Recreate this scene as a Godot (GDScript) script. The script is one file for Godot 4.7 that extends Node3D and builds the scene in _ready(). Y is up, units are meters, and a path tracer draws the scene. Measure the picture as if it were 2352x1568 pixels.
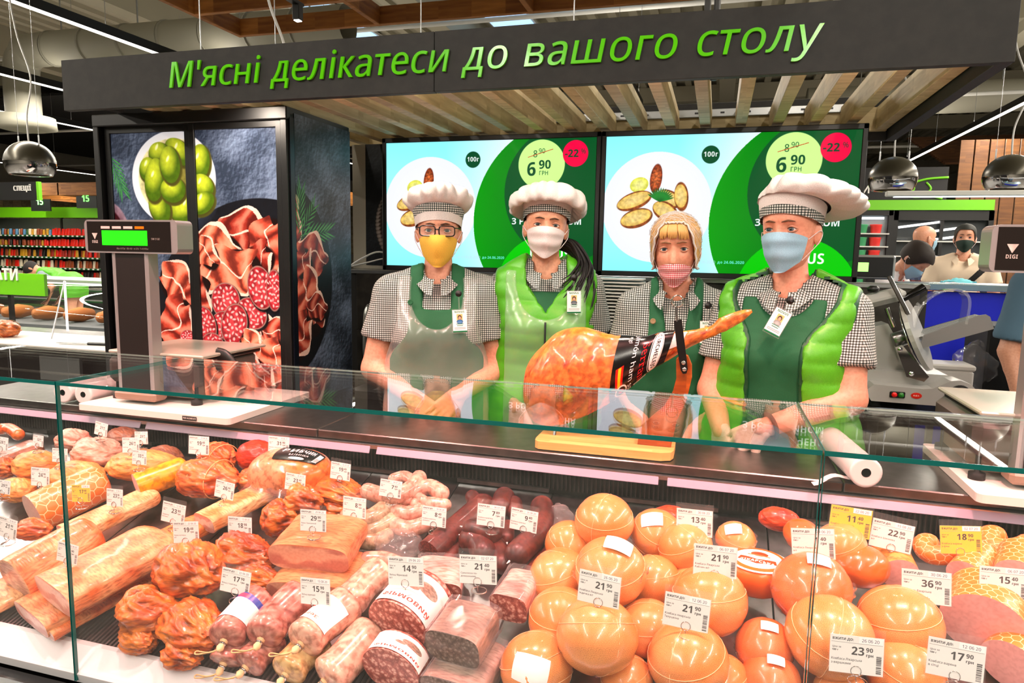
extends Node3D
# A supermarket delicatessen counter with four shop assistants behind it. Metres, y up, the counter runs along x.

class MB:
	# collects triangles of one mesh; points wind so that the outside is the front
	var v := PackedVector3Array()
	var n := PackedVector3Array()
	var uv := PackedVector2Array()
	var c := PackedColorArray()
	var i := PackedInt32Array()
	var col := Color(1, 1, 1)

	func pt(p: Vector3, u := Vector2.ZERO, k := Color(-1, 0, 0)) -> int:
		v.append(p); n.append(Vector3.ZERO); uv.append(u); c.append(col if k.r < 0 else k)
		return v.size() - 1

	func tri(a: int, b: int, d: int):
		i.append(a); i.append(b); i.append(d)

	func smooth(from_v: int, from_i: int, closed := true):
		# turns the added part outwards and gives it smooth normals
		if closed:
			var vol := 0.0
			var o := v[from_v]
			for k in range(from_i, i.size(), 3):
				vol += (v[i[k]] - o).dot((v[i[k + 1]] - o).cross(v[i[k + 2]] - o))
			if vol > 0.0:
				for k in range(from_i, i.size(), 3):
					var t := i[k]
					i[k] = i[k + 1]
					i[k + 1] = t
		for k in range(from_i, i.size(), 3):
			var a := i[k]
			var b := i[k + 1]
			var d := i[k + 2]
			var f := (v[d] - v[a]).cross(v[b] - v[a])
			n[a] += f
			n[b] += f
			n[d] += f
		for k in range(from_v, v.size()):
			n[k] = n[k].normalized() if n[k].length_squared() > 1e-20 else Vector3.UP

	func quad(a: Vector3, b: Vector3, d: Vector3, e: Vector3, uvs := [Vector2(0, 1), Vector2(1, 1), Vector2(1, 0), Vector2(0, 0)]):
		# corners in order round the face, seen from the front anticlockwise
		var f := (b - a).cross(d - a).normalized()
		var s := v.size()
		for k in 4:
			v.append([a, b, d, e][k]); n.append(f); uv.append(uvs[k]); c.append(col)
		i.append_array(PackedInt32Array([s, s + 2, s + 1, s, s + 3, s + 2]))

	func box(at: Vector3, size: Vector3, bas := Basis(), bev := 0.0):
		var h := size / 2.0
		if bev > 0.0:
			# chamfered: eight corners of three points each
			var q := minf(bev, minf(h.x, minf(h.y, h.z)) * 0.95)
			var ids := {}
			for sx in [-1, 1]:
				for sy in [-1, 1]:
					for sz in [-1, 1]:
						var p := Vector3(h.x * sx, h.y * sy, h.z * sz)
						ids[[sx, sy, sz]] = [p - Vector3(0, q * sy, q * sz), p - Vector3(q * sx, 0, q * sz), p - Vector3(q * sx, q * sy, 0)]
			var faces := []
			for ax in 3:
				for s in [-1, 1]:
					var f := []
					for w in [[-1, -1], [1, -1], [1, 1], [-1, 1]]:
						var k := [0, 0, 0]
						k[ax] = s; k[(ax + 1) % 3] = w[0]; k[(ax + 2) % 3] = w[1]
						f.append(ids[k][ax])
					faces.append(f)
			for ax in 3:
				for s1 in [-1, 1]:
					for s2 in [-1, 1]:
						var b := (ax + 1) % 3
						var d := (ax + 2) % 3
						var k1 := [0, 0, 0]
						var k2 := [0, 0, 0]
						k1[ax] = -1; k2[ax] = 1
						k1[b] = s1; k2[b] = s1; k1[d] = s2; k2[d] = s2
						faces.append([ids[k1][b], ids[k2][b], ids[k2][d], ids[k1][d]])
			for k in ids:
				faces.append(ids[k])
			for f in faces:
				flat(f, bas, at)
			return
		for ax in 3:
			for s in [-1, 1]:
				var f := []
				for w in [[-1, -1], [1, -1], [1, 1], [-1, 1]]:
					var p := Vector3.ZERO
					p[ax] = s * h[ax]; p[(ax + 1) % 3] = w[0] * h[(ax + 1) % 3]; p[(ax + 2) % 3] = w[1] * h[(ax + 2) % 3]
					f.append(p)
				flat(f, bas, at)

	func flat(f: Array, bas: Basis, at: Vector3):
		# one flat face of a convex body round its own origin
		var mid := Vector3.ZERO
		for p in f:
			mid += p
		var nn: Vector3 = (f[1] - f[0]).cross(f[2] - f[0]).normalized()
		var out := nn.dot(mid) >= 0.0
		if not out:
			nn = -nn
		var s := v.size()
		var an := nn.abs()
		for p in f:
			v.append(at + bas * p); n.append((bas * nn).normalized()); c.append(col)
			uv.append(Vector2(p.x, -p.y) if an.z >= an.x and an.z >= an.y else (Vector2(p.z, -p.y) if an.x >= an.y else Vector2(p.x, p.z)))
		for k in range(1, f.size() - 1):
			if out:
				tri(s, s + k + 1, s + k)
			else:
				tri(s, s + k, s + k + 1)

	func grid(nu: int, nv: int, fn: Callable, wrap := false, cf = null, closed := true, us := 1.0, vs := 1.0):
		# a surface p(u, v), u and v from 0 to 1
		var s := v.size()
		var si := i.size()
		for b in nv + 1:
			for a in nu + 1:
				var u := float(a) / nu
				var w := float(b) / nv
				var p: Vector3 = fn.call(u, w)
				pt(p, Vector2(u * us, w * vs))
				if cf != null:
					c[c.size() - 1] = cf.call(p, u, w)
		for b in nv:
			for a in nu:
				var q := s + b * (nu + 1) + a
				tri(q, q + 1, q + nu + 1)
				tri(q + 1, q + nu + 2, q + nu + 1)
		smooth(s, si, closed)
		if wrap:
			for b in nv + 1:
				var q := s + b * (nu + 1)
				var m := (n[q] + n[q + nu]).normalized()
				n[q] = m
				n[q + nu] = m

	func lathe(prof: Array, seg := 24, at := Vector3.ZERO, bas := Basis(), sx := 1.0, sz := 1.0):
		# prof: Vector2(radius, height) from bottom to top
		var np := prof.size() - 1
		grid(seg, np, func(u, w):
			var q: Vector2 = prof[roundi(w * np)]
			return at + bas * Vector3(cos(u * TAU) * q.x * sx, q.y, sin(u * TAU) * q.x * sz), true)

	func tube(pts: Array, rad, seg := 8, caps := true, flatten := 1.0):
		# rad: a number or one per point
		var s := v.size()
		var si := i.size()
		var m := pts.size()
		var up := Vector3.UP
		var t0: Vector3 = (pts[1] - pts[0]).normalized()
		if absf(t0.dot(up)) > 0.95:
			up = Vector3.RIGHT
		var sd := t0.cross(up).normalized()
		var acc := 0.0
		for k in m:
			var t: Vector3 = (pts[mini(k + 1, m - 1)] - pts[maxi(k - 1, 0)]).normalized()
			sd = (sd - t * sd.dot(t)).normalized()
			var nr := sd.cross(t)
			var r: float = rad[k] if rad is Array else rad
			if k > 0:
				acc += (pts[k] as Vector3).distance_to(pts[k - 1])
			for a in seg + 1:
				var g := TAU * a / seg
				pt(pts[k] + sd * cos(g) * r + nr * sin(g) * r * flatten, Vector2(float(a) / seg, acc))
		for k in m - 1:
			for a in seg:
				var q := s + k * (seg + 1) + a
				tri(q, q + 1, q + seg + 1)
				tri(q + 1, q + seg + 2, q + seg + 1)
		if caps:
			for e in [0, m - 1]:
				var cc := pt(pts[e])
				for a in seg:
					var q: int = s + e * (seg + 1) + a
					if e == 0:
						tri(q + 1, q, cc)
					else:
						tri(q, q + 1, cc)
		smooth(s, si)
		for k in m:
			var q := s + k * (seg + 1)
			var mm := (n[q] + n[q + seg]).normalized()
			n[q] = mm
			n[q + seg] = mm

	func prism(poly: PackedVector2Array, depth: float, bas := Basis(), at := Vector3.ZERO):
		# polygon in xy, extruded from z = 0 to z = depth, flat faces
		var cw := Geometry2D.is_polygon_clockwise(poly)
		if cw:
			poly.reverse()
		var t := Geometry2D.triangulate_polygon(poly)
		for side in 2:
			var s := v.size()
			for p in poly:
				v.append(at + bas * Vector3(p.x, p.y, depth * side)); n.append(bas * Vector3(0, 0, 1 if side else -1)); uv.append(Vector2(p.x, -p.y)); c.append(col)
			for k in range(0, t.size(), 3):
				var a := poly[t[k]]
				var ccw := (poly[t[k + 1]] - a).cross(poly[t[k + 2]] - a) > 0
				if ccw == (side == 1):
					tri(s + t[k], s + t[k + 2], s + t[k + 1])
				else:
					tri(s + t[k], s + t[k + 1], s + t[k + 2])
		for k in poly.size():
			var a := poly[k]
			var b := poly[(k + 1) % poly.size()]
			quad(at + bas * Vector3(a.x, a.y, 0), at + bas * Vector3(b.x, b.y, 0), at + bas * Vector3(b.x, b.y, depth), at + bas * Vector3(a.x, a.y, depth), [Vector2(a.x, 0), Vector2(b.x, 0), Vector2(b.x, depth), Vector2(a.x, depth)])

	func mesh() -> ArrayMesh:
		var m := ArrayMesh.new()
		if v.is_empty():
			return m
		var a := []
		a.resize(Mesh.ARRAY_MAX)
		a[Mesh.ARRAY_VERTEX] = v
		a[Mesh.ARRAY_NORMAL] = n
		a[Mesh.ARRAY_TEX_UV] = uv
		a[Mesh.ARRAY_COLOR] = c
		a[Mesh.ARRAY_INDEX] = i
		m.add_surface_from_arrays(Mesh.PRIMITIVE_TRIANGLES, a)
		return m

var M := {}
var taken := {}
var rng := RandomNumberGenerator.new()
var nz := FastNoiseLite.new()
var nz2 := FastNoiseLite.new()

func numbered(s: String) -> String:
	taken[s] = taken.get(s, -1) + 1
	return s if taken[s] == 0 else "%s_%03d" % [s, taken[s]]

func thing(called: String, label: String, category: String, at := Vector3.ZERO, turn := 0.0, group := "") -> Node3D:
	var o := Node3D.new()
	o.name = numbered(called)
	add_child(o)
	o.position = at
	o.rotation.y = turn
	meta(o, label, category, group)
	return o

func meta(o: Node, label := "", category := "", group := "", kind := ""):
	for p in [["label", label], ["category", category], ["group", group], ["kind", kind]]:
		if p[1] != "":
			o.set_meta(p[0], p[1])

func part(b, called: String, m: Material, parent: Node, label := "") -> MeshInstance3D:
	var o := MeshInstance3D.new()
	o.name = called
	o.mesh = b.mesh() if b is MB else b
	o.material_override = m
	parent.add_child(o, true)
	if label != "":
		o.set_meta("label", label)
	return o

func solo(b, called: String, m: Material, label: String, category: String, group := "", at := Vector3.ZERO) -> MeshInstance3D:
	var o := part(b, numbered(called), m, self)
	o.position = at
	meta(o, label, category, group)
	return o

func struct(b, called: String, m: Material) -> MeshInstance3D:
	var o := part(b, called, m, self)
	o.set_meta("kind", "structure")
	return o

func copy(o: Node3D, at: Vector3, turn := 0.0, label := "") -> Node3D:
	var r: Node3D = o.duplicate()
	r.name = numbered(String(o.name).rstrip("0123456789_"))
	add_child(r)
	r.position = at
	r.rotation.y = turn
	if label != "":
		r.set_meta("label", label)
	return r

func boxm(size: Vector3, at := Vector3.ZERO, bev := 0.0, bas := Basis()) -> MB:
	var b := MB.new()
	b.box(at, size, bas, bev)
	return b

func mat(key: String, col: Color, rough := 0.6, metal := 0.0, spec := 0.5) -> StandardMaterial3D:
	if M.has(key):
		return M[key]
	var m := StandardMaterial3D.new()
	m.resource_name = key
	m.albedo_color = col
	m.roughness = rough
	m.metallic = metal
	m.metallic_specular = spec
	M[key] = m
	return m

func vmat(key: String, rough := 0.5, coat := 0.0, bump := 0.0, tex: Texture2D = null, scl := 1.0) -> StandardMaterial3D:
	# colours from the vertices, times a mottling texture laid on from three sides
	if M.has(key):
		return M[key]
	var m := mat(key, Color(1, 1, 1), rough)
	m.vertex_color_use_as_albedo = true
	if coat > 0.0:
		m.clearcoat_enabled = true
		m.clearcoat = coat
		m.clearcoat_roughness = 0.08
	if tex:
		tri_tex(m, tex, scl, bump)
	return m

func tri_tex(m: StandardMaterial3D, tex: Texture2D, scl: float, bump := 0.0, world := false):
	m.albedo_texture = tex
	m.uv1_triplanar = true
	m.uv1_world_triplanar = world
	m.uv1_triplanar_sharpness = 6.0
	m.uv1_scale = Vector3.ONE * scl
	if bump > 0.0:
		m.heightmap_enabled = true
		m.heightmap_scale = bump
		m.heightmap_texture = tex

func noise_tex(sd: int, freq: float, stops: Array, size := 256, oct := 4, kind := FastNoiseLite.TYPE_SIMPLEX_SMOOTH, stretch := Vector2i(1, 1)) -> Texture2D:
	# stops: [offset, Color] pairs
	var f := FastNoiseLite.new()
	f.seed = sd
	f.noise_type = kind
	f.frequency = freq
	f.fractal_octaves = oct
	var im := f.get_seamless_image(size * stretch.x, size * stretch.y)
	if stretch != Vector2i.ONE:
		im.resize(size, size, Image.INTERPOLATE_BILINEAR)
	var g := Gradient.new()
	g.offsets = PackedFloat32Array(stops.map(func(s): return s[0]))
	g.colors = PackedColorArray(stops.map(func(s): return s[1]))
	var lut := PackedByteArray()
	for k in 256:
		var q := g.sample(k / 255.0)
		lut.append(int(q.r * 255)); lut.append(int(q.g * 255)); lut.append(int(q.b * 255))
	im.convert(Image.FORMAT_L8)
	var d := im.get_data()
	var o := PackedByteArray()
	o.resize(d.size() * 3)
	for k in d.size():
		var e := d[k] * 3
		o[k * 3] = lut[e]; o[k * 3 + 1] = lut[e + 1]; o[k * 3 + 2] = lut[e + 2]
	return ImageTexture.create_from_image(Image.create_from_data(size, size, false, Image.FORMAT_RGB8, o))

func glow(key: String, col: Color, e: float) -> StandardMaterial3D:
	var m := mat(key, Color(0.9, 0.9, 0.9), 0.5)
	m.emission_enabled = true
	m.emission = col
	m.emission_energy_multiplier = e
	return m

func glass(key: String, a := 0.04, tint := Color(0.9, 1, 0.97)) -> StandardMaterial3D:
	var m := mat(key, Color(tint, a), 0.0)
	m.transparency = BaseMaterial3D.TRANSPARENCY_ALPHA
	return m

func sweep(a: Array, n := 6) -> Array:
	# a smooth curve through the points
	var r := []
	var m := a.size()
	for k in m - 1:
		for j in n:
			r.append((a[k] as Vector3).cubic_interpolate(a[k + 1], a[maxi(k - 1, 0)], a[mini(k + 2, m - 1)], float(j) / n))
	r.append(a[m - 1])
	return r

func rbox(b: MB, at: Vector3, size: Vector3, r: float, seg := 4, depth_bevel := 0.0):
	# a plate in xy with rounded corners, size.z thick
	var pl := PackedVector2Array()
	for k in 4:
		var cx: float = (size.x / 2 - r) * [1, -1, -1, 1][k]
		var cy: float = (size.y / 2 - r) * [1, 1, -1, -1][k]
		for j in seg + 1:
			var g := PI / 2 * (k + float(j) / seg)
			pl.append(Vector2(cx + cos(g) * r, cy + sin(g) * r))
	b.prism(pl, size.z, Basis(), at - Vector3(0, 0, size.z / 2))

# ---- print: letters drawn into a picture from the font's own glyphs
var fonts := {}
func font_rid(bold: bool, serif := false) -> RID:
	var k := [bold, serif]
	if not fonts.has(k):
		var f := SystemFont.new()
		f.font_names = PackedStringArray(["Droid Serif" if serif else "Droid Sans"])
		f.font_weight = 700 if bold else 400
		fonts[k] = f
	return fonts[k].get_rids()[0]

func text(im: Image, s: String, x: float, y: float, size: int, col: Color, bold := true, align := 0, rot := 0.0, serif := false) -> float:
	# y is the baseline; align 0 left, 1 centre, 2 right; rot turns the line round its start
	var ts := TextServerManager.get_primary_interface()
	var r := font_rid(bold, serif)
	var sz := Vector2i(size, 0)
	var w := 0.0
	for ch in s:
		w += ts.font_get_glyph_advance(r, size, ts.font_get_glyph_index(r, size, ch.unicode_at(0), 0)).x
	var px := 0.0 if align == 0 else (-w / 2 if align == 1 else -w)
	var cr := cos(rot)
	var sr := sin(rot)
	for ch in s:
		var g := ts.font_get_glyph_index(r, size, ch.unicode_at(0), 0)
		ts.font_render_glyph(r, sz, g)
		var rect := ts.font_get_glyph_uv_rect(r, sz, g)
		var off := ts.font_get_glyph_offset(r, sz, g)
		if rect.size.x > 0:
			var src := ts.font_get_texture_image(r, sz, ts.font_get_glyph_texture_idx(r, sz, g))
			for b in int(rect.size.y):
				for a in int(rect.size.x):
					var al := src.get_pixel(int(rect.position.x) + a, int(rect.position.y) + b).a
					if al > 0.03:
						var gx := px + off.x + a
						var gy := off.y + b
						var dx := roundi(x + gx * cr - gy * sr)
						var dy := roundi(y + gx * sr + gy * cr)
						if dx >= 0 and dy >= 0 and dx < im.get_width() and dy < im.get_height():
							im.set_pixel(dx, dy, im.get_pixel(dx, dy).lerp(col, al))
		px += ts.font_get_glyph_advance(r, size, g).x
	return w

func blob(im: Image, cx: float, cy: float, rx: float, ry: float, rot: float, c0: Color, c1: Color, soft := 1.5, grain := 0.0, gf := 0.05, light := Vector2.ZERO):
	# a printed oval: c0 in the middle to c1 at the rim
	var m := maxf(rx, ry) + soft
	var cr := cos(rot)
	var sr := sin(rot)
	for y in range(maxi(0, int(cy - m)), mini(im.get_height(), int(cy + m) + 1)):
		for x in range(maxi(0, int(cx - m)), mini(im.get_width(), int(cx + m) + 1)):
			var dx := x - cx
			var dy := y - cy
			var a := (dx * cr + dy * sr) / rx
			var b := (-dx * sr + dy * cr) / ry
			var q := a * a + b * b
			if q < 1.15:
				var d := sqrt(q)
				var al := clampf((1.0 - d) * minf(rx, ry) / soft + 0.5, 0.0, 1.0)
				if al > 0.0:
					var e := sqrt((a - light.x) * (a - light.x) + (b - light.y) * (b - light.y))
					var k := c0.lerp(c1, clampf(e * e, 0.0, 1.0))
					if grain > 0.0:
						var g := 1.0 + grain * nz2.get_noise_2d(x * gf * 20.0, y * gf * 20.0)
						k = Color(k.r * g, k.g * g, k.b * g, k.a)
					im.set_pixel(x, y, im.get_pixel(x, y).lerp(Color(k, 1.0), al * c0.a))

func poly(im: Image, pts: PackedVector2Array, c0: Color, c1: Color, grain := 0.0, gf := 0.02):
	# a printed patch whose colour runs along its own folds
	var lo := pts[0]
	var hi := pts[0]
	for p in pts:
		lo = lo.min(p); hi = hi.max(p)
	for y in range(maxi(0, int(lo.y)), mini(im.get_height(), int(hi.y) + 1)):
		var xs := []
		for k in pts.size():
			var a := pts[k]
			var b := pts[(k + 1) % pts.size()]
			if (a.y <= y) != (b.y <= y):
				xs.append(a.x + (y - a.y) / (b.y - a.y) * (b.x - a.x))
		xs.sort()
		for k in range(0, xs.size() - 1, 2):
			for x in range(maxi(0, int(xs[k])), mini(im.get_width(), int(xs[k + 1]) + 1)):
				var g := 0.5 + 0.5 * nz2.get_noise_2d(x * gf * 20.0 + y * gf * 9.0, y * gf * 12.0 - x * gf * 5.0)
				g = clampf(0.5 + (g - 0.5) * 2.0, 0, 1)
				var q := c0.lerp(c1, g)
				if grain > 0.0:
					var e := 1.0 + grain * nz.get_noise_2d(x * 8.0, y * 8.0)
					q = Color(q.r * e, q.g * e, q.b * e)
				im.set_pixel(x, y, q)

func print_mat(key: String, im: Image, rough := 0.4, e := 0.0) -> StandardMaterial3D:
	var m := mat(key, Color(1, 1, 1), rough)
	im.generate_mipmaps()
	var t := ImageTexture.create_from_image(im)
	m.albedo_texture = t
	m.texture_repeat = false
	if e > 0.0:
		m.emission_enabled = true
		m.emission = Color(0, 0, 0)
		m.emission_texture = t
		m.emission_energy_multiplier = e
	return m

func _ready():
	rng.seed = 7
	nz.seed = 3
	nz.frequency = 0.01
	nz2.seed = 9
	nz2.frequency = 0.05
	# camera
	var cam := Camera3D.new()
	cam.name = "camera"
	cam.fov = 52.6
	cam.near = 0.05
	cam.far = 200.0
	cam.position = Vector3(0, 1.55, 0)
	cam.rotation_degrees = Vector3(-7.30, 16.35, 1.05)
	add_child(cam)
	# environment: a closed shop hall, no sky in view
	var we := WorldEnvironment.new()
	we.name = "environment"
	var e := Environment.new()
	e.background_mode = Environment.BG_COLOR
	e.background_color = Color(0.55, 0.58, 0.62)
	e.tonemap_mode = Environment.TONE_MAPPER_LINEAR
	e.tonemap_exposure = 1.45
	e.sdfgi_enabled = true
	e.ssao_enabled = true
	e.ssil_enabled = true
	we.environment = e
	add_child(we)
	materials()
	hall()
	ceiling_things()
	lamps()
	half_wall()
	canopy()
	cold_cabinet()
	televisions()
	display_case()
	worktop_things()
	ham_and_stand()
	slicer()
	products()
	workers()
	background_left()
	background_right()

# ---- pictures printed on panels or shown on screens
func screen_image() -> Image:
	var k := 0.6667
	var w := int(1170 * k)
	var h := int(660 * k)
	var im := Image.create(w, h, false, Image.FORMAT_RGBA8)
	for y in h:
		for x in w:
			var px := x / k
			var py := y / k
			var u := px / 1170.0
			var e := clampf(maxf(maxf(u - 0.3, 0.0) * 3.0, 1.0 - u * 6.0 - 1.0), 0.0, 1.0)
			var c := Color(0.56, 0.98, 1.0).lerp(Color(0.93, 0.96, 1.0), clampf(e + sin(clampf(py / 660.0, 0, 1) * PI) * 0.25, 0, 1))
			var d := Vector2(px - 258, py - 345).length()
			if d < 268:
				c = Color(0.95, 0.96, 1.0).lerp(Color(0.99, 0.99, 1.0), clampf(1.0 - d / 268, 0, 1))
			if Vector2(px - 1033, py - 421).length() < 518:
				c = Color(0.0, 0.62, 0.03).lerp(Color(0.0, 0.46, 0.08), clampf((px - 520) / 380.0, 0, 1))
				if Vector2(px - 1030, py - 270).length() < 344:
					c = Color(0.0, 0.33, 0.14)
				if Vector2(px - 928, py - 760).length() < 275:
					c = Color(0.0, 0.8, 0.0)
			im.set_pixel(x, y, c)
	# baked potato wedges, lemon and rosemary on the plate
	var potato := Color(0.93, 0.76, 0.36)
	var crust := Color(0.72, 0.36, 0.16)
	blob(im, 170 * k, 235 * k, 46 * k, 36 * k, -0.3, Color(0.98, 0.96, 0.6), Color(0.85, 0.85, 0.25), 2, 0.2)
	for q in [[145, 310, 86, 38, -0.35], [160, 395, 78, 42, -0.3], [320, 300, 60, 34, 0.5], [375, 290, 30, 66, -0.1], [300, 360, 62, 40, 0.5]]:
		blob(im, (q[0] + 3) * k, (q[1] + 3) * k, (q[2] + 4) * k, (q[3] + 4) * k, q[4], crust, crust.darkened(0.3), 2, 0.5)
		blob(im, q[0] * k, q[1] * k, q[2] * k, q[3] * k * 0.85, q[4], potato.lightened(0.25), potato, 2, 0.25)
	blob(im, 252 * k, 205 * k, 29 * k, 70 * k, 0.1, Color(0.8, 0.4, 0.2), Color(0.45, 0.15, 0.06), 2, 0.6, 0.09)
	for q in 14:
		var g := -2.6 + q * 0.18
		blob(im, (275 + cos(g) * 34) * k, (300 + sin(g) * 30 + 14) * k, 34 * k, 4.5 * k, g, Color(0.15, 0.6, 0.2), Color(0.05, 0.35, 0.12), 1)
	var dark := Color(0.02, 0.3, 0.16)
	blob(im, 507 * k, 96 * k, 42 * k, 42 * k, 0, dark, dark)
	text(im, "100г", 507 * k, 107 * k, int(32 * k), Color(1, 1, 1), true, 1)
	blob(im, 884 * k, 127 * k, 124 * k, 124 * k, 0, Color(0.83, 1.0, 0.58), Color(0.83, 1.0, 0.58))
	blob(im, 1062 * k, 76 * k, 66 * k, 66 * k, 0, Color(1, 0.0, 0.27), Color(1, 0.0, 0.27))
	text(im, "8", 838 * k, 92 * k, int(46 * k), dark, false)
	text(im, "90", 868 * k, 72 * k, int(32 * k), dark, false)
	for q in 280:
		var f := q / 280.0
		for t in 2:
			im.set_pixel(int((812 + f * 132) * k), int((90 - f * 38) * k) + t, Color(0.8, 0.2, 0.1))
	text(im, "6", 806 * k, 184 * k, int(94 * k), dark, true)
	text(im, "90", 870 * k, 150 * k, int(60 * k), dark, true)
	text(im, "ГРН", 872 * k, 182 * k, int(29 * k), dark, false)
	text(im, "-22", 1006 * k, 94 * k, int(52 * k), dark, true)
	text(im, "%", 1090 * k, 78 * k, int(32 * k), dark, false)
	var wh := Color(1, 1, 1)
	for q in [["КАРТОПЛЯ", 307], ["ЗАПЕЧЕНА", 370], ["З РОЗМАРИНОМ", 432]]:
		text(im, q[0], 1106 * k, q[1] * k, int(47 * k), wh, true, 2)
	text(im, "NOVUS", 1050 * k, 606 * k, int(66 * k), wh, true, 2)
	text(im, "Період дії з 18.06.2020 ", 562 * k, 614 * k, int(20 * k), Color(0.75, 0.9, 0.95), false, 2)
	text(im, "до 24.06.2020", 566 * k, 614 * k, int(20 * k), Color(0.45, 0.95, 0.9), true)
	return im

func slate(w: int, h: int, sd: int, a := Color(0.16, 0.19, 0.25), b := Color(0.42, 0.47, 0.56)) -> Image:
	var f := FastNoiseLite.new()
	f.seed = sd
	f.frequency = 0.006
	f.fractal_octaves = 5
	var g := FastNoiseLite.new()
	g.seed = sd + 1
	g.frequency = 0.06
	g.fractal_octaves = 3
	var im := Image.create(w, h, false, Image.FORMAT_RGBA8)
	for y in h:
		for x in w:
			var e := clampf(0.45 + f.get_noise_2d(x, y) * 0.9 + (g.get_noise_2d(x, y) - g.get_noise_2d(x + 2, y + 2)) * 0.55, 0, 1)
			im.set_pixel(x, y, a.lerp(b, e))
	return im

func rosemary(im: Image, x: float, y: float, ang: float, l: float, n: int):
	for q in n:
		var f := float(q) / n
		var s := -1.0 if q % 2 else 1.0
		var p := Vector2(x, y) + Vector2(cos(ang), sin(ang)) * l * f
		var g := ang + s * (0.35 + 0.3 * (1.0 - f))
		blob(im, p.x + cos(g) * l * 0.2, p.y + sin(g) * l * 0.2, l * 0.24, maxf(1.6, l * 0.022), g, Color(0.3, 0.62, 0.3), Color(0.1, 0.33, 0.16), 1)

func slice_ham(im: Image, x: float, y: float, r: float, ang: float, tone: float):
	# a folded slice of dry-cured ham: pleats from dark red to pale pink with fat along one rim
	blob(im, x + r * 0.06, y + r * 0.1, r * 0.98, r * 0.66, ang, Color(0.08, 0.03, 0.03), Color(0.1, 0.04, 0.04), 4)
	var lean := Color(0.88, 0.38, 0.26).lerp(Color(0.46, 0.09, 0.07), clampf(tone, 0, 1))
	var ns := int(r * 2.6)
	var nt := int(r * 1.9)
	var cr := cos(ang)
	var sr := sin(ang)
	for a in ns:
		var s := float(a) / ns
		for b in nt:
			var t := float(b) / nt
			var f := sin(s * TAU * 2.6 + 2.2 * sin(t * 3.0 + ang) + nz.get_noise_2d(x + a, y + b) * 2.0)
			var w := sin(s * PI)
			var px := (s - 0.5) * 2.0 * r * (0.85 + 0.15 * sin(t * 5.0 + ang))
			var py := (t - 0.5) * 1.35 * r * (0.45 + 0.55 * w) + r * 0.14 * sin(s * 8.0 + ang * 3.0) + f * r * 0.03
			var c := lean.lerp(Color(0.97, 0.66, 0.54), clampf(f * 0.55 + 0.15 - tone * 0.2, 0, 0.75)).lerp(Color(0.20, 0.04, 0.04), clampf(-f * 0.9 - 0.25, 0, 0.75))
			if t < 0.1 + 0.05 * sin(s * 13.0) or absf(t - 0.55 - 0.12 * sin(s * 6.0 + ang)) < 0.025:
				c = c.lerp(Color(0.97, 0.87, 0.80), 0.8)
			var qx := int(x + px * cr - py * sr)
			var qy := int(y + px * sr + py * cr)
			if qx >= 0 and qy >= 0 and qx < im.get_width() - 1 and qy < im.get_height() - 1:
				im.set_pixel(qx, qy, c)
				im.set_pixel(qx + 1, qy, c)
				im.set_pixel(qx, qy + 1, c)

func salami(im: Image, x: float, y: float, rx: float, ry: float, ang: float):
	blob(im, x + 3, y + 4, rx * 1.04, ry * 1.04, ang, Color(0.05, 0.04, 0.05), Color(0.06, 0.05, 0.06), 3)
	blob(im, x, y, rx, ry, ang, Color(0.85, 0.75, 0.7), Color(0.55, 0.4, 0.36), 1.5)
	blob(im, x, y, rx * 0.93, ry * 0.93, ang, Color(0.72, 0.22, 0.24), Color(0.55, 0.12, 0.15), 1.5, 0.5, 0.06)
	for q in 30:
		var g := q * 2.4 + x
		var d := 0.86 * sqrt((q + 0.5) / 30.0)
		var o := Vector2(cos(g) * rx * d, sin(g) * ry * d).rotated(ang)
		var z := 0.5 + 0.5 * sin(q * 7.3 + y)
		blob(im, x + o.x, y + o.y, rx * (0.05 + 0.10 * z) + 0.6, ry * (0.04 + 0.06 * (1.0 - z)) + 0.6, g * 1.7, Color(0.92, 0.72, 0.70), Color(0.80, 0.46, 0.46), 1.5)

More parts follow.
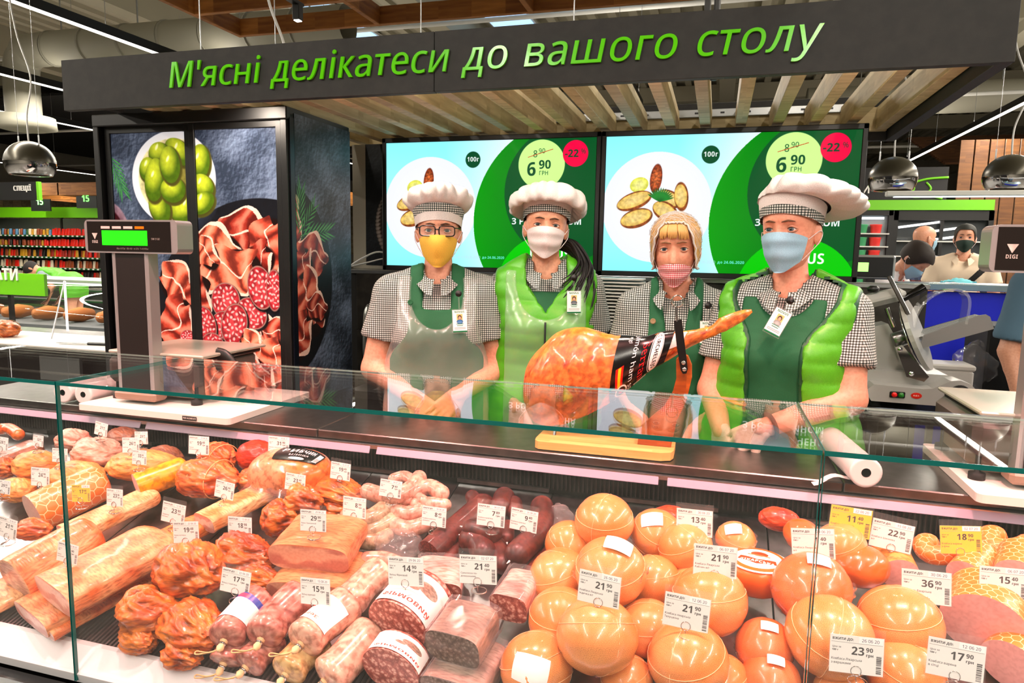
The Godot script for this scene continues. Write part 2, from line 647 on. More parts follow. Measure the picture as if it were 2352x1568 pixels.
func door_image() -> Image:
	var k := 0.7
	var im := slate(int(720 * k), int(944 * k), 5)
	# wine glass and folded denim at the left rim
	blob(im, 10 * k, 420 * k, 95 * k, 150 * k, 0, Color(0.25, 0.06, 0.10), Color(0.55, 0.45, 0.5), 3, 0.2)
	blob(im, 5 * k, 420 * k, 75 * k, 125 * k, 0, Color(0.35, 0.05, 0.08), Color(0.18, 0.03, 0.06), 3)
	poly(im, Transform2D(0, Vector2(k, k), 0, Vector2.ZERO) * PackedVector2Array([Vector2(0, 590), Vector2(110, 500), Vector2(170, 700), Vector2(190, 944), Vector2(0, 944)]), Color(0.08, 0.12, 0.25), Color(0.16, 0.22, 0.38), 0.2)
	rosemary(im, 30 * k, 110 * k, 1.2, 130 * k, 16)
	# dark round plate
	blob(im, 640 * k, 760 * k, 470 * k, 500 * k, 0, Color(0.09, 0.10, 0.12), Color(0.07, 0.07, 0.09), 2, 0.25)
	# bowl of olives
	blob(im, 300 * k, 210 * k, 186 * k, 178 * k, 0, Color(0.1, 0.12, 0.17, 0.7), Color(0.2, 0.23, 0.3), 30)
	blob(im, 298 * k, 192 * k, 178 * k, 160 * k, 0, Color(0.93, 0.93, 0.9), Color(0.86, 0.87, 0.89), 2)
	blob(im, 298 * k, 190 * k, 150 * k, 132 * k, 0, Color(0.45, 0.42, 0.16), Color(0.86, 0.82, 0.62), 3, 0.2)
	for q in [[319, 103, 60, 38, 0.6], [238, 105, 42, 36, 0.0], [189, 158, 36, 40, 0.2], [414, 140, 40, 58, 0.1], [419, 222, 48, 42, 0.5], [344, 292, 70, 42, -0.3], [420, 275, 50, 34, -0.5], [231, 286, 42, 60, -0.4], [216, 195, 42, 74, 0.15], [290, 229, 52, 44, 0.0], [282, 145, 42, 62, -0.1]]:
		blob(im, (q[0] + 4) * k, (q[1] + 6) * k, (q[2] + 5) * k, (q[3] + 5) * k, q[4], Color(0.2, 0.2, 0.05), Color(0.3, 0.28, 0.1), 3)
		blob(im, q[0] * k, q[1] * k, q[2] * k, q[3] * k, q[4], Color(0.76, 0.80, 0.18), Color(0.27, 0.38, 0.06), 1.5, 0.12, 0.05, Vector2(-0.2, -0.35))
		blob(im, (q[0] - 8) * k, (q[1] - 20) * k, 6 * k, 13 * k, 0.5, Color(0.97, 0.98, 0.85, 0.8), Color(0.8, 0.85, 0.4), 2)
	# ham, then salami in front of it
	for q in [[590, 380, 120, 0.4, 0.75], [665, 420, 110, 1.9, 0.45], [610, 470, 90, 2.6, 0.8], [300, 560, 105, 0.8, 0.2], [275, 690, 110, 2.2, 0.55], [385, 590, 80, 1.5, 0.65], [455, 430, 120, 0.2, 0.0], [520, 500, 125, 2.9, 0.1], [430, 440, 60, 1.0, 0.1], [645, 735, 90, 1.4, 0.5], [700, 700, 70, 0.3, 0.6]]:
		slice_ham(im, q[0] * k, q[1] * k, q[2] * k, q[3], q[4])
	for q in [[498, 601, 58, 62, 0.2], [600, 640, 62, 52, 0.5], [637, 553, 50, 74, -0.2], [474, 690, 44, 58, 0.6], [529, 681, 52, 74, 0.3], [410, 687, 46, 66, -0.3], [438, 763, 50, 50, 0], [330, 740, 36, 30, 0.2], [690, 560, 30, 70, 0]]:
		salami(im, q[0] * k, q[1] * k, q[2] * k, q[3] * k, q[4])
	for q in [[600, 760, 70, 1.0, 0.0], [680, 800, 90, 2.0, 0.1], [560, 840, 110, 0.2, 0.3], [380, 860, 110, 1.2, 0.5]]:
		slice_ham(im, q[0] * k, q[1] * k, q[2] * k, q[3], q[4])
	return im

func side_image() -> Image:
	var k := 0.7
	var im := slate(int(400 * k), int(944 * k), 11, Color(0.10, 0.12, 0.16), Color(0.42, 0.47, 0.56))
	blob(im, -60 * k, 530 * k, 310 * k, 330 * k, 0, Color(0.06, 0.07, 0.09), Color(0.05, 0.05, 0.07), 3, 0.3)
	slice_ham(im, 10 * k, 330 * k, 80 * k, 1.5, 0.9)
	rosemary(im, 50 * k, 370 * k, -1.45, 140 * k, 14)
	rosemary(im, 60 * k, 380 * k, -0.9, 130 * k, 12)
	rosemary(im, 60 * k, 385 * k, -0.15, 170 * k, 16)
	for q in [[130, 440, 100, 0.3, 0.7], [70, 490, 80, 1.8, 0.9], [100, 600, 120, 1.2, 0.5], [150, 620, 70, 0.2, 0.8], [40, 715, 95, 2.4, 0.6]]:
		slice_ham(im, q[0] * k, q[1] * k, q[2] * k, q[3], q[4])
	return im

func octopus_image() -> Image:
	var im := slate(150, 360, 21, Color(0.03, 0.04, 0.05), Color(0.16, 0.18, 0.2))
	for arm in 2:
		for q in 26:
			var f := q / 25.0
			var x := 118 - 78 * sin(f * 2.6) if arm == 0 else 140 - 30 * sin(f * 2.9)
			var y := 70 + f * 280 if arm == 0 else 120 + f * 200
			var r := 12.0 - 5.0 * f
			blob(im, x + 14, y, r * 2.2, r * 2.0, 0, Color(0.3, 0.24, 0.2), Color(0.16, 0.12, 0.11), 3, 0.3)
			blob(im, x - 4, y, r, r * 0.9, 0.3, Color(0.62, 0.58, 0.54), Color(0.34, 0.30, 0.28), 1.5)
			blob(im, x + 16, y + 6, r * 0.9, r * 0.8, 0.3, Color(0.56, 0.52, 0.48), Color(0.3, 0.26, 0.24), 1.5)
	return im

# ---- price tickets: one sheet of 6 x 8 prints
var tickets := []
func ticket_sheet() -> StandardMaterial3D:
	var im := Image.create(1536, 1536, false, Image.FORMAT_RGBA8)
	im.fill(Color(1, 1, 1))
	var ink := Color(0.13, 0.13, 0.15)
	for k in tickets.size():
		var t: Array = tickets[k]
		var x := (k % 6) * 256
		var y := int(k / 6.0) * 192
		var paper := Color(1.0, 0.80, 0.12) if t[3] else Color(0.95, 0.95, 0.94)
		im.fill_rect(Rect2i(x, y, 256, 192), paper)
		text(im, "ВЖИТИ ДО:", x + 10, y + 26, 18, ink, true)
		im.fill_rect(Rect2i(x + 6, y + 36, 244, 2), ink.lightened(0.5))
		im.fill_rect(Rect2i(x + 138, y + 2, 112, 32), Color(1, 1, 1))
		text(im, t[4], x + 150, y + 27, 22, Color(0.28, 0.26, 0.35), false)
		text(im, "Ціна за", x + 10, y + 66, 13, ink, false)
		text(im, "100 г", x + 10, y + 82, 13, ink, true)
		text(im, t[0], x + 166, y + 96, 58, ink, true, 2)
		text(im, t[1], x + 172, y + 76, 30, ink, true)
		text(im, "грн", x + 172, y + 100, 22, ink, true)
		var nm: PackedStringArray = (t[2] as String).split("|")
		for q in nm.size():
			text(im, nm[q], x + 8, y + 128 + q * 20, 17, ink, false)
		rng.seed = 400 + k
		var by := y + 92
		while by < y + 180:
			var bh := rng.randi_range(2, 6)
			im.fill_rect(Rect2i(x + 222, by, 24, bh), ink)
			by += bh + rng.randi_range(2, 4)
	var m := print_mat("ticket_print", im, 0.7)
	return m

# ---- shared materials
func materials():
	var plank := noise_tex(3, 0.02, [[0.0, Color(0.50, 0.36, 0.20)], [0.45, Color(0.66, 0.50, 0.30)], [1.0, Color(0.78, 0.63, 0.42)]], 512, 4, FastNoiseLite.TYPE_SIMPLEX_SMOOTH, Vector2i(1, 1))
	M["tex_wood"] = grain_tex(31, Color(0.48, 0.33, 0.18), Color(0.74, 0.57, 0.36))
	M["tex_greywood"] = grain_tex(32, Color(0.64, 0.57, 0.43), Color(0.88, 0.82, 0.67))
	var w := mat("wood", Color(1, 1, 1), 0.6)
	w.albedo_texture = M["tex_wood"]
	for q in 4:
		var m := mat("slat_wood_%d" % q, [Color(0.98, 0.97, 0.92), Color(0.88, 0.88, 0.85), Color(1.0, 0.98, 0.93), Color(0.92, 0.91, 0.86)][q], 0.6)
		tri_tex(m, M["tex_greywood"], 1.3)
		m.uv1_offset = Vector3(q * 0.37, q * 0.21, 0)
	tri_tex(mat("raft_wood", Color(1.0, 0.86, 0.66), 0.6), M["tex_wood"], 0.8, 0.0, true)
	tri_tex(mat("board_wood", Color(0.66, 0.56, 0.42), 0.6), M["tex_wood"], 0.8, 0.0, true)
	mat("duct_paint", Color(0.60, 0.59, 0.53), 0.5)
	tri_tex(mat("case_wood", Color(0.85, 0.62, 0.42), 0.5), M["tex_wood"], 1.5, 0.0, true)
	var brushed := noise_tex(17, 0.03, [[0.0, Color(0.78, 0.78, 0.78)], [1.0, Color(1, 1, 1)]], 256, 3, FastNoiseLite.TYPE_SIMPLEX_SMOOTH, Vector2i(1, 1))
	M["tex_skin"] = noise_tex(91, 0.03, [[0.2, Color(0.95, 0.92, 0.91)], [0.6, Color(0.99, 0.985, 0.985)], [1.0, Color(1, 1, 1)]], 256, 4)
	M["tex_mottle"] = noise_tex(18, 0.02, [[0.25, Color(0.74, 0.74, 0.74)], [0.75, Color(1, 1, 1)]], 256, 5)
	tri_tex(mat("steel", Color(0.62, 0.62, 0.62), 0.28, 1.0), brushed, 2.0)
	tri_tex(mat("dark_steel", Color(0.40, 0.40, 0.39), 0.3, 0.9), brushed, 2.0)
	mat("chrome", Color(0.85, 0.85, 0.86), 0.08, 1.0)
	mat("wire", Color(0.8, 0.8, 0.8), 0.18, 1.0)
	mat("aluminium", Color(0.72, 0.73, 0.74), 0.35, 1.0)
	mat("silver_paint", Color(0.66, 0.67, 0.67), 0.3, 0.6)
	tri_tex(mat("charcoal", Color(0.115, 0.108, 0.098), 0.62), M["tex_mottle"], 3.0)
	mat("black", Color(0.022, 0.022, 0.024), 0.42)
	mat("black_gloss", Color(0.012, 0.012, 0.014), 0.15)
	mat("black_rubber", Color(0.03, 0.03, 0.032), 0.7)
	mat("graphite", Color(0.085, 0.082, 0.08), 0.4)
	mat("white_paint", Color(0.82, 0.82, 0.80), 0.5)
	mat("white_plastic", Color(0.88, 0.87, 0.85), 0.35)
	mat("white_lacquer", Color(0.85, 0.84, 0.85), 0.22)
	mat("sign_green", Color(0.36, 0.82, 0.05), 0.15)
	mat("lime", Color(0.42, 0.75, 0.05), 0.4)
	mat("white_cord", Color(0.8, 0.8, 0.79), 0.5)
	glass("pane", 0.004)
	mat("pane_edge", Color(0.02, 0.36, 0.34), 0.15)
	mat("pane_edge_pale", Color(0.55, 0.62, 0.58), 0.15)
	glass("clear_plastic", 0.06, Color(0.95, 0.95, 0.95))
	tri_tex(mat("tile_dark", Color(0.20, 0.185, 0.165), 0.35), M["tex_mottle"], 2.0, 0.0, true)
	mat("grout", Color(0.12, 0.115, 0.105), 0.8)

func grain_tex(sd: int, a: Color, b: Color) -> Texture2D:
	# wood: staves with a long grain along x
	var f := FastNoiseLite.new()
	f.seed = sd
	f.frequency = 0.012
	f.fractal_octaves = 4
	var im := Image.create(512, 512, false, Image.FORMAT_RGB8)
	var r := RandomNumberGenerator.new()
	r.seed = sd
	var tone := []
	for k in 64:
		tone.append(r.randf_range(-0.22, 0.22))
	for y in 512:
		var row := int(y / 64.0)
		for x in 512:
			var st := int(fposmod(x + row * 197.0, 512) / 128.0)
			var t: float = tone[row * 8 + st]
			var g := f.get_noise_3d(x * 0.35, y * 3.4, row * 90.0 + st * 40.0)
			im.set_pixel(x, y, a.lerp(b, clampf(0.5 + t + g * 0.55, 0, 1)))
	return ImageTexture.create_from_image(im)

# ---- the hall
func hall():
	var fl := mat("floor_tile", Color(0.46, 0.445, 0.42), 0.3)
	tri_tex(fl, M["tex_mottle"], 0.5, 0.0, true)
	struct(boxm(Vector3(44, 0.2, 44), Vector3(-5, -0.1, -15)), "floor", fl)
	var deck := MB.new()
	deck.box(Vector3(-5, 6.35, -15), Vector3(44, 0.3, 44))
	struct(deck, "ceiling", mat("ceiling_paint", Color(0.66, 0.64, 0.56), 0.8))
	# profiled steel sheets under the roof: raised ribs that run along z
	var c := get_node("ceiling")
	var rib := boxm(Vector3(0.16, 0.09, 43.6)).mesh()
	var rm := mat("ceiling_rib", Color(0.72, 0.70, 0.62), 0.7)
	for k in 110:
		var o := part(rib, "rib", rm, c)
		o.position = Vector3(-26.6 + k * 0.4, 6.155, -15)
	for k in 9:
		part(boxm(Vector3(0.35, 0.7, 43.6), Vector3(-25 + k * 5.0, 5.85, -15)), "beam", mat("ceiling_paint", Color.WHITE), c)
	for k in 7:
		part(boxm(Vector3(43.6, 0.4, 0.25), Vector3(-5, 5.9, 2 - k * 5.5)), "purlin", mat("ceiling_paint", Color.WHITE), c)
	var dk := mat("ceiling_dark", Color(0.055, 0.06, 0.065), 0.9)
	part(boxm(Vector3(12, 0.06, 20), Vector3(-20, 5.3, -24)), "soffit", dk, c)
	var wall := mat("wall_paint", Color(0.62, 0.60, 0.55), 0.8)
	struct(boxm(Vector3(44, 6.4, 0.2), Vector3(-5, 3.2, 7.1)), "wall_front", wall)
	struct(boxm(Vector3(0.2, 6.4, 44), Vector3(17.1, 3.2, -15)), "wall_right", wall)
	struct(boxm(Vector3(0.2, 6.4, 44), Vector3(-27.1, 3.2, -15)), "wall_left", wall)
	struct(boxm(Vector3(44, 6.4, 0.2), Vector3(-5, 3.2, -37.1)), "wall_back", wall)
	# timber cladding: single boards on the far walls
	var wb := get_node("wall_back")
	var brd := boxm(Vector3(0.36, 2.6, 0.04)).mesh()
	for k in 52:
		var o := part(brd, "plank", M["slat_wood_%d" % (k * 7 % 4)], wb)
		o.position = Vector3(-26.4 + k * 0.38, 2.6, -36.97)
	var wl := get_node("wall_left")
	var brd2 := boxm(Vector3(0.04, 2.4, 0.36)).mesh()
	for k in 60:
		var o := part(brd2, "plank", M["slat_wood_%d" % (k * 5 % 4)], wl)
		o.position = Vector3(-26.97, 2.5, -36.5 + k * 0.38)

func cable(b: MB, x: float, z: float, y0: float, y1: float, r := 0.004):
	b.tube([Vector3(x, y0, z), Vector3(x, y1, z)], r, 5)

func ceiling_things():
	# wide air ducts
	var d := thing("air_duct", "fat white ventilation duct under the roof with an elbow and round diffuser", "duct", Vector3(-9.25, 4.1, -7.5))
	d.scale = Vector3.ONE * 0.833
	var b := MB.new()
	b.tube(sweep([Vector3(6.0, 0.05, 0), Vector3(3, 0.05, 0), Vector3(0.45, 0.05, 0), Vector3(0.12, -0.03, 0), Vector3(0, -0.3, 0), Vector3(0, -1.05, 0)], 8), 0.26, 24, false)
	part(b, "pipe", M["duct_paint"], d)
	for k in 7:
		b = MB.new()
		b.tube([Vector3(0.7 + k * 0.75, 0.05, 0), Vector3(0.74 + k * 0.75, 0.05, 0)], 0.275, 24)
		part(b, "collar", M["duct_paint"], d)
	b = MB.new()
	b.lathe([Vector2(0.0, -1.18), Vector2(0.3, -1.2), Vector2(0.46, -1.16), Vector2(0.44, -0.98), Vector2(0.26, -1.05), Vector2(0.0, -1.04)], 28)
	part(b, "diffuser", M["duct_paint"], d)
	for k in 4:
		b = MB.new()
		cable(b, 0.9 + k * 1.5, 0, 0.3, 0.85, 0.012)
		part(b, "hanger", M["aluminium"], d)
	var d2 := thing("air_duct", "long straight pale ventilation duct high above the fish department", "duct", Vector3(2.6, 4.75, -16))
	b = MB.new()
	b.tube([Vector3(-1, 0, 0), Vector3(12, 0, 0)], 0.3, 24)
	part(b, "pipe", M["duct_paint"], d2)
	for k in 5:
		b = MB.new()
		cable(b, k * 2.5, 0, 0.25, 0.7, 0.012)
		part(b, "hanger", M["aluminium"], d2)
	# timber rafts hung under the roof
	raft(Vector3(-4.6, 3.6, -6.03), [0.0, 1.5, 2.95, 4.5], [0.0, 0.62, 1.3], "open timber frame hung over the counter sign", 0.16)
	raft(Vector3(-17, 2.7, -16.5), [0.0, 2.0, 4.0, 6.0, 8.0], [0.0, 1.2, 2.4, 3.6], "distant timber frame hung over the spice aisle", 0.3)
	# timber ceiling panel of narrow boards over the fish department
	var pn := thing("board_soffit", "sloping ceiling panel of narrow brown boards by the fish sign", "ceiling panel", Vector3(7.5, 3.6, -17))
	for k in 22:
		var o := part(boxm(Vector3(6.0, 0.03, 0.15), Vector3(0, k * 0.05, -0.16 * k)), "board", M["board_wood"], pn)
	# skylights in the roof
	var sky := [Vector3(-3.6, 5.98, -9.5), Vector3(-1.9, 5.98, -9.5), Vector3(1.6, 5.98, -9.5), Vector3(-7.5, 5.98, -13), Vector3(-4.1, 5.98, -13), Vector3(6.5, 5.98, -13)]
	for k in sky.size():
		var sk := struct(boxm(Vector3(0.9, 0.05, 2.4), Vector3(0, 0.06, 0)), "window_%d" % (k + 1), M["white_paint"])
		sk.position = sky[k]
		part(boxm(Vector3(0.8, 0.02, 2.3), Vector3(0, 0.02, 0)), "pane", glow("skylight_glow", Color(0.62, 0.82, 1.0), 0.9), sk)
	# thin sprinkler pipes
	for q in [[-9.0, 4.9], [-14.0, 4.6], [-19.0, 4.4]]:
		var o := MB.new()
		o.tube([Vector3(-24, 0, 0), Vector3(10, 0, 0)], 0.035, 8)
		solo(o, "sprinkler_pipe", M["white_paint"], "thin pale sprinkler pipe running under the roof", "pipe", "sprinkler pipes", Vector3(0, q[1], q[0] - 1.0))
	# small black spot lamps above the sign
	for p in [Vector3(-2.62, 2.98, -4.0), Vector3(-0.65, 2.98, -3.6)]:
		var s := thing("spot_lamp", "small black box spotlight hanging above the sign", "spotlight", p, 0, "black spotlights above the sign")
		part(boxm(Vector3(0.05, 0.1, 0.05), Vector3(0, 0.05, 0), 0.005), "housing", M["black"], s)
		part(boxm(Vector3(0.05, 0.02, 0.2), Vector3(0, 0.1, 0.06), 0.004), "bracket", M["black"], s)
		part(boxm(Vector3(0.035, 0.006, 0.035), Vector3(0, -0.002, 0)), "lens", glow("spot_glow", Color(1, 0.93, 0.85), 6.0), s)
		var cb := MB.new()
		cable(cb, 0, 0.1, 0.1, 3.0, 0.006)
		part(cb, "stem", M["black"], s)

func raft(at: Vector3, xs: Array, zs: Array, label: String, h: float):
	var r := thing("timber_raft", label, "ceiling frame", at)
	var x1: float = xs[-1]
	var z1: float = zs[-1]
	for x in xs:
		part(boxm(Vector3(0.05, h, z1 + 0.05), Vector3(x, h / 2, z1 / 2), 0.004), "beam", M["raft_wood"], r)
	for z in zs:
		part(boxm(Vector3(x1, h * 0.98, 0.05), Vector3(x1 / 2, h / 2, z), 0.004), "beam", M["raft_wood"], r)
	var b := MB.new()
	for x in [xs[0], xs[2], x1]:
		for z in [0.0, z1]:
			cable(b, x, z, h, 5.25 - at.y, 0.005)
	part(b, "wire", M["aluminium"], r)

func led_line(x: float, y: float, z0: float, z1: float, label: String, e: float, w := 0.07):
	var l := z0 - z1
	var o := thing("led_line_lamp", label, "lamp", Vector3(x, y, (z0 + z1) / 2), 0, "long LED line lamps")
	part(boxm(Vector3(w * 0.9, 0.09, l), Vector3(0, 0.055, 0), 0.004), "housing", M["black"], o)
	part(boxm(Vector3(w * 0.8, 0.012, l - 0.02), Vector3(0, 0.006, 0)), "diffuser", glow("led_glow", Color(1, 0.97, 0.92), 3.0), o)
	var b := MB.new()
	for k in int(l / 2.0) + 1:
		cable(b, 0, -l / 2 + 0.3 + k * 2.0, 0.1, 5.25 - y, 0.003)
	part(b, "wire", M["aluminium"], o)
	if e > 0.0:
		var a := AreaLight3D.new()
		a.name = "light"
		a.area_size = Vector2(w, l)
		a.area_normalize_energy = true
		a.light_energy = e
		a.light_color = Color(1, 0.96, 0.90)
		a.shadow_enabled = true
		a.area_range = 40.0
		a.rotation_degrees.x = -90
		a.position = Vector3(0, -0.012, 0)
		o.add_child(a)
		var up := a.duplicate()  # upward light and its glowing strip are added to brighten the ceiling
		up.name = "added_uplight"
		up.light_energy = e * (0.05 if x < -4.0 else 0.2)
		up.rotation_degrees.x = 90
		up.position = Vector3(0, 0.115, 0)
		o.add_child(up)
		part(boxm(Vector3(w * 0.5, 0.001, l - 0.02), Vector3(0, 0.1003, 0)), "added_upper_diffuser", M["led_glow"], o)

func lamps():
	led_line(-5.9, 3.6, 2.0, -14.0, "long white LED line running over the aisle beside the olive cabinet", 56.0)
	led_line(-8.54, 3.6, 2.0, -16.0, "long white LED line between the air duct and the aisle", 40.0)
	led_line(-10.9, 3.6, 0.0, -18.0, "long white LED line in front of the timber cladding", 32.0)
	led_line(-16.0, 3.4, -4.0, -24.0, "long white LED line over the spice shelves", 45.0)
	led_line(-1.15, 3.6, -8.0, -10.1, "short white LED line seen between the canopy slats", 12.0)
	led_line(3.72, 3.6, 2.0, -17.0, "long white LED line leading to the fish sign", 56.0)
	led_line(6.5, 3.6, -3.0, -15.0, "long white LED line beside the fish department wall", 56.0)
	# the rows go on over the aisle where the photograph was taken
	led_line(-2.2, 3.6, 5.0, -0.4, "white LED line over the customers' aisle towards the olive cabinet", 14.0)
	led_line(0.9, 3.6, 5.0, -0.4, "white LED line over the customers' aisle towards the slicer", 14.0)
	# rosy spots on a track aimed at the meat
	var tr := thing("spot_track", "black lamp track with rosy spots over the meat counter", "track light", Vector3(-0.6, 2.75, -1.45))
	part(boxm(Vector3(4.6, 0.035, 0.035), Vector3(0, 0.12, 0), 0.003), "rail", M["black"], tr)
	for k in 5:
		var x := -2.0 + k * 1.0
		var b := MB.new()
		b.lathe([Vector2(0.0, 0.1), Vector2(0.045, 0.1), Vector2(0.045, -0.03), Vector2(0.042, -0.03), Vector2(0.0, -0.005)], 20, Vector3(x, 0, 0))
		part(b, "spot_housing", M["black"], tr)
		b = MB.new()
		b.lathe([Vector2(0.0, -0.03), Vector2(0.036, -0.03), Vector2(0.036, -0.024), Vector2(0.0, -0.024)], 20, Vector3(x, 0, 0))
		part(b, "spot_lens", glow("rosy_glow", Color(1, 0.78, 0.72), 8.0), tr)
		var s := SpotLight3D.new()
		s.name = "light"
		s.light_color = Color(1.0, 0.66, 0.63)
		s.light_energy = 3.9
		s.spot_angle = 44
		s.spot_angle_attenuation = 0.9
		s.spot_range = 12
		s.light_size = 0.04
		s.shadow_enabled = true
		s.position = Vector3(x, -0.05, 0)
		s.rotation_degrees = Vector3(-88, 0, 0)
		tr.add_child(s)
	var w := MB.new()
	for x in [-2.2, 0.0, 2.2]:
		cable(w, x, 0, 0.13, 3.3, 0.003)
	part(w, "wire", M["aluminium"], tr)
	# pendants: lacquered domes with chrome bands
	for p in [[Vector3(-5.03, 2.16, -4.1), "by the spice sign"], [Vector3(1.25, 2.17, -6.0), "in front of the fish sign"], [Vector3(2.02, 2.17, -6.0), "beside the white light bar"]]:
		pendant(p[0], "dark domed pendant lamp with a chrome rim hanging " + p[1])
	var lb := thing("light_bar", "slim white light bar over the fish counter", "lamp", Vector3(1.35, 1.965, -5.2))
	part(boxm(Vector3(2.6, 0.035, 0.06), Vector3(1.0, 0.02, 0), 0.006), "housing", M["white_paint"], lb)
	part(boxm(Vector3(2.5, 0.006, 0.04), Vector3(1.0, 0.0, 0)), "diffuser", glow("bar_glow", Color(0.9, 0.95, 1), 1.5), lb)
	part(boxm(Vector3(0.03, 4.1, 0.03), Vector3(2.1, 2.08, 0)), "stem", M["aluminium"], lb)

func pendant(p: Vector3, label: String):
	var o := thing("pendant_lamp", label, "pendant lamp", p, 0, "domed pendant lamps")
	var pr := []
	for k in 15:
		var g := k / 14.0 * PI * 0.5
		pr.append(Vector2(cos(g) * 0.17, sin(g) * 0.16))
	var b := MB.new()
	b.lathe(pr, 36)
	part(b, "dome", mat("dome_lacquer", Color(0.24, 0.225, 0.18), 0.3, 0.5), o)
	pr = []
	for k in 8:
		var g := -k / 7.0 * 0.62
		pr.append(Vector2(cos(g) * 0.171, sin(g) * 0.16))
	pr.append(Vector2(0.12, -0.09))
	b = MB.new()
	b.lathe(pr, 36)
	part(b, "rim", M["chrome"], o)
	b = MB.new()
	b.lathe([Vector2(0.0, -0.07), Vector2(0.07, -0.06), Vector2(0.05, -0.01), Vector2(0.0, 0.0)], 20)
	part(b, "bulb", glow("bulb_glow", Color(1, 0.9, 0.75), 4.0), o)
	b = MB.new()
	for s in [-0.1, 0.1]:
		cable(b, s, 0, 0.13, 0.2, 0.006)
		cable(b, s, 0, 0.2, 3.9, 0.0015)
	part(b, "suspension", M["aluminium"], o)
	b = MB.new()
	b.tube(sweep([Vector3(0, 0.15, 0), Vector3(0.0, 0.35, 0), Vector3(0.06, 0.62, 0), Vector3(-0.05, 0.95, 0), Vector3(-0.1, 1.4, 0), Vector3(-0.08, 2.4, 0), Vector3(0, 3.9, 0)], 8), 0.006, 6)
	part(b, "cord", M["white_cord"], o)

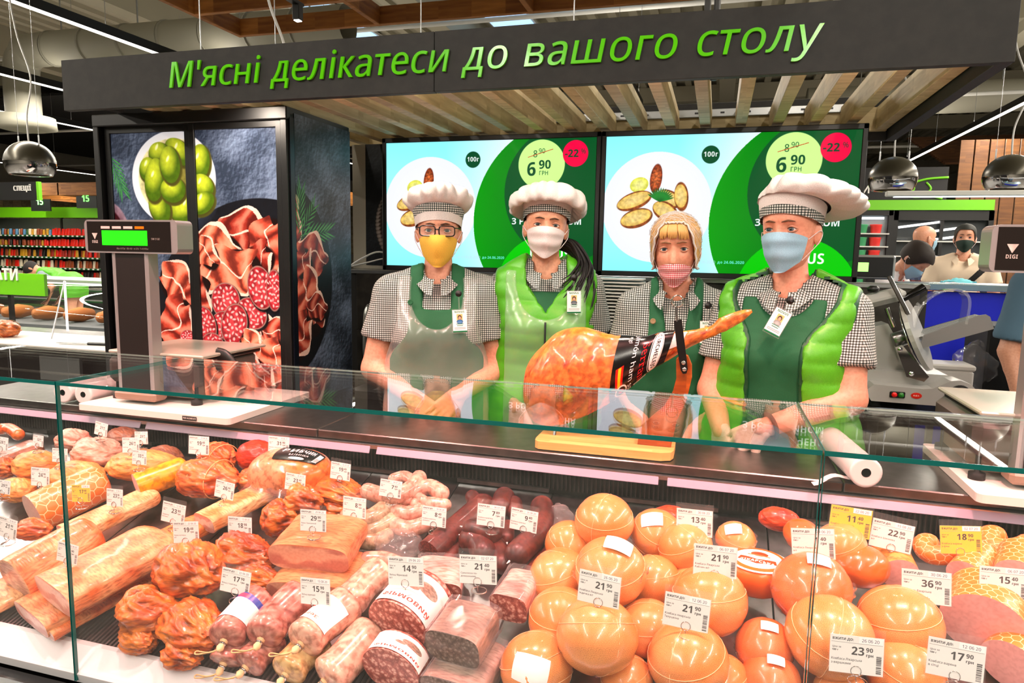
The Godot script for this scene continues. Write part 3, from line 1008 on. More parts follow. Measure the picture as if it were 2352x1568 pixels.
# ---- behind the assistants
func half_wall():
	var hw := MB.new()
	hw.box(Vector3(-0.50, 0.715, -3.32), Vector3(2.70, 1.43, 0.1))
	var w := struct(hw, "wall_service", M["grout"])
	var tm := boxm(Vector3(0.5245, 0.294, 0.012), Vector3.ZERO, 0.002).mesh()
	for r in 3:
		for k in 5:
			var o := part(tm, "tile", M["tile_dark"], w)
			o.position = Vector3(-1.552 + k * 0.5275, 1.282 - r * 0.297, -3.264)
	part(boxm(Vector3(2.71, 0.02, 0.13), Vector3(-0.50, 1.44, -3.32), 0.003), "coping", M["aluminium"], w)
	# the upright panel with the octopus picture, left of the screens
	var p := thing("octopus_panel", "tall dark printed panel showing octopus tentacles beside the screen", "poster", Vector3(-1.84, 1.452, -3.36))
	part(boxm(Vector3(0.5, 0.65, 0.03), Vector3(0.2, 0.325, -0.02)), "board", mat("pale_wall", Color(0.62, 0.60, 0.54), 0.7), p)
	var b := MB.new()
	b.quad(Vector3(0.03, 0.02, 0), Vector3(0.33, 0.02, 0), Vector3(0.33, 0.65, 0), Vector3(0.03, 0.65, 0))
	part(b, "print", print_mat("octopus_print", octopus_image(), 0.35), p)
	var cb := MB.new()
	cb.tube(sweep([Vector3(-0.05, 0.0, 0.09), Vector3(0.04, 0.05, 0.1), Vector3(0.14, 0.085, 0.1), Vector3(0.26, 0.05, 0.1), Vector3(0.34, 0.012, 0.1)], 6), 0.005, 6)
	cb.tube(sweep([Vector3(-0.05, 0.0, 0.1), Vector3(0.08, 0.03, 0.11), Vector3(0.2, 0.05, 0.11), Vector3(0.34, 0.004, 0.11)], 6), 0.004, 6)
	solo(cb, "cable", M["white_cord"], "white cables trailing over the wall coping by the octopus panel", "cable", "", Vector3(-1.84, 1.458, -3.40))
	# work counter with a sink along the wall
	var c := thing("rear_counter", "dark stainless work counter with a sink under the tiled wall", "counter", Vector3(-0.645, 0, -3.05))
	part(boxm(Vector3(1.95, 0.86, 0.36), Vector3(0, 0.43, -0.02)), "body", M["charcoal"], c)
	var cs := CSGBox3D.new()
	cs.name = "top"
	cs.size = Vector3(1.99, 0.035, 0.4)
	cs.position = Vector3(0, 0.878, 0.0)
	cs.material = M["dark_steel"]
	var hole := CSGBox3D.new()
	hole.name = "cut"
	hole.operation = CSGShape3D.OPERATION_SUBTRACTION
	hole.size = Vector3(0.38, 0.1, 0.28)
	hole.position = Vector3(-0.7, 0, 0.01)
	cs.add_child(hole)
	c.add_child(cs)
	b = MB.new()
	b.lathe([Vector2(0.03, -0.17), Vector2(0.16, -0.16), Vector2(0.2, -0.12), Vector2(0.215, 0.0), Vector2(0.24, 0.004), Vector2(0.24, 0.0), Vector2(0.2, -0.02)], 32, Vector3(-0.7, 0.897, 0.01), Basis(), 0.9, 0.66)
	part(b, "basin", M["steel"], c)
	part(boxm(Vector3(1.99, 0.05, 0.01), Vector3(0, 0.92, -0.19)), "upstand", M["dark_steel"], c)
	# soap dispenser
	var s := thing("soap_dispenser", "rounded chrome soap dispenser on the tiles above the sink", "dispenser", Vector3(-1.70, 1.12, -3.257))
	b = MB.new()
	b.grid(24, 24, func(u, v):
		var y: float = lerp(-0.16, 0.16, v)
		var w0: float = 0.062 * pow(1.0 - pow(absf(y / 0.162), 6.0), 0.25) * (0.82 + 0.18 * (1.0 - v))
		var g: float = u * PI
		return Vector3(-cos(g) * w0, y, sin(g) * 0.1 * pow(maxf(0.001, 1.0 - pow(absf(y / 0.162), 5.0)), 0.4)), false, null, false)
	part(b, "cover", mat("dispenser_metal", Color(0.55, 0.55, 0.53), 0.32, 0.9), s)
	part(boxm(Vector3(0.09, 0.3, 0.02), Vector3(0, 0, 0.005)), "back_plate", M["white_plastic"], s)
	# stack of foam trays behind the blonde assistant
	for k in 14:
		b = MB.new()
		rbox(b, Vector3.ZERO, Vector3(0.23, 0.16, 0.006), 0.03, 4)
		var t := solo(b, "foam_tray", M["white_plastic"], "white foam tray in a tall stack behind the blonde assistant", "tray", "stacked foam trays", Vector3(-0.41 + 0.002 * sin(k * 1.7), 1.26 + k * 0.0145, -3.0))
		t.rotation.x = -PI / 2
	var st := thing("tray_shelf", "narrow steel shelf that carries the foam trays", "shelf", Vector3(-0.41, 1.245, -3.07))
	part(boxm(Vector3(0.4, 0.02, 0.36), Vector3(0, 0, 0), 0.003), "board", M["steel"], st)

# ---- the canopy with the lettering
func canopy():
	var c := thing("canopy_sign", "charcoal fascia with green lettering on a slatted timber canopy", "sign", Vector3(0, 2.075, -2.2))
	var xs := [-2.507, -0.93, 0.726]
	for k in 2:
		part(boxm(Vector3(xs[k + 1] - xs[k] - 0.002, 0.19, 0.03), Vector3((xs[k] + xs[k + 1]) / 2, 0.095, -0.015), 0.001), "fascia_panel", M["charcoal"], c)
	part(boxm(Vector3(0.04, 0.15, 1.29), Vector3(-2.487, 0.115, -0.675), 0.001), "side_board", M["charcoal"], c)
	part(boxm(Vector3(0.04, 0.19, 1.29), Vector3(0.706, 0.095, -0.675), 0.001), "side_board", M["charcoal"], c)
	part(boxm(Vector3(3.15, 0.19, 0.03), Vector3(-0.89, 0.095, -1.30)), "rear_board", M["charcoal"], c)
	part(boxm(Vector3(3.14, 0.1, 0.03), Vector3(-0.89, 0.088, -1.27)), "rear_beam", M["slat_wood_0"], c)
	part(boxm(Vector3(3.0, 0.035, 0.02), Vector3(-0.95, 0.135, -1.24), 0.002), "cable_rail", M["silver_paint"], c)
	var hb := MB.new()
	for k in 26:
		hb.box(Vector3(-2.2 + k * 0.115, 0.135, -1.2295), Vector3(0.018, 0.008, 0.002))
	var ho := part(hb, "rail_slots", M["black"], c)
	ho.set_meta("kind", "stuff")
	var sl := boxm(Vector3(0.045, 0.1, 1.22), Vector3.ZERO, 0.002).mesh()
	for k in 21:
		var o := part(sl, "slat", M["slat_wood_%d" % (k * 3 % 4)], c)
		o.position = Vector3(0.657 - 0.148 * k, 0.09, -0.645)
	# letters
	var f := SystemFont.new()
	f.font_names = PackedStringArray(["Droid Sans"])
	f.font_weight = 400
	var s := "М'ясні делікатеси до вашого столу"
	var shown := [-2.007, 0.235]  # first and last letter along x
	var adv := []
	var tot := 0.0
	for ch in s:
		var a := f.get_string_size(ch, HORIZONTAL_ALIGNMENT_LEFT, -1, 100).x * 0.01
		if ch == " ":
			a *= 1.25
		adv.append(a)
		tot += a
	var unit: float = (shown[1] - shown[0]) / tot
	var x: float = shown[0]
	var cache := {}
	for k in s.length():
		if s[k] != " ":
			if not cache.has(s[k]):
				var tm := TextMesh.new()
				tm.font = f
				tm.text = s[k]
				tm.font_size = 100
				tm.pixel_size = 0.01 * unit
				tm.depth = 0.007
				tm.curve_step = 1.0
				tm.horizontal_alignment = HORIZONTAL_ALIGNMENT_LEFT
				tm.vertical_alignment = VERTICAL_ALIGNMENT_BOTTOM
				cache[s[k]] = tm
			var o := part(cache[s[k]], "letter", M["sign_green"], c)
			o.transform = Transform3D(Basis(Vector3(1, 0, 0), Vector3(0.17, 0.92, 0), Vector3(0, 0, 1)), Vector3(x, 0.03, 0.006))
		x += adv[k] * unit
	# added downlights, hidden behind the fascia to brighten the staff and wall
	for q in 4:
		var lx := -1.83 + q * 0.74
		var lb := MB.new()
		lb.lathe([Vector2(0.0, 0.09), Vector2(0.04, 0.09), Vector2(0.04, 0.052), Vector2(0.034, 0.05), Vector2(0.0, 0.056)], 18, Vector3(lx, 0.02, -0.075))
		part(lb, "added_downlight", M["black"], c)
		lb = MB.new()
		lb.lathe([Vector2(0.0, 0.049), Vector2(0.03, 0.049), Vector2(0.03, 0.054), Vector2(0.0, 0.054)], 18, Vector3(lx, 0.02, -0.075))
		part(lb, "added_downlight_lens", glow("spot_glow", Color.WHITE, 6.0), c)
		var sl2 := SpotLight3D.new()
		sl2.name = "light"
		sl2.light_color = Color(1.0, 0.93, 0.86)
		sl2.light_energy = 0.55
		sl2.spot_angle = 75
		sl2.spot_angle_attenuation = 0.8
		sl2.spot_range = 12
		sl2.light_size = 0.05
		sl2.shadow_enabled = true
		sl2.position = Vector3(lx, 0.06, -0.078)
		sl2.rotation_degrees = Vector3(-62, 0, 0)
		c.add_child(sl2)
	# hanging: cords, eye bolt, black conduits
	var w := MB.new()
	for p in [[-2.1, -0.3], [-1.2, -0.5], [-0.55, -0.4], [0.45, -0.6], [0.6, -1.1], [-2.3, -1.1]]:
		cable(w, p[0], p[1], 0.19, 4.0, 0.0025)
	part(w, "suspension_wire", M["aluminium"], c)
	w = MB.new()
	w.tube(sweep([Vector3(-1.93, 0.15, -0.6), Vector3(-1.9, 0.35, -0.6), Vector3(-1.99, 0.62, -0.6), Vector3(-1.95, 0.95, -0.6), Vector3(-1.95, 3.9, -0.6)], 8), 0.006, 6)
	part(w, "supply_cord", M["white_cord"], c)
	w = MB.new()
	for x2 in [-0.075, -0.045]:
		cable(w, x2, -0.25, 0.05, 3.9, 0.011)
	part(w, "conduit", M["black"], c)
	w = MB.new()
	w.tube(range(17).map(func(k): return Vector3(0.57 + cos(k * TAU / 16) * 0.018, 0.17 + sin(k * TAU / 16) * 0.018, -1.15)), 0.004, 6)
	part(w, "eye_bolt", M["chrome"], c)

# ---- tall cold cabinet wrapped in food pictures
func cold_cabinet():
	var c := thing("cold_cabinet", "tall black sliding-door cabinet printed with olives and cured meats", "cabinet", Vector3(-2.15, 0, -2.69))
	part(boxm(Vector3(0.96, 2.09, 0.40), Vector3(0, 1.045, -0.02)), "body", M["black"], c)
	part(boxm(Vector3(0.975, 0.05, 0.49), Vector3(0, 2.085, 0), 0.004), "head_rail", M["black"], c)
	for x in [-0.475, 0.468]:
		part(boxm(Vector3(0.03, 2.06, 0.05), Vector3(x, 1.03, 0.215), 0.003), "frame_post", M["black"], c)
	part(boxm(Vector3(0.93, 0.1, 0.04), Vector3(0, 0.05, 0.215)), "plinth", M["black"], c)
	var im := door_image()
	var dm := print_mat("door_print", im, 0.18, 0.42)
	for k in 2:
		# the picture runs on across both doors
		var x0: float = [-0.452, 0.003][k]
		var x1: float = [-0.003, 0.452][k]
		var z: float = [0.208, 0.222][k]
		var d := part(boxm(Vector3(x1 - x0, 1.96, 0.012), Vector3((x0 + x1) / 2, 1.08, z - 0.008)), "sliding_door", M["black_gloss"], c)
		var b := MB.new()
		var fr := 0.028
		for e in [x0 + fr / 2, x1 - fr / 2]:
			b.box(Vector3(e, 1.08, z), Vector3(fr, 1.96, 0.016), Basis(), 0.002)
		for e in [2.048, 0.115]:
			b.box(Vector3((x0 + x1) / 2, e, z), Vector3(x1 - x0, 0.03, 0.015), Basis(), 0.002)
		part(b, "door_frame", M["black"], d)
		b = MB.new()
		var u0 := (x0 + fr - 2.15 + 2.62) / 0.9
		var u1 := (x1 - fr - 2.15 + 2.62) / 0.9
		b.quad(Vector3(x0 + fr, 0.9, z), Vector3(x1 - fr, 0.9, z), Vector3(x1 - fr, 2.035, z), Vector3(x0 + fr, 2.035, z), [Vector2(u0, 1), Vector2(u1, 1), Vector2(u1, 0.038), Vector2(u0, 0.038)])
		part(b, "print", dm, d, "backlit picture of olives, ham and salami")
	part(boxm(Vector3(0.022, 2.07, 0.05), Vector3(0.478, 1.035, 0.2)), "corner_profile", mat("navy_profile", Color(0.03, 0.05, 0.09), 0.3), c)
	part(boxm(Vector3(0.008, 2.09, 0.44), Vector3(0.484, 1.045, -0.025)), "side_board", M["black"], c)
	var b := MB.new()
	b.quad(Vector3(0.4895, 0.9, 0.195), Vector3(0.4895, 0.9, -0.245), Vector3(0.4895, 2.09, -0.245), Vector3(0.4895, 2.09, 0.195), [Vector2(0.09, 1), Vector2(0.97, 1), Vector2(0.97, -0.008), Vector2(0.09, -0.008)])
	part(b, "side_print", print_mat("side_print", side_image(), 0.45), c, "dark picture of ham and rosemary on slate")

func televisions():
	var sm := print_mat("screen_picture", screen_image(), 0.2, 0.74)
	sm.albedo_color = Color(0.03, 0.03, 0.03)
	sm.roughness = 0.45
	sm.metallic_specular = 0.25
	for k in 2:
		var x: float = [-1.629, -0.532][k]
		var t := thing("television", ["wide black screen advertising baked potatoes beside the octopus panel", "wide black screen advertising baked potatoes above the slicer end"][k], "screen", Vector3(x, 1.454, -3.2), 0, "advertising screens")
		part(boxm(Vector3(1.096, 0.646, 0.05), Vector3(0.548, 0.324, -0.028), 0.004), "back_case", M["black"], t)
		var b := MB.new()
		for e in [0.011, 1.085]:
			b.box(Vector3(e, 0.324, 0), Vector3(0.022, 0.648, 0.012), Basis(), 0.003)
		for e in [0.012, 0.636]:
			b.box(Vector3(0.548, e, 0), Vector3(1.096, 0.024, 0.012), Basis(), 0.003)
		part(b, "frame", M["black"], t)
		b = MB.new()
		b.quad(Vector3(0.022, 0.024, 0), Vector3(1.074, 0.024, 0), Vector3(1.074, 0.624, 0), Vector3(0.022, 0.624, 0))
		part(b, "screen", sm, t)
		part(boxm(Vector3(0.06, 0.4, 0.05), Vector3(0.548, 0.25, -0.08)), "mount", M["black"], t)

# ---- the glazed meat counter
const DECK0 := Vector2(-1.2, 0.60)   # z, y at the front of the deck
func deck_y(z: float) -> float:
	return 0.6 + 0.275 * (-1.2 - z)

func display_case():
	var c := thing("display_case", "long glazed refrigerated meat counter with a steel deck", "display case", Vector3(-0.6, 0, -1.7))
	var inv := Vector3(0.6, 0, 1.7)
	var x0 := -2.91
	var x1 := 1.72
	# body
	part(boxm(Vector3(4.63, 0.5, 0.9), inv + Vector3(-0.6, 0.27, -1.66)), "body", M["graphite"], c)
	part(boxm(Vector3(4.63, 0.42, 0.02), inv + Vector3(-0.6, 0.28, -1.13)), "wood_front", M["case_wood"], c)
	part(boxm(Vector3(4.63, 0.36, 0.02), inv + Vector3(-0.6, 0.76, -2.29)), "rear_panel", M["graphite"], c)
	for x in [x0 + 0.01, x1 - 0.01]:
		part(boxm(Vector3(0.03, 0.9, 1.1), inv + Vector3(x, 0.49, -1.72)), "end_panel", M["graphite"], c)
	var b := MB.new()
	var pr := PackedVector2Array([Vector2(0, 0), Vector2(0.03, 0.0), Vector2(0.042, 0.012), Vector2(0.042, 0.03), Vector2(0.03, 0.042), Vector2(0, 0.042)])
	b.prism(pr, 4.63, Basis(Vector3(0, 0, 1), Vector3(0, 1, 0), Vector3(-1, 0, 0)), inv + Vector3(1.72, 0.5, -1.14))
	part(b, "bumper", mat("bumper_black", Color(0.03, 0.025, 0.03), 0.2), c)
	# lilac-white ledge inside the glass
	b = MB.new()
	b.prism(PackedVector2Array([Vector2(0.0, 0.545), Vector2(0.005, 0.568), Vector2(-0.045, 0.606), Vector2(-0.06, 0.606), Vector2(-0.06, 0.545)]), 4.63, Basis(Vector3(0, 0, 1), Vector3(0, 1, 0), Vector3(-1, 0, 0)), inv + Vector3(1.72, 0, -1.148))
	part(b, "ledge", M["white_lacquer"], c)
	# deck: a slotted grille in front, then sloping steel trays
	var tilt := Basis(Vector3.RIGHT, atan(0.275))
	b = MB.new()
	for k in 390:
		var x := x0 + 0.02 + k * 0.0118
		b.box(inv + Vector3(x, deck_y(-1.27) - 0.004, -1.27), Vector3(0.0055, 0.008, 0.13), tilt)
	var g := part(b, "front_grille", mat("grille_grey", Color(0.30, 0.29, 0.29), 0.4, 0.3), c)
	g.set_meta("kind", "stuff")
	part(boxm(Vector3(4.6, 0.004, 0.14), inv + Vector3(-0.6, deck_y(-1.27) - 0.02, -1.27), 0.0, tilt), "grille_pan", M["black"], c)
	var tw := 0.308
	var tm := boxm(Vector3(tw - 0.003, 0.008, 0.70), Vector3.ZERO, 0.001, tilt).mesh()
	for k in 15:
		var o := part(tm, "deck_tray", M["steel"], c)
		o.position = inv + Vector3(x0 + tw * (k + 0.5), deck_y(-1.665) - 0.005, -1.665)
	# back: black plastic comb above a low steel upstand
	part(boxm(Vector3(4.6, 0.12, 0.01), inv + Vector3(-0.6, 0.865, -2.03)), "back_lining", M["black"], c)
	b = MB.new()
	for k in 350:
		b.box(inv + Vector3(x0 + 0.02 + k * 0.0132, 0.872, -2.015), Vector3(0.004, 0.085, 0.014))
	g = part(b, "rear_comb", mat("comb_brown", Color(0.16, 0.12, 0.12), 0.45), c)
	g.set_meta("kind", "stuff")
	for k in 9:
		var o := part(boxm(Vector3(0.3, 0.012, 0.012), inv + Vector3(x0 + 0.3 + k * 0.5, 0.828, -2.004)), "comb_clip", M["steel"], c)
	# worktop support rail with white price strips
	part(boxm(Vector3(4.62, 0.012, 0.05), inv + Vector3(-0.6, 0.914, -2.0)), "strip_holder", M["aluminium"], c)
	var sb := Basis(Vector3.RIGHT, -0.45)
	for k in 5:
		part(boxm(Vector3(0.9, 0.026, 0.004), inv + Vector3(x0 + 0.48 + k * 0.925, 0.906, -1.972), 0.001, sb), "price_strip", mat("strip_lilac", Color(0.66, 0.58, 0.66), 0.3), c)
	# glass: three fronts, three tops
	var gx := [x0, -1.37, 0.174, x1]
	for k in 3:
		var a: float = gx[k] + 0.002
		var e: float = gx[k + 1] - 0.002
		pane(c, inv, Vector3(a, 0.552, -1.140), Vector3(e, 1.246, -1.148), "front_glass")
		pane(c, inv, Vector3(a, 1.246, -1.140), Vector3(e, 1.254, -1.52), "top_glass")

func pane(c: Node3D, inv: Vector3, p0: Vector3, p1: Vector3, called: String):
	# two clear faces with polished green edges
	var lo := p0.min(p1)
	var hi := p0.max(p1)
	var b := MB.new()
	var s := hi - lo
	var mid := (lo + hi) / 2 + inv
	var front := called == "front_glass"
	for k in 2:
		if front:
			var z: float = [lo.z, hi.z][k]
			b.quad(inv + Vector3(lo.x, lo.y, z), inv + Vector3(hi.x, lo.y, z), inv + Vector3(hi.x, hi.y, z), inv + Vector3(lo.x, hi.y, z))
		else:
			var y: float = [lo.y, hi.y][k]
			b.quad(inv + Vector3(lo.x, y, hi.z), inv + Vector3(hi.x, y, hi.z), inv + Vector3(hi.x, y, lo.z), inv + Vector3(lo.x, y, lo.z))
	var g := part(b, called, M["pane"], c)
	for x in [lo.x, hi.x]:
		part(boxm(Vector3(0.0012, s.y, s.z), Vector3(x + inv.x, mid.y, mid.z)), "polished_edge", M["pane_edge"], g)
	if not front:
		part(boxm(Vector3(s.x, s.y, 0.0012), Vector3(mid.x, mid.y, hi.z + inv.z)), "polished_edge", M["pane_edge"], g)
		part(boxm(Vector3(s.x, s.y * 0.5, 0.0012), Vector3(mid.x, mid.y, lo.z + inv.z)), "rear_edge", M["pane_edge_pale"], g)

# ---- on and around the worktop
func worktop_things():
	var w := thing("worktop", "dark stainless steel worktop along the back of the meat counter", "worktop", Vector3(-0.6, 0.92, -2.145))
	var xs := [-2.91, -1.26, 0.36, 1.72]
	for k in 3:
		var a: float = xs[k] + 0.6
		var e: float = xs[k + 1] + 0.6 - 0.002
		part(boxm(Vector3(e - a, 0.028, 0.31), Vector3((a + e) / 2, 0.016, 0), 0.003), "steel_panel", M["dark_steel"], w)
	scale_and_board(0.0, "left")
	scale_and_board(2.87, "right")
	# rolls of bags
	bag_roll(Vector3(-2.36, 0.993, -1.99), 0.04, 0.30, "white roll of plastic bags against the cabinet-side scale, next to its twin", 0.1)
	bag_roll(Vector3(-2.272, 0.99, -2.0), 0.038, 0.30, "white roll of plastic bags touching the cabinet-side scale", 0.1)
	var r := bag_roll(Vector3(0.405, 0.993, -1.955), 0.041, 0.34, "thick white roll of plastic bags with a loose end beside the slicer-side scale", 0.12)
	var b := MB.new()
	b.grid(8, 2, func(u, v): return Vector3(-0.02 - u * 0.11, -0.034 + 0.02 * sin(u * 5.0) * u + 0.012 * u, -0.04 - v * 0.03 + u * 0.05), false, null, false)
	part(b, "loose_end", mat("bag_film", Color(0.85, 0.83, 0.82), 0.35), r)

func bag_roll(p: Vector3, rad: float, l: float, label: String, turn: float) -> Node3D:
	var o := thing("bag_roll", label, "roll", p, turn)
	var pr := []
	for k in 7:
		pr.append(Vector2(rad * (0.3 + 0.1 * k), 0.0005 * (k % 2)))
	pr.append(Vector2(rad, 0.003))
	for k in 12:
		pr.append(Vector2(rad * (0.985 + 0.015 * (k % 2)), 0.01 + (l - 0.02) * k / 11.0))
	pr.append(Vector2(rad * 0.3, l))
	var b := MB.new()
	b.lathe(pr, 28, Vector3.ZERO, Basis(Vector3.RIGHT, -PI / 2))
	var m := mat("bag_film", Color(0.85, 0.83, 0.82), 0.35)
	part(b, "film", m, o)
	b = MB.new()
	b.lathe([Vector2(rad * 0.3, 0.002), Vector2(rad * 0.29, l * 0.5), Vector2(0.0, l * 0.5)], 20, Vector3.ZERO, Basis(Vector3.RIGHT, -PI / 2))
	part(b, "core", M["black_rubber"], o)
	return o

func scale_and_board(dx: float, side: String):
	var at := Vector3(-1.995 + dx, 0.95, -2.2)
	var who := "beside the olive cabinet" if side == "left" else "beside the slicer"
	# thick white cutting board under the scale
	var bd := thing("cutting_board", "thick white plastic cutting board under the scale " + who, "cutting board", at + Vector3(0.1 if side == "left" else 0.11, 0, 0.02))
	var pl := MB.new()
	var o := MB.new()
	rbox(o, Vector3.ZERO, Vector3(0.66, 0.50, 0.022), 0.018, 4)
	var bo := part(o, "board", mat("board_white", Color(0.90, 0.87, 0.84), 0.4), bd)
	bo.rotation.x = -PI / 2
	bo.position = Vector3(0, 0.012, 0)
	if side == "left":
		var lim := Image.create(128, 32, false, Image.FORMAT_RGBA8)
		lim.fill(Color(0.05, 0.05, 0.05))
		text(lim, "PER ALIMENTI", 64, 22, 17, Color(0.9, 0.88, 0.85), true, 1)
		var q := MB.new()
		q.quad(Vector3(0.14, 0.004, 0.2515), Vector3(0.2, 0.004, 0.2515), Vector3(0.2, 0.019, 0.2515), Vector3(0.14, 0.019, 0.2515))
		part(q, "stamp", print_mat("board_stamp", lim, 0.5), bd)
	var s := thing("shop_scale", "grey counter scale with a pole display " + who, "scale", at + Vector3(0, 0.023, 0))
	var body := MB.new()
	body.box(Vector3(0, 0.115, -0.02), Vector3(0.41, 0.10, 0.36), Basis(), 0.02)
	part(body, "body", mat("scale_body", Color(0.33, 0.30, 0.28), 0.35), s)
	part(boxm(Vector3(0.36, 0.055, 0.3), Vector3(0, 0.045, -0.03), 0.008), "foot_tray", mat("scale_beige", Color(0.55, 0.45, 0.38), 0.4), s)
	for p in [Vector3(-0.18, 0, 0.13), Vector3(0.18, 0, 0.13), Vector3(-0.18, 0, -0.17), Vector3(0.18, 0, -0.17)]:
		var f := MB.new()
		f.lathe([Vector2(0.0, 0.0), Vector2(0.02, 0.0), Vector2(0.02, 0.018), Vector2(0.007, 0.02), Vector2(0.007, 0.07), Vector2(0.0, 0.07)], 16, p)
		part(f, "foot", M["black_rubber"], s)
	part(boxm(Vector3(0.43, 0.012, 0.37), Vector3(0.02, 0.182, -0.03), 0.004), "platform", mat("platform_steel", Color(0.74, 0.76, 0.70), 0.3, 0.5), s)
	part(boxm(Vector3(0.40, 0.02, 0.34), Vector3(0.02, 0.168, -0.03), 0.006), "platform_frame", M["graphite"], s)
	for k in 1:
		var g := MB.new()
		g.tube(sweep([Vector3(0.21, 0.18, 0.05), Vector3(0.25, 0.17, 0.05), Vector3(0.29, 0.12, 0.05), Vector3(0.31, 0.05, 0.05)], 5), 0.012, 8, true, 2.2)
		part(g, "side_shield", M["graphite"], s)
	# pole and display
	var px := -0.035
	part(boxm(Vector3(0.135, 0.58, 0.05), Vector3(px, 0.30, 0.165), 0.004), "pole", mat("pole_brown", Color(0.10, 0.085, 0.078), 0.4), s)
	for e in [-0.072, 0.072]:
		part(boxm(Vector3(0.018, 0.58, 0.056), Vector3(px + e, 0.30, 0.165), 0.006), "pole_edge", M["silver_paint"], s)
	part(boxm(Vector3(0.19, 0.035, 0.07), Vector3(px, 0.03, 0.17), 0.01), "pole_foot", mat("scale_beige", Color.WHITE), s)
	var hd := MB.new()
	rbox(hd, Vector3(-0.02, 0.61, 0.16), Vector3(0.41, 0.118, 0.075), 0.018, 5)
	var h := part(hd, "display_head", M["silver_paint"], s)
	var im := Image.create(512, 140, false, Image.FORMAT_RGBA8)
	im.fill(Color(0.09, 0.075, 0.07))
	im.fill_rect(Rect2i(92, 42, 280, 70), Color(0.1, 0.95, 0.05))
	for q in 4:
		im.fill_rect(Rect2i(88 + q * 70, 22, 56, 12), Color(0.75, 0.72, 0.7) if q < 3 else Color(0.9, 0.45, 0.05))
	for q in [[100, "0.000"], [160, "0.000"], [252, "0.00"], [330, "0.00"]]:
		text(im, q[1], q[0], 58, 17, Color(0.08, 0.6, 0.04), false)
	poly(im, PackedVector2Array([Vector2(30, 55), Vector2(64, 55), Vector2(47, 84)]), Color(0.6, 0.58, 0.55), Color(0.8, 0.78, 0.75))
	text(im, "DIGI", 47, 102, 17, Color(0.75, 0.73, 0.7), true, 1)
	text(im, "SM-5100", 395, 84, 13, Color(0.7, 0.68, 0.65), false)
	text(im, "Max 6/15кг  Min 40г  e=2/5г  T=-9.995кг", 180, 130, 11, Color(0.6, 0.58, 0.55), false)
	var q := MB.new()
	q.quad(Vector3(-0.212, 0.557, 0.1985), Vector3(0.158, 0.557, 0.1985), Vector3(0.158, 0.663, 0.1985), Vector3(-0.212, 0.663, 0.1985))
	part(q, "face", print_mat("scale_face", im, 0.25), h)
	q = MB.new()
	q.quad(Vector3(-0.145, 0.579, 0.199), Vector3(0.057, 0.579, 0.199), Vector3(0.057, 0.631, 0.199), Vector3(-0.145, 0.631, 0.199), [Vector2(0.18, 0.8), Vector2(0.727, 0.8), Vector2(0.727, 0.3), Vector2(0.18, 0.3)])
	part(q, "screen", print_mat("scale_screen", im.duplicate(), 0.3, 0.8), h)

# ---- the cured ham on its stand
const HAM := [[-0.578, 1.145, -0.583, 1.129], [-0.573, 1.184, -0.582, 1.103], [-0.557, 1.219, -0.579, 1.072], [-0.519, 1.262, -0.568, 1.038], [-0.482, 1.298, -0.536, 1.004], [-0.445, 1.314, -0.493, 0.998], [-0.404, 1.321, -0.448, 1.008], [-0.353, 1.317, -0.381, 1.041], [-0.298, 1.303, -0.322, 1.074], [-0.244, 1.301, -0.266, 1.119], [-0.198, 1.301, -0.221, 1.161], [-0.154, 1.317, -0.177, 1.204], [-0.106, 1.324, -0.133, 1.232], [-0.055, 1.332, -0.086, 1.265], [-0.012, 1.344, -0.037, 1.294], [0.013, 1.37, 0.006, 1.319], [0.035, 1.383, 0.038, 1.334], [0.077, 1.396, 0.076, 1.359], [0.102, 1.399, 0.106, 1.391]]

func ham_point(u: float, t: float, grow: float) -> Vector3:
	# u round the ham from 0 to 1 with 0.25 facing the customers, t along it from 0 to 1
	var k := clampf(t * (HAM.size() - 1), 0.0, HAM.size() - 1.001)
	var i0 := int(k)
	var f := k - i0
	var g := []
	for c in 4:
		g.append(cubic_interpolate(HAM[i0][c], HAM[mini(i0 + 1, HAM.size() - 1)][c], HAM[maxi(i0 - 1, 0)][c], HAM[mini(i0 + 2, HAM.size() - 1)][c], f))
	var top := Vector3(g[0], g[1], 0)
	var bot := Vector3(g[2], g[3], 0)
	var mid := (top + bot) / 2
	var half := (top - bot) / 2
	var l := half.length()
	var a := u * TAU
	var thick := minf(l * 0.62, 0.085) * (1.0 if t > 0.05 else sqrt(t / 0.05 + 0.01))
	return mid + half * (cos(a) * (1.0 + grow / maxf(l, 0.01))) + Vector3(0, 0, sin(a) * (thick + grow)) + Vector3(0, 0, -2.135)

func cubic_interpolate(a: float, b: float, p: float, q: float, t: float) -> float:
	return 0.5 * ((2.0 * a) + (b - p) * t + (2.0 * p - 5.0 * a + 4.0 * b - q) * t * t + (3.0 * a - p - 3.0 * b + q) * t * t * t)

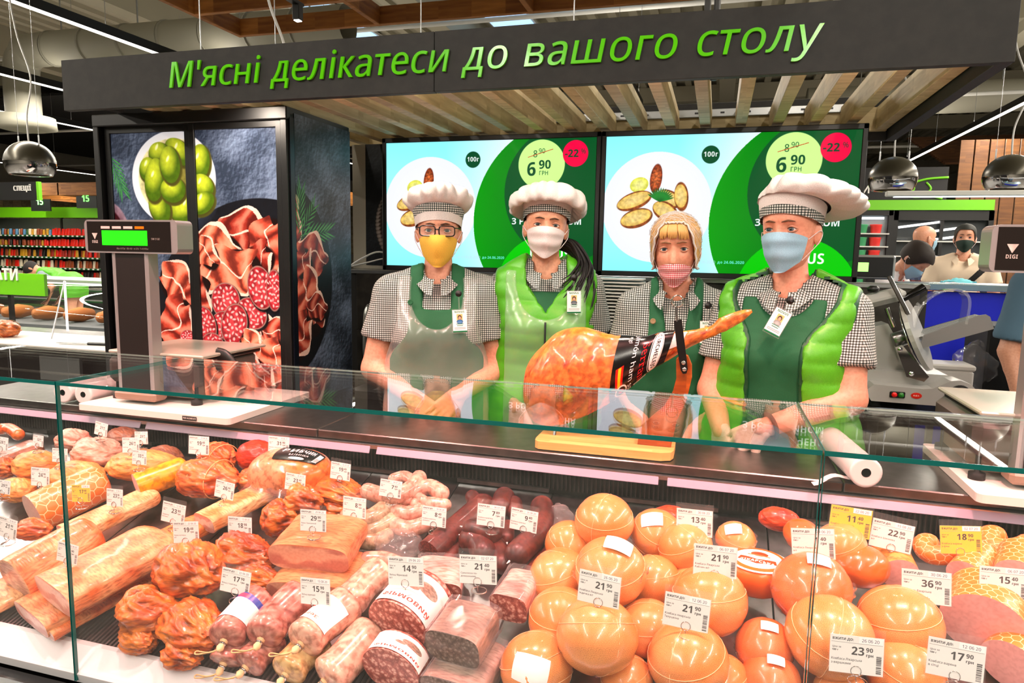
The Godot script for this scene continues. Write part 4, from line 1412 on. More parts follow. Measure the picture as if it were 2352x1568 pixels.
func ham_and_stand():
	var org := Vector3(-0.3, 0.953, -2.1)
	var st := thing("ham_stand", "pine ham stand with a curved arm, leather strap and steel ring", "stand", org)
	var pine := mat("pine", Color(1.0, 0.93, 0.80), 0.4)
	pine.albedo_texture = grain_tex(77, Color(0.84, 0.64, 0.40), Color(0.98, 0.84, 0.62))
	pine.uv1_triplanar = true
	pine.uv1_scale = Vector3(0.8, 2.2, 2.2)
	var b := MB.new()
	var pl := PackedVector2Array([Vector2(-0.20, -0.09), Vector2(0.17, -0.09), Vector2(0.198, -0.075), Vector2(0.205, -0.05), Vector2(0.205, 0.05), Vector2(0.19, 0.085), Vector2(0.16, 0.095), Vector2(-0.19, 0.095), Vector2(-0.212, 0.08), Vector2(-0.217, 0.05), Vector2(-0.217, -0.05), Vector2(-0.213, -0.075)])
	b.prism(pl, 0.024, Basis(Vector3.RIGHT, -PI / 2), Vector3.ZERO)
	part(b, "base_board", pine, st)
	var arm := PackedVector2Array()
	for p in [[-0.102, 1.246], [-0.101, 1.22], [-0.099, 1.189], [-0.108, 1.146], [-0.133, 1.097], [-0.167, 1.064], [-0.201, 1.028], [-0.205, 0.978], [-0.105, 0.978], [-0.093, 1.056], [-0.066, 1.127], [-0.055, 1.192], [-0.057, 1.231], [-0.069, 1.257], [-0.086, 1.263]]:
		arm.append(Vector2(p[0] - org.x, p[1] - org.y))
	b = MB.new()
	b.prism(arm, 0.03, Basis(), Vector3(0, 0, -0.01))
	var am := mat("stand_orange", Color(0.95, 0.50, 0.16), 0.35)
	am.albedo_texture = M["tex_wood"]
	am.uv1_triplanar = true
	am.uv1_scale = Vector3.ONE * 2.0
	am.albedo_color = Color(1.0, 0.66, 0.34)
	part(b, "arm", am, st)
	var sp := PackedVector2Array()
	for p in [[-0.114, 1.362], [-0.091, 1.367], [-0.075, 1.27], [-0.067, 1.222], [-0.07, 1.208], [-0.08, 1.206], [-0.087, 1.216], [-0.101, 1.282]]:
		sp.append(Vector2(p[0] - org.x, p[1] - org.y))
	b = MB.new()
	b.prism(sp, 0.005, Basis(), Vector3(0, 0, 0.028))
	var leather := mat("leather", Color(0.035, 0.022, 0.022), 0.3)
	part(b, "strap", leather, st)
	for p in [Vector3(-0.0802, 1.2394, 0), Vector3(-0.0766, 1.22, 0)]:
		b = MB.new()
		b.lathe([Vector2(0.0062, 0.0), Vector2(0.0062, 0.002), Vector2(0.004, 0.0035), Vector2(0.002, 0.0025), Vector2(0.0, 0.003)], 16, Vector3(p.x - org.x, p.y - org.y, 0.033), Basis(Vector3.RIGHT, PI / 2))
		part(b, "rivet", M["chrome"], st)
	b = MB.new()
	b.tube(range(25).map(func(k): return Vector3(-0.106 - org.x + cos(k * TAU / 24) * 0.0165, 1.4195 - org.y + sin(k * TAU / 24) * 0.0165, 0.031)), 0.0021, 8, false)
	part(b, "ring", M["chrome"], st)
	b = MB.new()
	b.tube([Vector3(-0.1085 - org.x, 1.403 - org.y, 0.031), Vector3(-0.1045 - org.x, 1.36 - org.y, 0.031)], 0.0032, 8)
	part(b, "bolt", M["steel"], st)
	b = MB.new()
	b.tube([Vector3(-0.17, 0.02, 0.0), Vector3(-0.17, 0.075, -0.03)], 0.005, 8)
	part(b, "spike", M["steel"], st)
	# the ham itself
	var h := thing("cured_ham", "whole orange cured ham leg with a black label on a wooden stand", "ham", org)
	b = MB.new()
	var fat := lin(0.95, 0.56, 0.17)
	var lean := lin(0.84, 0.34, 0.14)
	b.grid(56, 110, func(u, v):
		var p := ham_point(u, v, 0.0)
		var q := p - org
		var w := nz.get_noise_3dv(p * 900.0) * 0.006 + nz.get_noise_3dv(p * 3000.0) * 0.0022
		var mid := ham_point(0.0, v, 0.0).lerp(ham_point(0.5, v, 0.0), 0.5)
		return q + (p - mid).normalized() * w, true, func(p, u, v):
		var front := clampf(sin(u * TAU), 0, 1)
		var n1 := nz.get_noise_3dv(p * 1300.0)
		var n2 := nz.get_noise_3dv(p * 5200.0)
		# cut lean face low on the side, fat on top and at the heel
		var cut := smoothstep(0.1, 0.5, front - 0.35 + n1 * 0.7 + (0.25 - absf(v - 0.42)) * 1.6)
		var c := fat.lerp(lin(0.97, 0.66, 0.28), clampf(n1 + 0.3, 0, 1)).lerp(lean.lerp(lin(0.93, 0.50, 0.26), clampf(n2 * 1.5 + 0.6, 0, 1)), cut * 0.8)
		c = c.lerp(lin(0.66, 0.13, 0.08), smoothstep(0.32, 0.5, nz.get_noise_3dv(p * 2100.0 + Vector3(40, 7, 1))) * cut)
		c = c.lerp(lin(0.42, 0.33, 0.16), smoothstep(0.4, 0.55, nz.get_noise_3dv(p * 1700.0 + Vector3(3, 70, 9))) * 0.7)
		if v > 0.72:
			c = c.lerp(lin(0.75, 0.38, 0.16), smoothstep(0.0, 0.4, n2 + 0.2) * 0.6)
		return c)
	var hm := vmat("ham_skin", 0.34, 0.35, 0.08, M["tex_mottle"], 7.0)
	part(b, "meat", hm, h)
	# black paper sleeve round the shank
	var im := Image.create(512, 512, false, Image.FORMAT_RGBA8)
	im.fill(Color(0.03, 0.025, 0.028))
	blob(im, 385, 256, 62, 205, 0, Color(0.95, 0.93, 0.92), Color(0.95, 0.93, 0.92))
	blob(im, 385, 256, 56, 197, 0, Color(0.03, 0.025, 0.03), Color(0.03, 0.025, 0.03))
	blob(im, 388, 256, 50, 188, 0, Color(0.95, 0.92, 0.92), Color(0.95, 0.92, 0.92))
	text(im, "CARCHELEJO", 372, 92, 52, Color(0.04, 0.03, 0.03), true, 0, PI / 2)
	text(im, "Serrano", 240, 130, 88, Color(0.85, 0.05, 0.1), false, 0, PI / 2, true)
	text(im, "jamón ham son", 150, 40, 62, Color(0.95, 0.95, 0.95), false, 0, PI / 2)
	text(im, "e gl", 95, 60, 40, Color(0.95, 0.95, 0.95), false, 0, PI / 2)
	poly(im, PackedVector2Array([Vector2(30, 250), Vector2(90, 240), Vector2(110, 480), Vector2(60, 490)]), Color(0.8, 0.08, 0.05), Color(0.8, 0.08, 0.05))
	poly(im, PackedVector2Array([Vector2(50, 250), Vector2(72, 246), Vector2(92, 480), Vector2(74, 486)]), Color(0.95, 0.75, 0.1), Color(0.95, 0.75, 0.1))
	blob(im, 92, 400, 52, 52, 0, Color(0.93, 0.92, 0.9), Color(0.93, 0.92, 0.9))
	blob(im, 92, 400, 40, 40, 0, Color(0.1, 0.08, 0.08), Color(0.1, 0.08, 0.08))
	blob(im, 92, 400, 22, 22, 0, Color(0.75, 0.1, 0.08), Color(0.75, 0.1, 0.08))
	im.fill_rect(Rect2i(210, 430, 120, 60), Color(0.93, 0.92, 0.9))
	for k in 14:
		im.fill_rect(Rect2i(215 + k * 8, 435, 2 + k % 3, 50), Color(0.05, 0.05, 0.05))
	b = MB.new()
	b.grid(28, 12, func(u, v): return ham_point(lerpf(-0.02, 0.52, u), lerpf(0.47, 0.655, v + 0.06 * sin(u * PI) * (v - 0.5)), 0.004) - org, false, null, false)
	for k in b.uv.size():
		b.uv[k] = Vector2(b.uv[k].y, b.uv[k].x)
	part(b, "paper_sleeve", print_mat("sleeve_print", im, 0.22), h, "black paper sleeve with white and red lettering")
	b = MB.new()
	b.grid(8, 6, func(u, v): return ham_point(lerpf(0.08, 0.26, u), lerpf(0.66, 0.70, v), 0.003) - org, false, null, false)
	part(b, "white_sticker", mat("sticker", Color(0.9, 0.84, 0.82), 0.6), h)

# ---- meat slicer on its table
func slicer():
	var tb := thing("slicer_table", "dark work table under the meat slicer", "table", Vector3(0.85, 0, -2.96))
	part(boxm(Vector3(0.62, 0.03, 0.5), Vector3(0, 0.985, 0), 0.004), "top", M["dark_steel"], tb)
	for p in [Vector3(-0.28, 0.485, 0.22), Vector3(0.28, 0.485, 0.22), Vector3(-0.28, 0.485, -0.22), Vector3(0.28, 0.485, -0.22)]:
		part(boxm(Vector3(0.04, 0.97, 0.04), p, 0.003), "leg", M["dark_steel"], tb)
	var s := thing("meat_slicer", "silver tilted-blade meat slicer with a clear guard and black knob", "slicer", Vector3(0.75, 1.0, -2.92))
	var cast := mat("cast_silver", Color(0.70, 0.70, 0.69), 0.3, 0.35)
	var b := MB.new()
	var pr := PackedVector2Array([Vector2(-0.17, 0.025), Vector2(-0.195, 0.06), Vector2(-0.165, 0.088), Vector2(0.0, 0.082), Vector2(0.03, 0.086), Vector2(0.085, 0.118), Vector2(0.115, 0.122), Vector2(0.15, 0.11), Vector2(0.172, 0.085), Vector2(0.178, 0.05), Vector2(0.172, 0.022)])
	b.prism(pr, 0.09, Basis(), Vector3(0, 0, 0.01))
	part(b, "front_body", cast, s)
	b = MB.new()
	b.prism(PackedVector2Array([Vector2(-0.19, 0.022), Vector2(-0.19, 0.13), Vector2(0.1, 0.125), Vector2(0.17, 0.08), Vector2(0.17, 0.022)]), 0.26, Basis(), Vector3(0, 0, -0.25))
	part(b, "base", cast, s)
	b = MB.new()
	b.prism(PackedVector2Array([Vector2(-0.19, 0.12), Vector2(-0.185, 0.27), Vector2(-0.165, 0.29), Vector2(-0.105, 0.305), Vector2(-0.085, 0.27), Vector2(0.02, 0.12)]), 0.12, Basis(), Vector3(0, 0, -0.16))
	part(b, "motor_tower", cast, s)
	for p in [Vector3(-0.15, 0, 0.06), Vector3(0.15, 0, 0.06), Vector3(-0.15, 0, -0.2), Vector3(0.15, 0, -0.2)]:
		b = MB.new()
		b.lathe([Vector2(0.0, 0.001), Vector2(0.022, 0.001), Vector2(0.016, 0.026), Vector2(0.0, 0.026)], 14, p)
		part(b, "foot", M["black_rubber"], s)
	# tilted blade plate
	var tilt := Basis(Vector3.BACK, 0.42) * Basis(Vector3.UP, PI / 2 - 0.35)
	b = MB.new()
	var ell := PackedVector2Array()
	for k in 36:
		ell.append(Vector2(cos(k * TAU / 36) * 0.125, sin(k * TAU / 36) * 0.145))
	b.prism(ell, 0.016, tilt, Vector3(-0.015, 0.268, -0.03))
	part(b, "blade_guard", cast, s)
	b = MB.new()
	b.lathe([Vector2(0.118, 0.0), Vector2(0.124, 0.002), Vector2(0.118, 0.006), Vector2(0.0, 0.006)], 48, Vector3(-0.022, 0.268, -0.025), tilt * Basis(Vector3.RIGHT, -PI / 2))
	part(b, "blade", M["chrome"], s)
	b = MB.new()
	b.lathe([Vector2(0.0, 0.0), Vector2(0.03, 0.0), Vector2(0.03, 0.05), Vector2(0.0, 0.05)], 24, Vector3(-0.04, 0.262, -0.02), Basis(Vector3.BACK, 0.42 + PI / 2))
	part(b, "hub", M["steel"], s)
	b = MB.new()
	b.prism(PackedVector2Array([Vector2(-0.09, 0.225), Vector2(-0.07, 0.235), Vector2(0.03, 0.12), Vector2(0.015, 0.1), Vector2(-0.045, 0.115)]), 0.02, Basis(), Vector3(0, 0, 0.02))
	part(b, "chute", M["chrome"], s)
	for p in [Vector3(-0.075, 0.218, 0.042), Vector3(-0.03, 0.128, 0.042)]:
		b = MB.new()
		b.lathe([Vector2(0.009, 0.0), Vector2(0.006, 0.003), Vector2(0.0, 0.004)], 12, p, Basis(Vector3.RIGHT, PI / 2))
		part(b, "screw", M["chrome"], s)
	# top arm, knob, gauge, handle
	b = MB.new()
	b.box(Vector3(-0.14, 0.405, -0.02), Vector3(0.16, 0.05, 0.09), Basis(Vector3.BACK, 0.3), 0.02)
	part(b, "top_arm", cast, s)
	b = MB.new()
	b.lathe([Vector2(0.012, 0.0), Vector2(0.02, 0.006), Vector2(0.022, 0.018), Vector2(0.012, 0.026), Vector2(0.0, 0.026)], 16, Vector3(-0.175, 0.425, 0.0))
	part(b, "arm_knob", M["black"], s)
	part(boxm(Vector3(0.016, 0.16, 0.006), Vector3(-0.1, 0.42, 0.06), 0.003, Basis(Vector3.BACK, 0.5)), "gauge_bar", M["steel"], s)
	b = MB.new()
	b.tube([Vector3(-0.085, 0.395, 0.0), Vector3(0.0, 0.45, -0.02)], [0.011, 0.016], 14)
	part(b, "handle", M["black_gloss"], s)
	b = MB.new()
	b.tube([Vector3(-0.13, 0.37, 0.03), Vector3(-0.1, 0.3, 0.03)], 0.009, 10)
	part(b, "arm_rod", M["chrome"], s)
	# sloping food tray with ribs and a side wall
	var tt := Basis(Vector3.BACK, 0.36)
	part(boxm(Vector3(0.25, 0.008, 0.16), Vector3(0.105, 0.30, -0.08), 0.002, tt), "tray_floor", M["steel"], s)
	for k in 6:
		part(boxm(Vector3(0.2, 0.004, 0.006), Vector3(0.115, 0.309, -0.02 - k * 0.022), 0.001, tt), "tray_rib", M["aluminium"], s)
	b = MB.new()
	b.prism(PackedVector2Array([Vector2(-0.13, -0.035), Vector2(0.125, -0.035), Vector2(0.125, 0.012), Vector2(0.115, 0.024), Vector2(0.09, 0.028), Vector2(-0.10, 0.012)]), 0.006, tt, Vector3(0.105, 0.295, 0.0))
	part(b, "tray_side", M["aluminium"], s)
	# clear guard: an arched sheet with a rolled rim
	var arch := func(u: float) -> Vector3:
		var g := PI * u
		return Vector3(0.055 - cos(g) * 0.085 + 0.03 * sin(g), 0.30 + 0.135 * pow(sin(g), 0.6) + u * 0.02, 0)
	b = MB.new()
	b.grid(20, 3, func(u, v): return arch.call(u) * Vector3(1, 1, 1) + Vector3(0, 0, 0.02 - v * 0.09), false, null, false)
	part(b, "clear_guard", M["clear_plastic"], s)
	b = MB.new()
	b.tube(range(21).map(func(k): return arch.call(k / 20.0) + Vector3(0, 0, 0.02)), 0.005, 8)
	part(b, "guard_rim", M["clear_plastic"], s)
	# controls
	part(boxm(Vector3(0.052, 0.024, 0.006), Vector3(-0.085, 0.055, 0.102), 0.003), "switch_plate", M["black"], s)
	for k in 2:
		b = MB.new()
		b.lathe([Vector2(0.0095, 0.0), Vector2(0.009, 0.004), Vector2(0.0, 0.005)], 18, Vector3(-0.096 + k * 0.023, 0.055, 0.105), Basis(Vector3.RIGHT, PI / 2))
		part(b, "push_button", mat("button_%d" % k, [Color(0.85, 0.05, 0.05), Color(0.08, 0.45, 0.1)][k], 0.3), s)
	var im := Image.create(128, 80, false, Image.FORMAT_RGBA8)
	im.fill(Color(0.75, 0.12, 0.06))
	text(im, "R.G.V.", 64, 52, 36, Color(0.95, 0.92, 0.88), true, 1)
	b = MB.new()
	b.lathe([Vector2(0.0, 0.0), Vector2(0.0145, 0.0), Vector2(0.0145, 0.0015), Vector2(0.0, 0.0015)], 28, Vector3(-0.022, 0.056, 0.1), Basis(Vector3.RIGHT, PI / 2), 1.25, 0.78)
	part(b, "badge", mat("badge_red", Color(0.75, 0.12, 0.06), 0.3), s)
	b = MB.new()
	b.quad(Vector3(-0.035, 0.049, 0.1018), Vector3(-0.009, 0.049, 0.1018), Vector3(-0.009, 0.063, 0.1018), Vector3(-0.035, 0.063, 0.1018))
	part(b, "badge_print", print_mat("badge_print", im, 0.3), s)
	b = MB.new()
	var kp := PackedVector2Array()
	for k in 32:
		var r := 0.029 + 0.002 * cos(k * TAU / 4)
		kp.append(Vector2(cos(k * TAU / 32) * r, sin(k * TAU / 32) * r))
	b.prism(kp, 0.03, Basis(), Vector3(0.118, 0.07, 0.1))
	part(b, "thickness_knob", M["black"], s)
	b = MB.new()
	b.lathe([Vector2(0.036, 0.0), Vector2(0.034, 0.004), Vector2(0.0, 0.004)], 28, Vector3(0.118, 0.07, 0.1), Basis(Vector3.RIGHT, PI / 2))
	part(b, "knob_dial", M["graphite"], s)

# ---- food
func lin(r: float, g: float, b: float) -> Color:
	return Color(r, g, b).srgb_to_linear()

var PAL := {}
func food_materials():
	PAL = {
		"smoke": [lin(0.80, 0.33, 0.07), lin(0.94, 0.53, 0.17), lin(0.36, 0.12, 0.03)],
		"char": [lin(0.66, 0.25, 0.06), lin(0.90, 0.48, 0.15), lin(0.2, 0.07, 0.03)],
		"hock": [lin(0.86, 0.36, 0.11), lin(0.95, 0.54, 0.24), lin(0.5, 0.18, 0.07)],
		"red": [lin(0.72, 0.14, 0.05), lin(0.85, 0.28, 0.09), lin(0.5, 0.09, 0.05)],
		"pale": [lin(0.80, 0.57, 0.50), lin(0.90, 0.72, 0.64), lin(0.5, 0.33, 0.27)],
		"dark": [lin(0.38, 0.23, 0.16), lin(0.55, 0.36, 0.24), lin(0.18, 0.11, 0.07)],
		"herb": [lin(0.88, 0.52, 0.19), lin(0.96, 0.70, 0.38), lin(0.55, 0.32, 0.1)],
		"bacon": [lin(0.90, 0.43, 0.17), lin(0.96, 0.72, 0.50), lin(0.72, 0.28, 0.1)],
		"rib": [lin(0.88, 0.40, 0.14), lin(0.96, 0.60, 0.28), lin(0.6, 0.2, 0.07)],
		"crust": [lin(0.90, 0.55, 0.27), lin(0.97, 0.82, 0.60), lin(0.70, 0.34, 0.13)],
		"cut": [lin(0.86, 0.48, 0.30), lin(0.93, 0.62, 0.42), lin(0.66, 0.3, 0.2)],
		"aspic": [lin(0.50, 0.41, 0.36), lin(0.70, 0.60, 0.54), lin(0.3, 0.23, 0.19)],
		"pink": [lin(0.85, 0.55, 0.52), lin(0.95, 0.80, 0.76), lin(0.62, 0.33, 0.32)],
		"blood": [lin(0.27, 0.10, 0.09), lin(0.40, 0.17, 0.14), lin(0.12, 0.04, 0.04)],
		"grey": [lin(0.68, 0.60, 0.49), lin(0.78, 0.70, 0.58), lin(0.5, 0.43, 0.34)],
		"brawn": [lin(0.62, 0.33, 0.30), lin(0.86, 0.62, 0.56), lin(0.42, 0.18, 0.16)],
		"pale2": [lin(0.88, 0.62, 0.54), lin(0.95, 0.80, 0.70), lin(0.75, 0.4, 0.32)],
		"pale3": [lin(0.86, 0.68, 0.42), lin(0.93, 0.80, 0.58), lin(0.6, 0.42, 0.22)],
	}
	for k in PAL:
		if k != "blood":
			PAL[k][0] = PAL[k][0].lerp(lin(0.93, 0.62, 0.48), 0.04)
			PAL[k][1] = PAL[k][1].lerp(lin(0.96, 0.70, 0.56), 0.04)
	var fine := noise_tex(51, 0.03, [[0.2, Color(0.78, 0.74, 0.72)], [0.55, Color(0.97, 0.97, 0.97)], [1.0, Color(1, 1, 1)]], 256, 5)
	var streak := noise_tex(52, 0.02, [[0.1, Color(0.74, 0.68, 0.64)], [0.5, Color(0.93, 0.91, 0.90)], [0.9, Color(1, 1, 1)]], 256, 5, FastNoiseLite.TYPE_SIMPLEX_SMOOTH, Vector2i(1, 4))
	vmat("meat_wet", 0.34, 0.3, 0.25, streak, 6.0)
	vmat("meat_dry", 0.46, 0.1, 0.25, streak, 6.0)
	vmat("casing", 0.26, 0.5, 0.02, fine, 6.0)
	vmat("casing_matt", 0.42, 0.15, 0.04, fine, 10.0)
	# marbled meat for cut faces: cells of fat and lean
	var cell := noise_tex(53, 0.03, [[0.0, Color(0.93, 0.80, 0.74)], [0.25, Color(0.88, 0.66, 0.60)], [0.45, Color(0.70, 0.38, 0.33)], [0.75, Color(0.52, 0.22, 0.19)], [1.0, Color(0.82, 0.58, 0.50)]], 256, 3, FastNoiseLite.TYPE_CELLULAR)
	tri_tex(mat("marbled", Color(1, 1, 1), 0.3), cell, 9.0)
	M["marbled"].clearcoat_enabled = true
	M["marbled"].clearcoat = 0.4
	var gcell := noise_tex(54, 0.03, [[0.0, Color(0.62, 0.55, 0.5)], [0.4, Color(0.42, 0.35, 0.31)], [0.8, Color(0.28, 0.22, 0.19)], [1.0, Color(0.55, 0.46, 0.42)]], 256, 3, FastNoiseLite.TYPE_CELLULAR)
	tri_tex(mat("aspic_face", Color(1, 1, 1), 0.15), gcell, 12.0)
	# netted casing: pale web over orange
	var net := net_tex(Color(0.93, 0.50, 0.20), Color(0.98, 0.86, 0.68))
	for k in [["net_casing", 7.0], ["net_casing_small", 11.0]]:
		var m := mat(k[0], Color(1, 1, 1), 0.3)
		tri_tex(m, net, k[1])
		m.clearcoat_enabled = true
		m.clearcoat = 0.4
	tri_tex(mat("pink_meat", Color(0.98, 0.72, 0.70), 0.45), M["tex_skin"], 10.0)
	tri_tex(mat("brown_meat", Color(0.84, 0.62, 0.54), 0.45), M["tex_skin"], 10.0)
	tri_tex(mat("yellow_casing", Color(0.97, 0.66, 0.08), 0.28), fine, 5.0)
	mat("string", Color(0.96, 0.78, 0.58), 0.6)
	mat("red_string", Color(0.85, 0.2, 0.12), 0.6)
	mat("jute", Color(0.85, 0.70, 0.48), 0.8)
	mat("label_white", Color(0.93, 0.92, 0.91), 0.4)
	glass("film", 0.06, Color(0.97, 0.95, 0.96))
	M["film"].roughness = 0.1

func net_tex(a: Color, b: Color) -> Texture2D:
	# a wrapping hexagonal web
	var im := Image.create(256, 256, false, Image.FORMAT_RGB8)
	var pts := []
	for r in 6:
		for c in 5:
			pts.append(Vector2((c + 0.5 * (r % 2)) * 51.2 + 5 * sin(r * 5.0 + c * 3.0), r * 42.67 + 5 * cos(c * 4.0 + r)))
	for y in 256:
		for x in 256:
			var d1 := 1e9
			var d2 := 1e9
			for p in pts:
				var dx: float = absf(x - p.x)
				var dy: float = absf(y - p.y)
				dx = minf(dx, 256 - dx)
				dy = minf(dy, 256 - dy)
				var d := dx * dx + dy * dy
				if d < d1:
					d2 = d1
					d1 = d
				elif d < d2:
					d2 = d
			var e := clampf((sqrt(d2) - sqrt(d1) - 2.0) / 3.5, 0, 1)
			im.set_pixel(x, y, b.lerp(a, e))
	return ImageTexture.create_from_image(im)

func meat_col(p: Vector3, pal: Array, f := 2500.0, dark := 0.5) -> Color:
	var n1 := nz.get_noise_3dv(p * f)
	var n2 := nz.get_noise_3dv(p * f * 3.1 + Vector3(50, 20, 10))
	return pal[0].lerp(pal[1], clampf(0.5 + n1 * 1.5, 0, 1)).lerp(pal[2], clampf((n2 - 0.12) * 2.2, 0, 1) * dark)

var ball_mesh := []
func sausage_ball(p: Vector3, r: float, kind: int, label: String):
	var pr := rng.randf()
	if ball_mesh.is_empty():
		for v in 3:
			var b := MB.new()
			b.grid(40, 28, func(u, w):
				var th: float = w * PI
				var ph: float = u * TAU
				var d := Vector3(sin(th) * cos(ph), cos(th), sin(th) * sin(ph))
				# the strings pinch the casing a little
				var k := 1.0 + 0.02 * nz.get_noise_3dv(d * 60.0 + Vector3(v * 9, 0, 0))
				k -= 0.02 * exp(-pow((d.y - 0.3) * 14.0, 2.0)) + 0.02 * exp(-pow((d.y + 0.42) * 14.0, 2.0)) + 0.015 * exp(-pow(d.x * 14.0, 2.0)) + 0.015 * exp(-pow(d.z * 14.0, 2.0))
				return d * k * Vector3(1, 0.93, 1), true, func(q, _u, _w):
				var n := nz.get_noise_3dv(q * 45.0 + Vector3(v * 30, 5, 2))
				return lin(0.93, 0.55, 0.28).lerp(lin(0.96, 0.68, 0.43), clampf(0.5 + n, 0, 1)))
			ball_mesh.append(b.mesh())
		for v in 3:
			var b := MB.new()
			for q in [[0.3, 0.948], [-0.42, 0.90]].slice(0, 1 + v % 2):
				b.tube(range(33).map(func(k): return Vector3(cos(k * TAU / 32) * q[1], q[0] * 0.93, sin(k * TAU / 32) * q[1])), 0.008, 5, false)
			for q in [0.0]:
				b.tube(range(33).map(func(k): return Vector3(sin(k * TAU / 32) * cos(q + v * 0.2) * 0.99, cos(k * TAU / 32) * 0.925, sin(k * TAU / 32) * sin(q + v * 0.2) * 0.986)), 0.0075, 5, false)
			ball_mesh.append(b.mesh())
		for v in 3:
			var b := MB.new()
			b.grid(48, 10, func(u, w):
				var a: float = u * TAU
				var k: float = 0.93 + 0.16 * w * (0.6 + 0.4 * sin(a * 9 + v)) + 0.05 * sin(a * 23 + w * 5.0)
				return Vector3(cos(a) * k, -0.15 + w * 0.28 + 0.06 * sin(a * 13.0) + 0.15 * cos(a + v), sin(a) * k), true, null, false)
			ball_mesh.append(b.mesh())
	var o := thing("sausage_ball", label, "sausage", p, rng.randf() * TAU)
	var v := rng.randi() % 3
	var m: StandardMaterial3D = M["casing"] if kind != 5 and kind != 4 else vm_tint("casing_red" if kind == 5 else "casing_rose", Color(0.95, 0.72, 0.5) if kind == 5 else Color(1.0, 0.84, 0.86))
	var c := part(ball_mesh[v], "casing", m, o)
	var tilt := Basis(Vector3.RIGHT, rng.randf_range(-0.5, 0.5)) * Basis(Vector3.BACK, rng.randf_range(-0.4, 0.4))
	var sq := Vector3(1, 0.96 + 0.05 * pr, 1) if kind != 5 else Vector3(1.05, 0.8, 0.85)
	c.basis = tilt.scaled(sq * r)
	if kind < 4:
		var s := part(ball_mesh[3 + v], "string", M["string"], o)
		s.basis = c.basis
	if kind in [1, 2, 3, 4]:
		# a paper sticker that follows the curve
		var b := MB.new()
		var sz: float = [0.0, 0.42, 0.55, 0.45, 0.3][kind]
		var dir: Vector3 = [Vector3.UP, Vector3(0.25, 1, 0.25), Vector3(0.05, 0.5, 1.0), Vector3(-0.2, 0.9, 0.6), Vector3(0.1, 1, 0.3)][kind].normalized()
		var ax := dir.cross(Vector3(0, 0, -1) if absf(dir.z) < 0.9 else Vector3.UP).normalized()
		var ay := ax.cross(dir)
		var inv := Basis(Vector3.UP, -o.rotation.y)
		b.grid(8, 6, func(a, w): return inv * ((dir + ax * (a - 0.5) * sz * 2.0 + ay * (w - 0.5) * sz * 1.4).normalized() * r * (1.005 if kind == 2 else 1.01)), false, null, false)
		part(b, "sticker", M["label_white"], o)
	if kind in [1, 3, 4]:
		var f := part(ball_mesh[6 + v], "film_wrap", M["film"], o)
		f.basis = Basis().scaled(Vector3.ONE * r * 1.0)

func vm_tint(key: String, c: Color) -> StandardMaterial3D:
	if not M.has(key):
		var m: StandardMaterial3D = M["casing"].duplicate()
		m.resource_name = key
		m.albedo_color = c
		M[key] = m
	return M[key]

func capped_sausage(p: Vector3, r: float, label: String):
	var o := thing("capped_sausage", label, "sausage", p, -0.2)
	var b := MB.new()
	b.lathe([Vector2(0.0, -0.75), Vector2(0.5, -0.72), Vector2(0.85, -0.5), Vector2(0.98, -0.1), Vector2(0.95, 0.15), Vector2(0.8, 0.32), Vector2(0.0, 0.34)].map(func(q): return q * r), 36)
	part(b, "casing", mat("casing_deep", Color(0.92, 0.42, 0.14), 0.25), o)
	var im := Image.create(256, 256, false, Image.FORMAT_RGBA8)
	im.fill(Color(0.97, 0.95, 0.94))
	var red := Color(0.82, 0.25, 0.08)
	blob(im, 128, 100, 34, 26, 0, red, red)
	im.fill_rect(Rect2i(84, 112, 88, 10), Color(0.9, 0.5, 0.3))
	poly(im, PackedVector2Array([Vector2(60, 135), Vector2(128, 155), Vector2(196, 135), Vector2(204, 165), Vector2(128, 190), Vector2(52, 165)]), red, red)
	text(im, "ЛІКАРСЬКА", 128, 178, 25, Color(1, 1, 1), true, 1)
	text(im, "КОВБАСА ВАРЕНА", 128, 62, 15, Color(0.6, 0.55, 0.55), false, 1)
	b = MB.new()
	b.grid(32, 6, func(u, w): return Vector3(cos(u * TAU) * w * r * 0.9, r * (0.4 - 0.13 * w * w), sin(u * TAU) * w * r * 0.9), false, null, false)
	for k in b.uv.size():
		b.uv[k] = Vector2(0.5 + b.v[k].x / r / 1.9, 0.5 + b.v[k].z / r / 1.9)
	part(b, "printed_cap", print_mat("cap_print", im, 0.3), o)

func axis_frame(a: Vector3, e: Vector3) -> Transform3D:
	# local +z points from e to a (towards the customers), the origin lies in the middle
	var z := (a - e).normalized()
	var x := Vector3.UP.cross(z).normalized()
	return Transform3D(Basis(x, z.cross(x), z), (a + e) / 2)

func bar(b: MB, w: float, h: float, l: float, n: float, amp: float, pal: Array, f := 30.0, round_front := false):
	# a rounded bar along z; the front end at +l/2 stays open unless rounded
	var sd := rng.randf() * 100.0
	b.grid(36, 24, func(u, v):
		var a: float = u * TAU
		var c := cos(a)
		var s := sin(a)
		var x := signf(c) * pow(absf(c), 2.0 / n)
		var y := signf(s) * pow(absf(s), 2.0 / n)
		var e := 1.0
		if v > 0.85:
			e = sqrt(maxf(0.0, 1.0 - pow((v - 0.85) / 0.15, 2.0)))
		if round_front and v < 0.15:
			e = sqrt(maxf(0.0, 1.0 - pow((0.15 - v) / 0.15, 2.0)))
		var p := Vector3(x * w / 2 * e, y * h / 2 * e, l * (0.5 - v))
		var k := nz.get_noise_3dv(p * f * 22.0 + Vector3(sd, 0, 0)) * amp + nz.get_noise_3dv(p * f * 70.0 + Vector3(sd, 9, 0)) * amp * 0.35
		return p + Vector3(x, y, 0).normalized() * k * minf(1.0, v * 12.0) * e, true, func(p, _u, _v): return meat_col(p + Vector3(sd, 0, 0), pal, 1500.0, 0.3))

